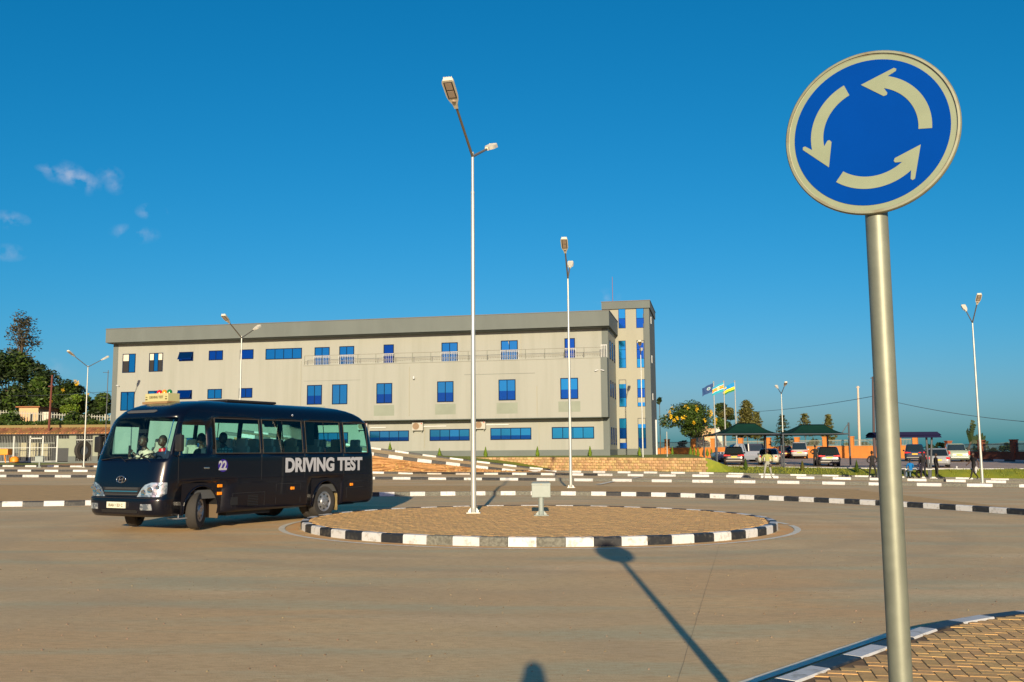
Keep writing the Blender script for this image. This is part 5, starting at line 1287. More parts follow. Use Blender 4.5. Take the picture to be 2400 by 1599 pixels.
ps2 = gp(2160, 1120, .1); person('person in a purple and white checked shirt seated on the shelter bench, seen from behind', (ps2.x, ps2.y+.1, ps2.z), math.pi, 'sit', (.10, .075, .16), (.03, .02, .02), h=1.64, plaid=(.55, .5, .55))
# people in the bus
def in_bus(x, y, z, face, **kw):
    a = math.radians(59.94); X = Vector((math.cos(a), math.sin(a), 0)); Y = Vector((-math.sin(a), math.cos(a), 0)); q = BO+X*x+Y*y
    return (q.x, q.y, q.z+z), a+face
l, r = in_bus(1.02, .50, .60, -math.pi/2); person('person in a pale shirt looking at a phone in the front of the minibus', l, r, 'phone', (.62, .50, .40), (.05, .05, .07), h=1.72)
l2_, r2_ = in_bus(1.00, -.08, .58, -math.pi/2); person('driver in dark clothes with a red neckerchief at the wheel of the minibus', l2_, r2_, 'drive', (.02, .025, .05), (.02, .02, .03), h=1.72)
b = MB(); b.bbox(-.035, -.42, 1.0, .035, -.405, 1.14, .006); ph = b.build('mobile_phone', M['blk'], None, loc=l, rot=(0, 0, r)); tag(ph, 'black mobile phone held up by the passenger in the pale shirt', 'phone')
b = MB(); b.tube((0, -.02, 1.04), (0, -.03, 1.10), .085, .07, 14); sc_ = b.build('neckerchief', M['redl'], None, loc=l2_, rot=(0, 0, r2_)); tag(sc_, 'red neckerchief round the neck of the minibus driver', 'scarf')
l, r = in_bus(2.25, -.55, .62, -math.pi/2); person('passenger in a teal and white checked shirt in the first side window of the minibus', l, r, 'sit', (.25, .55, .52), (.05, .05, .07), h=1.76, plaid=(.05, .2, .22))
l, r = in_bus(2.35, .25, .60, -math.pi/2); person('passenger seated in shadow behind the driver on the far side of the minibus', l, r, 'sit', (.02, .03, .05), (.05, .05, .07), h=1.78)
# the photographer, whose head casts the shadow at the bottom edge of the picture
person('photographer in dark clothes casting the head shadow at the bottom edge', (-.005, -.40, gz(0, 0)), math.pi, 'shoot', (.03, .03, .04), (.03, .03, .05), h=1.80)

# ------------------------------------------------------------------ cars
def car(name, label, cat, loc, rz, kind, col, L, Wd, H, group='parked cars', tail='side', plate='y', canopy=None, lower=None):
    """local +X is the rear, nose at x=0"""
    t = thing(name, label, cat, loc, rz, group)
    pm = mat('car_paint', col, .25, spec=.5, coat=.7); w = Wd/2
    belt = {'suv': .98, 'hatch': .88, 'pickup': 1.02, 'sedan': .85}[kind]; hood = belt-.04
    cab0, cab1 = {'suv': (1.15, L-.12), 'hatch': (1.0, L-.22), 'pickup': (1.35, 3.25), 'sedan': (1.3, L-.75)}[kind]
    lv = [.24, .34, .5, .7, hood-.06, hood, belt]
    if kind == 'pickup':
        tr0, tr1 = cab0+.75, cab1-.2
    elif kind == 'suv': tr0, tr1 = cab0+.75, cab1-.28
    elif kind == 'hatch': tr0, tr1 = cab0+.85, cab1-.55
    else: tr0, tr1 = cab0+.8, cab1-.7
    low = [(.24, .12), (.34, .03), (.5, .0), (.7, .03), (hood-.06, .10), (hood, .28), (belt, .34)]
    lowr = [(.24, L-.14), (.34, L-.03), (.5, L), (.7, L-.02), (hood-.06, L-.06), (hood, L-.09), (belt, L-.12)]
    wt = [(.24, w*.93), (.5, w), (.7, w), (belt, w*.965)]
    fnl = lambda z: (lut(low, z), lut(lowr, z), lut(wt, z), .35, .35, .22)
    wb0, wb1 = .85, L-.88; r_ = .33 if kind in ('hatch', 'sedan') else .37
    Xl = [wb0-r_-.05, wb0, wb0+r_+.05, (wb0+wb1)/2, wb1-r_-.05, wb1, wb1+r_+.05]
    rg, lb = hull(lv, fnl, 4, 4, Xl, 4)
    pr = hull_parts(rg, lb, lambda j, l: None if (lv[j+1] <= .55 and l[1] in ('s2', 's3', 's6', 's7') ) else 'b')
    bb = pr['b']; bb.add(rg[-1], [tuple(range(len(rg[-1])))]); bb.add(rg[0], [tuple(reversed(range(len(rg[0]))))])
    bw(bb, 'body', pm, t, 35)
    if lower:
        b = MB(); rl, ll = hull([.23, .33, .52], lambda z: tuple(v+d for v, d in zip(fnl(z), (-.006, .006, .006, 0, 0, 0))), 4, 4, Xl, 4); b = hull_parts(rl, ll, lambda j, l: None if l[1] in ('s2', 's3', 's6', 's7') else ('mid%d' % l[0] if l[1] in ('s4', 's5') else ('back' if l[1][0] == 'r' or l[1] == 's8' else 'front'))); lm_ = mat('car_lower_trim', lower, .4)
        for kk, vv in b.items(): bw(vv, 'lower_trim', lm_, t, 35)
    # cabin
    ch = [belt-.005, belt+.04, H-.10, H-.03, H]
    def fnc(z):
        k = cl((z-belt)/(H-belt)); e = max(0, (z-(H-.10))/.10)
        return (cab0+(tr0-cab0)*k+e*.25, cab1+(tr1-cab1)*k-e*.12, w*.93*(1-.17*k-.10*e*e), .25, .3, .18)
    Xc = [(.12,), (.17,), (.5,), (.55,), (.92,)] if kind != 'pickup' else [(.1,), (.45,), (.53,), (.9,), (.97,)]
    Xc = [(x[0], 0) for x in Xc]
    rg, lb = hull(ch, fnc, 4, 4, Xc, 4)
    def cc(j, l):
        if j == 1:
            if l[1] == 'front' or l[1] in ('fc0', 'fc1'): return 'windscreen'
            if l[1] == 'rear' or l[1] in ('rc3', 'rc2'): return 'rear_window'
            if l[1] in ('s0', 's2', 's4'): return ('side_window', l)
        return 'roof'
    pr = hull_parts(rg, lb, cc); rf = pr.pop('roof'); rf.add(rg[-1], [tuple(range(len(rg[-1])))]); bw(rf, 'roof', pm, t, 35)
    for k, mb in pr.items(): bw(mb, k if isinstance(k, str) else 'side_window', M['cglass'], t, 50)
    for x in (wb0, wb1):
        for s in (-1, 1):
            b = MB(); b.lathe([(r_+.05, -.14), (r_+.05, .10), (.001, .10)], 18, Matrix.Translation((x, s*(w-.12), r_)) @ Matrix.Rotation(math.pi/2*(-s), 4, 'X')); b.build('wheel_well', M['blk'], t)
            wheel(t, x, s*(w-.115), r_, r_, .21, 0, None, simple=True, side=s)
    # rear lights, plate, handle
    for s in (-1, 1):
        b = MB()
        if kind == 'suv': b.bbox(L-.20, s*(w*.80)-.17, hood-.16, L-.01, s*(w*.80)+.13, hood-.02, .02); b.bbox(L-.16, s*(w*.52)-.14, hood-.13, L-.035, s*(w*.52)+.14, hood-.05, .01)
        elif kind == 'hatch': b.lathe([(.001, .02), (.07, .015), (.085, -.01)], 16, Matrix.Translation((L-.035, s*w*.72, hood-.12)) @ Matrix.Rotation(math.pi/2, 4, 'Y'))
        elif kind == 'pickup': b.bbox(L-.12, s*(w*.90)-.07, .62, L+.005, s*(w*.90)+.06, .98, .02)
        else: b.bbox(L-.20, s*(w*.82)-.14, hood-.18, L-.01, s*(w*.82)+.12, hood-.01, .02)
        b.build('tail_light', M['redl'], t)
        b = MB(); b.bbox(.0, s*w*.70-.16, .62, .22, s*w*.70+.16, .76, .03); b.build('headlight', M['lens'], t)
        b = MB(); b.bbox(cab0+.25, s*(w+.08)-.09, belt, cab0+.38, s*(w+.08)+.09, belt+.15, .03); b.build('mirror', pm, t)
    b = MB(); b.bbox(L-.015, -.25, hood-.29, L+.02, .25, hood-.17, .005) if kind != 'pickup' else b.bbox(L-.01, -.25, .60, L+.035, .25, .72, .005)
    b.build('number_plate', M['platey'], t)
    if kind != 'pickup':
        b = MB(); b.bbox(L-.05, -.35, hood-.135, L+.0, .35, hood-.105, .01); b.build('chrome_strip', M['chrome'], t)
        b = MB(); b.bbox(L-.1, -w*.8, .34, L+.03, w*.8, .44, .03); b.build('bumper_trim', mat('bumper_silver', (.22, .22, .21), .4) if kind == 'suv' else pm, t)
    if kind == 'pickup':
        b = MB(); b.box(cab1+.12, -w+.10, belt-.35, L-.16, w-.10, belt+.01); b.build('load_bed', M['blk'], t)
        b = MB(); b.box(cab1+.06, -w*.96, belt-.01, L-.10, -w*.96+.06, belt+.05); b.box(cab1+.06, w*.96-.06, belt-.01, L-.10, w*.96, belt+.05); b.build('bed_rail', pm, t)
        b = MB(); b.bbox(L-.03, -w*.85, .36, L+.10, w*.85, .50, .03); b.build('rear_bumper', M['chrome'] if not canopy else pm, t)
        if canopy:
            b = MB(); rg, lb = hull([belt+.05, belt+.1, H-.18, H-.06, H-.02], lambda z: (cab1+.08, L-.14-.25*cl((z-belt)/(H-belt)), w*.92*(1-.10*cl((z-belt)/(H-belt))), .06, .06, .12), 2, 2, [(.1, 0), (.9, 0)], 2)
            pr = hull_parts(rg, lb, lambda j, l: 'g%d' % l[0] if (j == 1 and l[1] in ('s1',)) else 'b'); bb = pr['b']; bb.add(rg[-1], [tuple(range(len(rg[-1])))]); bw(bb, 'canopy', mat('canopy_dark_blue', canopy, .3, coat=.5), t, 35); [bw(pr[q_], 'canopy_window', M['cglass'], t) for q_ in pr if q_ != 'b']
    return t
def cpp(px, py): return P(px, py, 0, cz)
def place(px, py, L): p = cpp(px, py); return p
def rear_car(px, py, yaw, *a, **k):
    """yaw: heading offset from straight away from the camera"""
    name, label, cat, kind, col, L, Wd, H = a
    p = cpp(px, py); ang = math.atan2(-p.y, -p.x)+yaw          # local +X (rear) points to the camera
    X = Vector((math.cos(ang), math.sin(ang), 0)); q = Vector((p.x, p.y, 0))-X*L
    return car(name, label, cat, (q.x, q.y, cz(p.x, p.y)), ang, kind, col, L, Wd, H, **k)
rear_car(1721, 1090.5, math.radians(1), 'parked_car', 'black estate car with yellow plate under the left canopy, rear towards us', 'car', 'suv', (.008, .007, .007), 4.6, 1.78, 1.62, lower=(.07, .06, .055))
rear_car(1801, 1090.5, math.radians(-3), 'parked_car', 'white hatchback under the left canopy behind the man in the yellow-green shirt', 'car', 'hatch', (.40, .41, .35), 4.1, 1.80, 1.44)
rear_car(1945, 1093.5, math.radians(6), 'parked_car', 'black car with yellow plate under the right canopy', 'car', 'suv', (.008, .010, .014), 4.6, 1.80, 1.60, lower=(.05, .05, .05))
rear_car(1874.5, 1076, 0, 'parked_car', 'white and dark four by four parked farther back between the canopies', 'car', 'suv', (.36, .35, .34), 4.7, 1.80, 1.86, lower=(.03, .025, .022))
rear_car(1846, 1075, math.radians(10), 'parked_car', 'dark maroon car half hidden left of the white and dark four by four', 'car', 'sedan', (.07, .012, .008), 4.4, 1.75, 1.45)
p = cpp(1742, 1083.5); car('pickup_truck', 'silver double cab pickup with dark canopy parked sideways under the left canopy', 'pickup', (p.x-2.75, p.y+1.0, p.z), math.radians(7), 'pickup', (.20, .23, .28), 5.3, 1.85, 1.82, canopy=(.008, .012, .03))
rear_car(2145, 1082, 0, 'parked_car', 'dark blue estate car seen beyond the bus shelter', 'car', 'suv', (.01, .025, .05), 4.6, 1.85, 1.65)
rear_car(2200, 1096.5, math.radians(2), 'parked_car', 'silver hatchback behind the right end of the bus shelter', 'car', 'sedan', (.26, .28, .30), 4.2, 1.72, 1.48)
rear_car(2250, 1083, math.radians(8), 'pickup_truck', 'pale green pickup with chrome bumper parked by the brick pillars', 'pickup', 'pickup', (.24, .30, .24), 5.0, 1.86, 1.72)

# ------------------------------------------------------------------ shade canopies
def canopy(label, pxl, pxr, ridge, Yf, zc, depth=5.4):
    a = atY(pxl, 1018, Yf); c = atY(pxr, 1018, Yf); z = zc
    t = thing('shade_canopy', label, 'canopy', (a.x, Yf, cz(a.x, Yf)), 0, 'green shade canopies over parked cars')
    w = c.x-a.x; z0_ = a.z-cz(a.x, Yf); zr = atY(ridge[0], ridge[2], Yf+depth/2).z-cz(a.x, Yf)
    r0 = atY(ridge[0], 1000, Yf+depth/2).x-a.x; r1 = atY(ridge[1], 1000, Yf+depth/2).x-a.x
    b = MB(); n = 12
    # four curved fabric panels
    def pan(p0, p1, q0, q1):
        vs = []
        for j in range(n+1):
            s = j/n
            for i in range(n+1):
                u = i/n; e = p0.lerp(p1, u).lerp(q0.lerp(q1, u), s); e.z -= .16*math.sin(math.pi*s)*(1) + .10*math.sin(math.pi*u)*(1-s)*.3
                vs.append(e)
        b.add(vs, [(j*(n+1)+i, j*(n+1)+i+1, (j+1)*(n+1)+i+1, (j+1)*(n+1)+i) for j in range(n) for i in range(n)])
    A, B_, C_, D_ = Vector((0, 0, z0_)), Vector((w, 0, z0_)), Vector((w, depth, z0_)), Vector((0, depth, z0_)); E1, F1 = Vector((r0, depth/2, zr)), Vector((r1, depth/2, zr))
    pan(A, B_, E1, F1); pan(C_, D_, F1, E1); pan(B_, C_, F1, F1); pan(D_, A, E1, E1)
    o = b.build('cloth', M['canopy'], t, smooth=60); s = o.modifiers.new('s', 'SOLIDIFY'); s.thickness = .02
    b = MB()
    for p, q in ((A, B_), (B_, C_), (C_, D_), (D_, A)): b.tube(p, q, .05, n=8)
    b.build('edge_frame', M['cpost'], t)
    for x, y in ((0, 0), (w, 0), (0, depth), (w, depth)):
        b = MB(); b.tube((x, y, 0), (x, y, z0_+(.9 if (x > 0 and y == 0 and pxr > 1900) else 0)), .07, n=10); b.build('post', M['cpost'], t)
    if pxr > 1900:
        b = MB(); b.tube((w, 0, z0_+.85), (w-.55, 0, z0_+.1), .03, n=6); b.build('brace', M['cpost'], t)
    return t
canopy('left dark green shade canopy, over the black estate car and white hatchback', 1679, 1830, (1728, 1769, 992), 81.0, 3.0)
canopy('right dark green shade canopy, over the black car next to the person in black', 1835, 1990, (1878, 1931, 995), 77.5, 3.0)

# ------------------------------------------------------------------ bus shelter
SY = P(2186, 1120, .1).y+.6; s0 = atY(2043, 1020, SY); s1 = atY(2197, 1020, SY)
sh = thing('bus_shelter', 'bus shelter with a dark blue curved roof sheet and slanting posts', 'shelter', (s0.x, SY, gz(s0.x, SY)+.1))
w = s1.x-s0.x; zt = atY(2100, 1013, SY).z-sh.location.z; zb = atY(2100, 1026, SY).z-sh.location.z
b = MB(); n = 10; vs = []
for i in range(n+1):
    t = i/n; y = -.7+2.0*t; z = zb+(zt-zb)*math.sin(math.pi*(.12+.76*t))/math.sin(math.pi*.5)
    e = .30*(1-math.sin(math.pi*(.12+.76*t)))*0
    vs += [(0-.0, y, z), (.25, y, z+.0), (w-.25, y, z), (w, y, z)]
b.add(vs, [(i*4+k, i*4+k+1, (i+1)*4+k+1, (i+1)*4+k) for i in range(n) for k in range(3)])
b.add([(0, -.72, zb-.02), (w, -.72, zb-.02), (w-.22, -.55, zt), (.22, -.55, zt), (0, -.66, zb-.02), (w, -.66, zb-.02), (w-.22, -.5, zt), (.22, -.5, zt)], [(0, 1, 2, 3), (7, 6, 5, 4), (0, 4, 5, 1)])
for e0, e1 in ((0, .22), (w, w-.22)): b.add([(e0, -.72, zb-.02), (e1, -.55, zt), (e1, 1.2, zt), (e0, 1.3, zb)], [(0, 1, 2, 3)])
b.build('roof', M['shelter'], sh)
for px0, px1 in ((2054, 2061), (2059, 2058), (2171, 2178), (2184, 2181)):
    q0 = atY(px0, 1025, SY).x-s0.x; q1 = atY(px1, 1120, SY).x-s0.x; b = MB(); b.tube((q0, 0, zb+.1), (q1, .0, -.1), .075, n=8); b.build('post', M['cpost'], sh)
q0 = atY(2062, 1105, SY).x-s0.x; q1 = atY(2184, 1105, SY).x-s0.x
b = MB(); b.bbox(q0, -.1, .46, q1, .35, .53, .01); bn = b.build('bench', M['railw'], sh)
for q in (q0+.1, (q0+q1)/2, q1-.1): b = MB(); b.box(q-.03, -.05, 0, q+.03, .3, .46); b.build('leg', M['railw'], bn)
p = gp(2243.7, 1119, .1)
b = MB(); b.tube((0, 0, 0), (0, 0, .62), .045, n=10); b.tube((0, 0, .62), (0, 0, .74), .05, n=10, mi=1); b.ball((0, 0, .76), .07, 6, mi=1); bo = b.build('bollard', [mat('orange_red_paint', (.62, .12, .03), .5), M['railw']], None, loc=tuple(p)); tag(bo, 'thin orange bollard with a white cap on the lawn right of the shelter', 'bollard')
p = gp(1565, 1108); b = MB(); b.tube((0, 0, 0), (0, 0, atY(1561, 1012, p.y).z-p.z), .05, .04, n=10); o = b.build('white_post', M['pole'], None, loc=tuple(p)); tag(o, 'thin white post by the stone wall left of the yellow-flowering tree', 'post')

# ------------------------------------------------------------------ flags
def flag(label, px, ptop, bands, seed, emblem=None, Y=92.0, tip=None):
    base = atY(px[1], 1075, Y); t_ = atY(px[0], ptop, Y); gzb = cz(base.x, Y)
    t = MB(); H = t_.z-gzb; t.tube((0, 0, 0), (0, 0, H), .07, .045, n=10); t.ball((0, 0, H+.05), .08, 6); o = t.build('flag_pole', M['pole'], None, loc=(base.x, Y, gzb)); tag(o, label[0], 'flag pole', 'flag poles')
    b = MB(); nx, ny = 26, 14; Lf, Hf = 1.15, .82; vs = []; rr = random.Random(seed)
    for i in range(nx+1):
        u = i/nx
        for j in range(ny+1):
            v = j/ny
            x = -Lf*u*.95; y = .10*math.sin(u*9+v*2+seed)*u**.7; z = H-.05-Hf*v*(1-.12*u)-Lf*u*(.62-.25*v*0)*(u*.3+.7)*.75+.03*math.sin(u*13+seed+v*3)*u
            vs.append((x, y-.02, z))
    for i in range(nx):
        for j in range(ny):
            a = i*(ny+1)+j; u, v = (i+.5)/nx, (j+.5)/ny; mi = 0; acc = 0
            for kx, (fr, _) in enumerate(bands):
                acc += fr
                if v <= acc: mi = kx; break
            if emblem and (u-emblem[0])**2*1.9+(v-emblem[1])**2 < emblem[2]**2: mi = len(bands)
            if emblem and len(emblem) > 4 and (u-emblem[0])**2*1.9+(v-emblem[1])**2 < (emblem[2]*.5)**2: mi = len(bands)+1
            b.add([vs[a], vs[a+ny+1], vs[a+ny+2], vs[a+1]], [(0, 1, 2, 3)], mi)
    mts = [mat('flag_cloth', c, .8) for _, c in bands]+([mat('flag_emblem', emblem[3], .8)] if emblem else [])+([mat('flag_emblem_centre', emblem[4], .8)] if emblem and len(emblem) > 4 else [])
    s = 1.0; me = b.mesh('flag', mts); weld(me); me.polygons.foreach_set('use_smooth', [True]*len(me.polygons)); o = link('flag', me, None, loc=(base.x-.03, Y, gzb)); tag(o, label[1], 'flag', 'flags'); return o
flag(('leftmost of the three slim white flag poles', 'dark navy flag with a pale bird-like emblem on the leftmost pole'), (1672.3, 1678), 897, [(1.0, (.012, .05, .16))], 1.0, (.42, .45, .2, (.35, .42, .5), (.02, .2, .22)))
flag(('middle of the three slim white flag poles', 'light blue flag with white, black, yellow and green stripes on the middle pole'), (1697.5, 1702), 895.5, [(.24, (.01, .30, .46)), (.08, (.6, .6, .6)), (.06, (.02, .02, .02)), (.14, (.75, .42, .03)), (.12, (.70, .16, .02)), (.06, (.6, .6, .6)), (.30, (.01, .32, .42))], 2.3, (.45, .45, .17, (.7, .6, .3)))
flag(('rightmost of the three slim white flag poles', 'sky blue, yellow and green flag on the rightmost pole'), (1722.3, 1728), 895, [(.5, (.0, .20, .50)), (.25, (.80, .58, .02)), (.25, (.02, .17, .03))], 4.1, (.82, .2, .11, (.75, .5, .02)))
# ------------------------------------------------------------------ trees, shrubs
def leaves(b, c, R, n, s, rr, sq=(1, 1, 1), shell=.55, mi=0):
    for _ in range(n):
        while True:
            v = Vector((rr.gauss(0, 1), rr.gauss(0, 1), rr.gauss(0, 1)))
            if v.length > .1: break
        v.normalize(); v *= R*(shell+(1-shell)*rr.random()**.6)
        p = c+Vector((v.x*sq[0], v.y*sq[1], v.z*sq[2]))
        a = Vector((rr.uniform(-1, 1), rr.uniform(-1, 1), rr.uniform(-.6, .6))).normalized(); d = a.orthogonal().normalized(); d = Matrix.Rotation(rr.uniform(0, 6.28), 3, a) @ d
        l = s*rr.uniform(.6, 1.5); w = l*.42
        b.add([p-a*l, p+d*w, p+a*l*1.1, p-d*w], [(0, 1, 2, 3)], mi)
def tree(name, label, base, crown, trunk_h, lm, cat='tree', group=None, n=2600, s=.12, clumps=16, seed=1, flower=None, sq=(1, 1, .75), limbs=7, tr=.14, sparse=False, R=None):
    """crown: (centre offset z, radius x, radius z)"""
    rr = random.Random(seed); t = thing(name, label, cat, base, rr.uniform(0, 6), group)
    cz_, rx, rz_ = crown
    b = MB(); top = Vector((rr.uniform(-.1, .1), rr.uniform(-.1, .1), trunk_h)); b.tube((0, 0, -.3), top*.6, tr, tr*.8, 9); b.tube(top*.6, top, tr*.8, tr*.65, 9)
    cl_ = []
    for k in range(clumps):
        a = rr.uniform(0, 6.28); q = math.sqrt(rr.random()); zz = rr.uniform(-1, 1)
        r = q*math.sqrt(max(.05, 1-zz*zz)); cl_.append(Vector((math.cos(a)*rx*r*.85, math.sin(a)*rx*r*.85, cz_+zz*rz_*.8)))
    for c in cl_[:limbs+6]:
        m1 = top.lerp(c, .5)+Vector((rr.uniform(-.1, .1), rr.uniform(-.1, .1), .1))*rx*.3; b.tube(top*.95, m1, tr*.4, tr*.25, 6); b.tube(m1, c, tr*.25, tr*.08, 5)
    b.build('trunk', M['bark'], t, smooth=60)
    b = MB()
    cr = R or rx*.42
    for k, c in enumerate(cl_):
        leaves(b, c, cr*rr.uniform(.7, 1.25), int(n/clumps), s, rr, (1.1, 1.1, .8), .25 if sparse else .5, 0 if not isinstance(lm, (list, tuple)) else k % len(lm))
    ml = list(lm) if isinstance(lm, (list, tuple)) else [lm]
    b.build('crown', ml, t)
    if flower:
        b = MB()
        for k in range(flower):
            a = rr.uniform(0, 6.28); zz = rr.uniform(-.3, 1); r = math.sqrt(max(.02, 1-zz*zz*.8)); c = Vector((math.cos(a)*rx*r*1.02, math.sin(a)*rx*r*1.02, cz_+zz*rz_*1.0)); leaves(b, c, .20, 34, .085, rr, (1, 1, 1.4), .2)
        b.build('flowers', M['flower'], t)
    return t
def TP(px, Y, g=cz): q = atY(px, 1060, Y); return (q.x, Y, g(q.x, Y))
def pz(px, py, Y): return atY(px, py, Y).z
def crown_from(x0, y0, x1, y1, Y, base):
    cx_ = (x0+x1)/2; top = pz(cx_, y0, Y); bot = pz(cx_, y1, Y); w = (atY(x1, y0, Y).x-atY(x0, y0, Y).x)/2
    return ((top+bot)/2-base[2], w, (top-bot)/2)
def ctree(name, label, box, Y, lm, g=cz, **k):
    b0 = TP((box[0]+box[2])/2, Y, g); c = crown_from(*box, Y, b0); return tree(name, label, b0, c, max(.6, c[0]-c[2]*.7), lm, **k)
# right side
ctree('flowering_tree', 'rounded tree covered in yellow flowers, right of the stair tower', (1560, 952, 1678, 1018), 112, [M['leafm'], M['leafd'], M['leafm']], n=11000, s=.12, clumps=34, seed=3, flower=30, tr=.06, limbs=9)
ctree('tree', 'dark leafy tree directly behind the flag poles', (1675, 944, 1722, 1012), 118, [M['leafm'], M['leafd'], M['leafo']], n=4600, s=.15, clumps=18, seed=5)
def conifer(label, px, ytop, ybot, Y, wpx, lm, seed, layers=9, g=cz, sparse=.6, name='conifer_tree', n=150, s=.12, group=None, droop=-.15, cat='tree', full=False):
    b0 = TP(px, Y, g); top = pz(px, ytop, Y)-b0[2]; bot = pz(px, ybot, Y)-b0[2]; w = wpx/2260*Y/2
    rr = random.Random(seed); t = thing(name, label, cat, b0, 0, group)
    b = MB(); b.tube((0, 0, -.2), (0, 0, top*.97), max(.012, w*.05), .01, 7); c = MB()
    for k in range(layers):
        u = (k+.5)/layers; z = bot+(top-bot)*u; r = w*(1-u)**.75*rr.uniform(.75, 1.15)+w*.06
        nb = 6 if not full else 9
        for q in range(nb):
            a = q*6.283/nb+rr.uniform(-.4, .4)+k; e = Vector((math.cos(a)*r, math.sin(a)*r, z+r*droop*rr.uniform(-.5, 1.3))); b.tube((0, 0, z), e, max(.005, w*.02), .004, 4)
            for m_ in range(int(n/ nb)):
                f = rr.uniform(.15, 1.05); p = Vector((0, 0, z)).lerp(e, f)+Vector((rr.gauss(0, 1), rr.gauss(0, 1), rr.gauss(0, .8)))*w*.10
                leaves(c, p, .001, 1, s, rr)
    b.build('trunk', M['bark'], t); c.build('crown', lm if isinstance(lm, (list, tuple)) else [lm], t); return t
conifer('tall bushy conifer above the left green canopy', 1753, 941, 1024, 120, 62, M['leafo'], 2, 11, n=330, s=.17, full=True)
conifer('narrower dark tree just right of the tall bushy conifer', 1776, 966, 1024, 122, 36, M['leafo'], 22, 9, n=200, s=.16)
conifer('open layered conifer in the gap between the two canopies', 1836, 972, 1040, 112, 48, M['leafd'], 4, 8, n=130, s=.12)
conifer('small spreading tree above the right canopy roof', 1889, 970, 1022, 116, 44, M['leafo'], 6, 7, n=120, s=.13, droop=.6)
conifer('leaning brownish-green tree behind the right end of the right canopy', 1945, 972, 1042, 112, 36, [M['leafo']], 8, 8, n=200, s=.14, droop=.5)
ctree('tree', 'tip of a dark branch showing right of the stair tower', (1540, 928, 1556, 948), 116, [M['leafd']], n=420, s=.14, clumps=5, seed=9, tr=.05, limbs=0)
for i, (px, yt, wpx, lab) in enumerate([(1600, 1034, 30, 'low shrub behind the railing left of the second orange pillar'), (1790, 1026, 34, 'shrub behind the railing beneath the left canopy'), (1850, 1030, 44, 'shrub behind the railing between the canopies'), (1908, 1030, 40, 'shrub behind the railing right of the four by four'), (1982, 1036, 40, 'shrub behind the railing right of the right canopy'), (2030, 1036, 30, 'shrub behind the railing left of the sign pole'),
                                        (2205, 1034, 24, 'dark spiky shrub behind the pale pickup'), (2360, 1040, 30, 'round dark bush behind the shaded railing near the right edge'), (2324, 1046, 20, 'small dim shrub left of the round bush near the right edge'), (2180, 1040, 26, 'grey-green shrub behind the right shelter posts')]):
    Y = 126-i*1.6; b0 = TP(px, Y, lambda x, y: .8); r = wpx/2260*Y/2; h = pz(px, yt, Y)-b0[2]; tree('shrub', lab, b0, (h*.55, r, h*.45), .3, [M['leafd'], M['leafm']], 'shrub', 'shrubs behind the railing', n=700, s=.13, clumps=8, seed=30+i, tr=.03, limbs=2)
# fan palm leaning right
b0 = TP(2263, 108, lambda x, y: .8); pt = thing('palm_tree', 'leaning dark palm between the pale pickup and the right lamp post', 'palm', b0)
b = MB(); e = Vector((atY(2275, 1030, 108).x-b0[0], 0, pz(2275, 1036, 108)-b0[2])); b.tube((0, 0, 0), e, .13, .1, 8); b.build('trunk', M['bark'], pt)
rr = random.Random(12)
for k in range(9):
    a = rr.uniform(-.2, 1.3) if k < 6 else rr.uniform(1.4, 3.2); L = rr.uniform(1.0, 2.6); b = MB(); prev = e; d = Vector((math.cos(a)*.9, rr.uniform(-.6, .6), math.sin(a))).normalized()
    for q in range(8):
        nx = prev+d*L/8; d = (d+Vector((0.02, 0, -.09))).normalized(); sd = d.cross(Vector((0, 1, 0))).normalized()
        b.add([prev, nx, nx+sd*.26-d*.05, prev+sd*.2], [(0, 1, 2, 3)]); b.add([prev, nx, nx-sd*.26-d*.05, prev-sd*.2], [(0, 1, 2, 3)]); prev = nx
    b.build('frond', M['leafd'], pt)
# small cypress shrubs
def cyp(label, px, yt, yb, Y, g, wpx=9, lm=None, grp='young cypress shrubs', seed=1):
    q = atY(px, yb, Y); z = q.z; t = thing('cypress_shrub', label, 'shrub', (q.x, Y, z), 0, grp); h = atY(px, yt, Y).z-z; w = wpx/2260*Y/2
    rr = random.Random(seed); b = MB(); b.tube((0, 0, -.15), (0, 0, h*.9), .025, .01, 6); b.build('trunk', M['bark'], t)
    b = MB()
    for k in range(620):
        u = rr.random(); r = w*min(1, (1-u)*1.5)*min(1, .45+u*4)*rr.uniform(.5, 1.1); a = rr.uniform(0, 6.28); p = Vector((math.cos(a)*r, math.sin(a)*r, .06*h+u*h*.94)); l = .055*rr.uniform(.6, 1.5)
        d = Vector((math.cos(a)*.4, math.sin(a)*.4, 1)).normalized(); sd = Vector((-math.sin(a), math.cos(a), 0)); b.add([p-d*l, p+sd*l*.5, p+d*l*1.3, p-sd*l*.5], [(0, 1, 2, 3)])
    b.build('crown', lm or M['leafy'], t)
def FY(px): r = ray(px, 1070); o = BC-BV*1.6; t = (o-EYE).dot(BV)/r.dot(BV); return (EYE+r*t).y
front = [(914, 1038, 1060, 'young cypress in front of the building, just right of the bus'), (1030, 1052, 1071, 'young cypress in front of the building, left of the nearest lamp post'), (1138, 1049, 1071.5, 'young cypress in front of the building, just right of the nearest lamp post'), (1259.7, 1048, 1071, 'young cypress in front of the building, midway between nearest and second lamp posts'), (1383, 1047, 1070, 'young cypress in front of the building above the small control box'), (1499, 1050, 1068.5, 'young cypress in front of the stair tower')]
for i, (px, yt, yb, lab) in enumerate(front): cyp(lab, px, yt, yb+1.5, FY(px)-1, None, 9, seed=i+1)
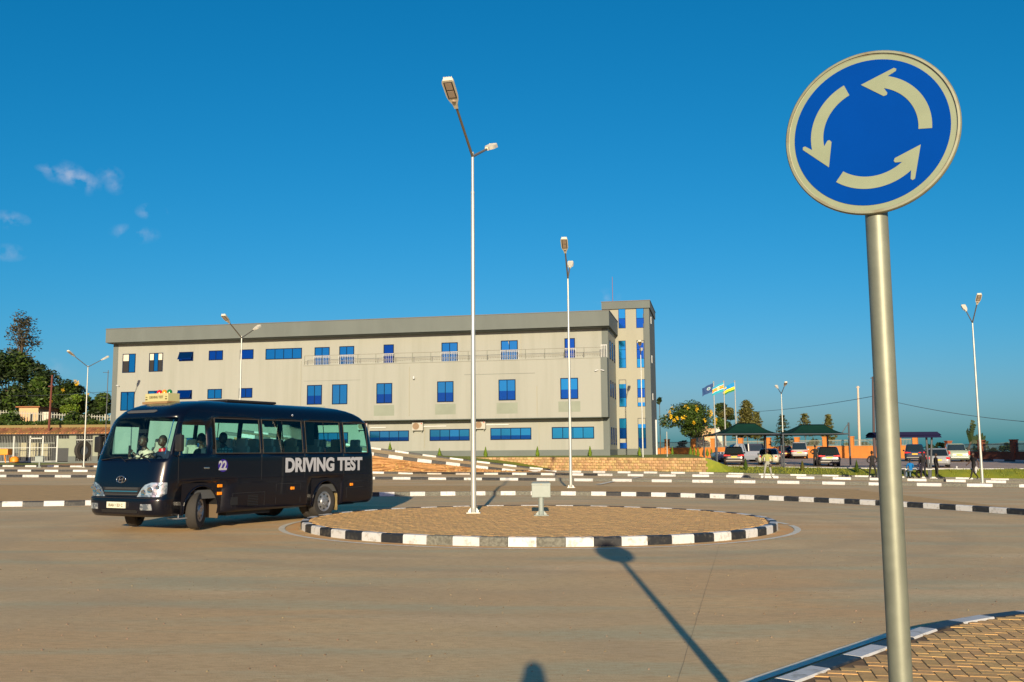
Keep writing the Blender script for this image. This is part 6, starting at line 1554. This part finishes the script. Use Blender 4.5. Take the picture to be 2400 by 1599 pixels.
wl = [(1576, 1048, 1067, 6, 'lone young cypress left in the row before the orange wall'), (1619, 1048, 1070, 10, 'widest young cypress before the orange wall'), (1627.5, 1050, 1069, 6, 'slim young cypress right of the widest one before the orange wall'), (1636, 1051, 1069, 8, 'third young cypress of the cluster before the orange wall'), (1658, 1053, 1068, 7, 'young cypress right of the dark one before the orange wall'), (1668, 1054, 1068, 5, 'last young cypress before the canopy post at the orange wall')]
for i, (px, yt, yb, w_, lab) in enumerate(wl): cyp(lab, px, yt, yb+2, 100, None, w_, seed=20+i)
cyp('dark brown young cypress before the orange wall', 1649, 1056, 1069, 100, None, 6, M['leafb'], seed=33)
for i, (px, yt, yb, lab) in enumerate([(1748, 1077, 1102, 'small cypress on the lawn left of the man in the yellow-green shirt'), (1881, 1082, 1104, 'small cypress on the lawn right of the man in the yellow-green shirt'), (2008.5, 1081, 1109, 'small cypress on the lawn just left of the man in black')]):
    lo, hi_ = 60.0, 82.0
    for _ in range(30):
        Y = (lo+hi_)/2; q = atY(px, yb, Y)
        if q.z > lawn_z(q.x, Y): lo = Y
        else: hi_ = Y
    cyp(lab, px, yt, yb, Y, None, 10, [M['leafm'], M['leafo'], M['leafm']][i], 'small cypresses on the lawn', 40+i)

# ------------------------------------------------------------------ boundary wall on the right: orange wall, pillars, railing
M['rail2'] = mat('pale_green_grey_railing', (.24, .25, .20), .6)
def bwall(label, p0, p1, pill, zb, wall_h, pil_h, mt, gname, rail='railw', cat='wall'):
    d = Vector((p1[0]-p0[0], p1[1]-p0[1], 0)); L = d.length; ang = math.atan2(d.y, d.x)
    t = thing('boundary_wall', label, cat, (p0[0], p0[1], zb), ang)
    b = MB(); b.box(0, -.12, -1.2, L, .12, wall_h); b.box(0, -.15, wall_h, L, .15, wall_h+.08); b.box(0, -.17, -1.2, L, -.121, wall_h*.42); b.build('wall', mt, t)
    for x in pill:
        b = MB(); b.box(x-.25, -.25, -1.2, x+.25, .25, pil_h); b.box(x-.3, -.3, pil_h, x+.3, .3, pil_h+.1); b.build('pillar', mt, t)
    for a, c in zip(pill, pill[1:]):
        b = MB(); zt = pil_h-.35
        b.box(a+.25, -.02, zt-.03, c-.25, .02, zt+.03); b.box(a+.25, -.02, wall_h+.12, c-.25, .02, wall_h+.17); x = a+.35
        rl = b.build('railing', M[rail], t); b = MB()
        while x < c-.28: b.box(x-.018, -.03, wall_h+.08, x+.018, -.005, zt+.12); x += .15
        b.build('pales', M[rail], rl)
    return t
pxs = [1498, 1566, 1629, 1676, 1741, 1806, 1873, 1938, 1999, 2064, 2108, 2146]
Ya, Yb = 124.0, 106.0
def wallY(px): return Ya+(Yb-Ya)*(px-1500)/(2150-1500)
pp = [Vector((atY(px, 1050, wallY(px)).x, wallY(px), 0)) for px in pxs]
d = (pp[-1]-pp[0]).normalized(); pl_ = [(q-pp[0]).dot(d) for q in pp]
zb = .75
bwall('orange painted boundary wall with pillars and white railing behind the car park', (pp[0].x, pp[0].y), (pp[-1].x, pp[-1].y), pl_, zb, pz(1870, 1048.5, wallY(1870))-zb, pz(1870, 1027, wallY(1870))-zb, M['orange'], '', 'rail2')
M['rbrick'] = mat('shaded_red_brown_brick', (.20, .06, .028), .85, var=.2, scale=3)  # brick colour darkened for the shade lying on this stretch of wall
pxs2 = [2146, 2222, 2302, 2377, 2460]; YY = [106, 101, 96, 91.5, 87]
pp2 = [Vector((atY(px, 1050, y).x, y, 0)) for px, y in zip(pxs2, YY)]; d2 = (pp2[-1]-pp2[0]).normalized()
bwall('red-brown brick boundary wall with tall pillars and thin railing, coloured darker for shade, at the far right', (pp2[0].x+.3, pp2[0].y), (pp2[-1].x, pp2[-1].y), [(q-pp2[0]).dot(d2) for q in pp2[1:]], .55, pz(2300, 1061, 96)-.55, pz(2300, 1034, 96)-.55, M['rbrick'], '', 'cpost')
kerb('shaded_kerb', 'black and white kerb in shade along the foot of the dark brick wall', [(q.x-.6, q.y-3.0) for q in pp2], 1.5, 'striped kerbs', lambda i, p: 'white' if i % 2 else 'black', g=cz)
# trees standing just outside the picture on the right, whose shade falls on that wall
for i, (x, y) in enumerate([(47, 74), (52, 66), (58, 72), (66, 76)]):
    tree('tree', ['broad dark tree outside the right edge, nearest the car park', 'broad dark tree outside the right edge, second from the road', 'broad dark tree outside the right edge, behind the other two', 'broad dark tree farthest outside the right edge'][i], (x, y, 0), (5.0, 4.2, 3.6), 2.6, [M['leafd'], M['leafm']], group='trees outside the right edge', n=3500, s=.34, clumps=18, seed=60+i, tr=.25)
# small peach building with vaulted gable behind the flowering tree
def block(name, label, px0, px1, yt, yb, Y, dep, mt, cat='building'):
    a = atY(px0, yb, Y); c = atY(px1, yt, Y); t = thing(name, label, cat, (a.x, Y, 0)); b = MB(); b.box(0, 0, -2, c.x-a.x, dep, c.z); b.build('wall', mt, t); return t, c.x-a.x, c.z
M['peach'] = mat('peach_wall', (.56, .36, .20), .85, var=.08, scale=.6)
t, w, z = block('small_house', 'small tan house behind the orange wall and the flowering tree', 1637, 1672, 1022, 1046, 134, 5, M['peach'])
b = MB(); b.add([(-.2, -.2, z), (w*.55, -.2, z+1.5), (w+.2, -.2, z), (-.2, 5.2, z), (w*.55, 5.2, z+1.5), (w+.2, 5.2, z)], [(0, 2, 1), (3, 4, 5), (0, 1, 4, 3), (1, 2, 5, 4)]); b.build('roof', M['peach'], t)
t, w, z = block('water_tank_house', 'small tan gable showing between flowering tree and canopy post', 1661, 1676, 1004, 1012, 136, 3, M['peach'])
t, w, z = block('white_house', 'pale block house glimpsed behind the flag poles', 1678, 1692, 1001, 1014, 140, 5, M['curtain'])
for k in range(4): b = MB(); b.box(0, -.06, z-.25-k*.25, w, -.01, z-.17-k*.25); b.build('ledge', M['railw'], t)
# utility poles and wires
def upole(label, px0, y0, px1, y1, Y, r, mt):
    a = atY(px0, y0, Y); c = atY(px1, y1, Y); b = MB(); b.tube((0, 0, 0), (c.x-a.x, 0, c.z-a.z), r, r*.72, n=10); b.tube((0, 0, -3), (0, 0, 0), r, r, n=10); b.tube((c.x-a.x-.25, 0, c.z-a.z-.15), (c.x-a.x+.25, 0, c.z-a.z-.15), .04, n=6)
    o = b.build('utility_pole', mt, None, loc=tuple(a)); return tag(o, label, 'pole', 'utility poles')
upole('pale concrete utility pole beyond the orange wall left of the sign pole', 2014.5, 1045, 2010.5, 905, 118, .16, mat('pale_concrete_pole', (.50, .42, .34), .8))
upole('dark utility pole rising behind the left end of the bus shelter', 2048.5, 1030, 2045.5, 883, 100, .14, mat('dark_pole', (.07, .05, .055), .8))
def wire(label, pts, r=.02):
    P3 = [atY(px, py, Y) for px, py, Y in pts]; a, c = P3[0], P3[-1]; out = []
    for i in range(25):
        t = i/24; q = a.lerp(c, t); q.z -= pts[0][3] if False else 4*t*(1-t)*SAG; out.append(q)
    b = MB()
    for p, q in zip(out, out[1:]): b.tube(p-a, q-a, r, n=5)
    o = b.build('overhead_wire', M['cpost'], None, loc=tuple(a)); return tag(o, label, 'wire', 'overhead wires')
SAG = .5; wire('thin overhead wire running left from the dark utility pole', [(1700, 966, 175), (2046, 929, 100)], .028)
wire('thin overhead wire running right from the dark utility pole past the right lamp', [(2046, 930, 100), (2520, 996, 80)], .026)
SAG = .3; wire('overhead wire at the left, from the left lamp to the building', [(-60, 925, 130), (262, 917, 100)], .02)
wire('second overhead wire at the left, sloping down behind the left lamp', [(190, 905, 120), (262, 934, 100)], .02)

# ------------------------------------------------------------------ left: cage shed, hillside, fence, trees
SYd = 98.0
def sx(px): return atY(px, 1070, SYd).x
gs_ = .95
zr_t, zr_b, zbase = pz(120, 1003, SYd+1), pz(120, 1018, SYd-.6), pz(120, 1083, SYd)
shed = thing('cage_shed', 'long low shed with orange clay tile roof and barred cages at the left', 'shed', (sx(-60), SYd, zbase))
w = sx(246)-sx(-60); hb = zr_b-zbase; ht = zr_t-zbase
M['shedw'] = mat('shaded_grey_green_paint', (.22, .25, .20), .8, var=.05, scale=1); M['shedd'] = mat('shed_dark_paint', (.045, .05, .055), .8); M['tile'] = mat('clay_roof_tile', (.32, .15, .055), .8, rnd=('island', .35), bump=.2, bscale=20)  # wall paint darkened for the shade on the shed front
b = MB(); b.box(0, 2.6, -1, w, 2.8, hb+.1); b.box(0, 0, -1, w, 2.8, .06); b.build('back_wall', M['wgrey'], shed)
b = MB(); b.box(0, 2.55, .06, w, 2.6, .9); b.build('back_wall_dark_band', M['shedd'], shed)
b = MB(); b.box(-.3, -.5, hb-.04, w+.3, 2.9, hb+.03); b.build('roof_slab', M['blk'], shed)
rr = random.Random(2); st = MB()
for r in range(3):
    x = -.3; k = 0
    while x < w+.3:
        y0_ = -.55+r*.55; z0_ = hb+.05+(ht-hb-.12)*r/3; y1_ = y0_+.62; z1_ = z0_+(ht-hb-.12)/3+.03; rw = .13
        vs = []
        for q in range(5):
            a = math.pi*q/4; vs.append((x+rw*(1-math.cos(a)), y0_, z0_+rw*.8*math.sin(a)))
        for q in range(5):
            a = math.pi*q/4; vs.append((x+rw*(1-math.cos(a)), y1_, z1_+rw*.8*math.sin(a)))
        st.add(vs, [(i, i+1, i+6, i+5) for i in range(4)]+[(4, 3, 2, 1, 0)]); x += rw*2+.02
st.box(-.3, .9, hb+.05, w+.3, 2.9, hb+.2); tag(st.build('roof_tiles', M['tile'], shed), kind='stuff')
def sl(px): return sx(px)-sx(-60)
for (pa, pb, za, zb_, mt) in [(160, 177, .0, hb, 'shedw'), (216, 229, 0, hb, 'shedw'), (133, 160, hb*.5, hb*.84, 'shedw'), (133, 160, 0, hb*.5, 'shedd'), (121, 133, 0, hb*.5, 'shedd')]:
    b = MB(); b.box(sl(pa), .0, za+.001, sl(pb), .25, zb_); b.build('wall_panel', M[mt], shed)
for pa, pb in ((160, 177), (216, 229)): b = MB(); b.box(sl(pa)-.01, -.02, 0, sl(pb)+.01, .26, .55); b.build('dark_skirting', M['wgrey'], shed)
cage = MB()
for px in (31, 69, 99, 133): cage.box(sl(px)-.07, -.03, 0, sl(px)+.07, .05, hb)
for z in (hb-.12, hb*.52, .08): cage.box(sl(-55), -.02, z-.03, sl(133), .03, z+.03)
cage.box(sl(69), -.03, hb*.84, sl(99), .04, hb*.88); cage.box(sl(177), 0, hb*.78, sl(216), .04, hb*.81)
cg = cage.build('cage_frame', M['cpost'] if False else mat('grey_cage_frame', (.42, .45, .44), .5), shed)
bars = MB(); x = sl(-55)
while x < sl(133): bars.box(x-.012, 0, .05, x+.012, .02, hb-.1); x += .16
x = sl(177)
while x < sl(216): bars.box(x-.012, 0, .05, x+.012, .02, hb-.1); x += .16
x = sl(135)
while x < sl(160): bars.box(x-.012, 0, hb*.84, x+.012, .02, hb-.05); x += .16
tag(bars.build('cage_bars', mat('grey_cage_bar', (.33, .35, .34), .5), shed), kind='stuff')
M['gen'] = mat('cream_generator_box', (.33, .32, .21), .6, var=.05, scale=2)
for (pa, pb, yt, yb, lab) in [(44, 64, 1038, 1071, 'left part of the cream generator housing inside the cage'), (68, 91, 1038, 1071, 'middle cream generator housing inside the cage'), (96, 118, 1040, 1070, 'right cream generator housing inside the cage')]:
    a = atY(pa, yb, SYd+1.3); c = atY(pb, yt, SYd+1.3); g = thing('generator_box', lab, 'generator', (a.x, SYd+1.2, a.z), 0, 'cream generator boxes'); b = MB(); b.bbox(0, 0, 0, c.x-a.x, 1.0, c.z-a.z, .03); b.build('housing', M['gen'], g)
    b = MB(); b.box(.1, -.02, .15, .12, 0, c.z-a.z-.15); b.box((c.x-a.x)/2, -.02, .2, (c.x-a.x)/2+.02, 0, c.z-a.z-.2); b.build('door_seam', M['cpost'], g); b = MB(); b.box(.1, .1, -.35, (c.x-a.x)-.1, .9, 0); b.build('base', M['shedd'], g)
a = atY(192, 1078, SYd-1.2); t = thing('spare_wheel', 'large dark wheel leaning against the shed behind the left lamp', 'wheel', (a.x-.2, SYd-.6, a.z)); R4 = Matrix.Translation((0, 0, .95)) @ Matrix.Rotation(math.pi/2, 4, 'Y') @ Matrix.Rotation(.5, 4, 'X')
b = MB(); b.lathe([(.5, -.18), (.85, -.2), (.95, -.1), (.95, .1), (.85, .2), (.5, .18)], 22, R4); b.build('tyre', M['rub'], t, smooth=40); b = MB(); b.lathe([(.5, .12), (.3, .05), (.001, .05)], 18, R4); b.build('rim', M['cpost'], t)
# orange concrete mixer at far left
mx_ = atY(6, 1085, 94); t = thing('concrete_mixer', 'orange concrete mixer at the left edge in front of the cages', 'machine', (mx_.x-.2, 94, mx_.z)); OR = mat('orange_machine_paint', (.75, .25, .01), .5)
b = MB(); b.bbox(-.7, -.5, .75, .9, .5, 1.35, .08); b.build('hopper', OR, t); b = MB()
for x, y in ((-.6, -.4), (.7, -.4), (-.6, .4), (.7, .4)): b.tube((x*.8, y, .8), (x, y, 0), .05)
b.build('frame', OR, t); b = MB(); b.lathe([(.15, 0), (.4, .1), (.38, .45), (.2, .6), (.001, .6)], 14, Matrix.Translation((1.35, 0, .0))); b.build('drum', OR, t, smooth=50)
# the hillside behind the shed
def hillz(x, y): return 4.9+(y-102)*.028
grid('hillside', -110, -36.5, 101, 170, 3, 3, M['soil'], hillz)
b = MB(); A = []
for i in range(38):
    x = -110+2*i; A += [(x, 101, -1), (x, 101, hillz(x, 101))]
b.add(A, [(2*i, 2*i+2, 2*i+3, 2*i+1) for i in range(37)]); tag(b.build('hill_face', M['soil']), kind='structure')
# picket fence on the hillside
FYd = 108.0; f = thing('palisade_fence', 'pale palisade fence on the hillside above the tiled shed', 'fence', (atY(-80, 970, FYd).x, FYd, hillz(0, FYd)))
x0_ = f.location.x; L = atY(300, 970, FYd).x-x0_; Z0 = hillz(0, FYd)
def fz(x): px = 1200+2260*(x0_+x)/FYd; return pz(px, 962+(px)*.045, FYd)-Z0
M['fence'] = mat('weathered_fence_paint', (.30, .31, .27), .7, var=.15, scale=2); k = 0; x = 0
me_p = {}
while x < L:
    h = fz(x); big = (k % 21 == 10); b = MB(); wv = .09 if big else .04; b.box(-wv, -.02, -.2, wv, .02, round(h+ (.12 if big else 0), 1)); key = (big, round(h, 1))
    if key not in me_p: me_p[key] = b.mesh('pale', M['fence'])
    link('pale', me_p[key], f, loc=(x, 0, 0)); x += .30; k += 1
b = MB(); b.add([(0, -.03, fz(0)-.25), (L, -.03, fz(L)-.25), (L, -.03, fz(L)-.17), (0, -.03, fz(0)-.17)], [(0, 1, 2, 3)]); b.add([(0, -.03, .3), (L, -.03, .3), (L, -.03, .38), (0, -.03, .38)], [(0, 1, 2, 3)]); b.build('rail', M['fence'], f)
t, w, z = block('small_house', 'small peach house behind the palisade fence at the left', 43, 90, 955, 1000, 112, 5, M['peach'])
b = MB(); b.box(-.3, -.3, z, w+.3, 5.3, z+.12); b.build('roof', mat('rusty_roof', (.30, .12, .05), .8), t); b = MB(); b.box(w*.62, -.03, z-2.6, w*.75, -.001, z-.7); b.build('window', M['dark'], t)
b = MB(); a = atY(98, 1000, 111); b.box(0, 0, -.5, .9, .9, pz(98, 966, 111)-a.z); o = b.build('gate_pillar', M['curtain'], None, loc=tuple(a)); tag(o, 'pale pillar between the peach house and the fence', 'pillar')
# dark red post rising through the tiles
a = atY(114, 1016, SYd); c = atY(122.5, 880, SYd+3); b = MB(); b.tube((0, 0, 0), (c.x-a.x, 3, c.z-a.z), .12, .09, n=9); b.box(c.x-a.x-.35, 2.95, c.z-a.z-1.2, c.x-a.x+.35, 3.05, c.z-a.z-1.1); o = b.build('rusty_pole', mat('rust_red_paint', (.13, .035, .02), .7), None, loc=tuple(a)); tag(o, 'rust red pole rising above the tiled shed roof', 'pole')
# hillside planting
def htree(label, box, Y, lm, **k): return ctree('tree', label, box, Y, lm, g=lambda x, y: hillz(x, y), group='hillside trees', **k)
htree('big dark tree at the left edge, filling the hillside', (-70, 835, 92, 985), 122, [M['leafd'], M['leafd'], M['leafm']], n=11000, s=.24, clumps=30, seed=70, tr=.3)
htree('dark rounded tree right of the big one, behind the rust red pole', (60, 872, 152, 990), 120, [M['leafd'], M['leafm']], n=8000, s=.2, clumps=26, seed=71, tr=.25)
htree('tall thin-crowned tree against the sky at the upper left', (-10, 725, 86, 850), 128, [M['leafb']], n=1900, s=.17, clumps=34, seed=72, tr=.16, sparse=True, limbs=24, R=1.0)
htree('tree with a few yellow blossoms above the left lamp arm', (118, 893, 196, 975), 118, [M['leafd'], M['leafm']], n=5200, s=.19, clumps=18, seed=73, flower=9, tr=.18)
htree('low bright green tree behind the left lamp post', (140, 920, 206, 990), 114, [M['leafm'], M['leafy']], n=5200, s=.17, clumps=16, seed=74, tr=.14)
htree('rounded dark bush-like tree beside the left end of the building', (194, 922, 262, 985), 116, [M['leafd'], M['leafm']], n=5200, s=.18, clumps=16, seed=75, tr=.14)
for i, (x0p, y0p, x1p, y1p, lab) in enumerate([(-10, 972, 58, 1004, 'large dark bush in front of the fence at the left edge'), (98, 986, 150, 1006, 'low dark hedge bush in front of the fence behind the rust red pole'), (148, 968, 200, 1008, 'big dark bush in front of the fence beside the left lamp post'), (196, 984, 228, 1010, 'dark bush in front of the fence right of the left lamp post'), (226, 990, 256, 1010, 'small bush next to the left end of the building')]):
    ctree('bush', lab, (x0p, y0p, x1p, y1p), 105.5, [M['leafd'], M['leafm']], g=lambda x, y: hillz(x, y)-.5, cat='bush', group='bushes before the hillside fence', n=2600, s=.13, clumps=12, seed=80+i, tr=.05, limbs=2)
b = MB(); rr = random.Random(14)
for i in range(5200): leaves(b, Vector((rr.uniform(-60, -40), rr.uniform(101, 104), 4.95+rr.uniform(0, .35))), .05, 1, .12, rr)
tag(b.build('ground_cover', M['leafm']), kind='stuff')
# far wood below the horizon on the right and behind everything
b = MB(); rr = random.Random(15)
for i in range(60):
    x = rr.uniform(20, 190); y = rr.uniform(170, 330); z = -4+rr.uniform(0, 4.2)
    for q in range(3): leaves(b, Vector((x+rr.uniform(-3, 3), y, z)), rr.uniform(1.5, 3.2), 120, .5, rr, (1.3, 1, .8), .6)
tag(b.build('far_wood', [M['leafd']]), kind='stuff')
b = MB(); rr = random.Random(16); n = 40; vs = []
for i in range(n+1):
    a = -1.2+2.4*i/n; R_ = 4200
    vs += [(R_*math.sin(a), R_*math.cos(a), -20), (R_*math.sin(a), R_*math.cos(a), 10+26*(.5+.5*math.sin(i*.9)+.4*math.sin(i*2.3))*(1 if a > 0 else .6)), ]
b.add(vs, [(2*i, 2*i+2, 2*i+3, 2*i+1) for i in range(n)]); tag(b.build('distant_hills', mat('distant_hill', (.05, .12, .16), 1.0, spec=0)), kind='structure')  # haze of the air is put into the hills' blue-grey colour
# left lawn and pink paved strip before the cages
ribbon('lawn', [(-66, 92.5), (-43.5, 89.4)], [(-66, 97.0), (-43.5, 96.8)], M['grass'], .16, gz, 3)
ribbon('rubble_foot', [(-43.4, 88.2), (-37.5, 87.4)], [(-43.4, 97.0), (-35.5, 97.0)], M['earth'], .15, gz, 3)
bm_ = MB(); bm_.box(-.6, -.01, 0, .6, .01, .02)
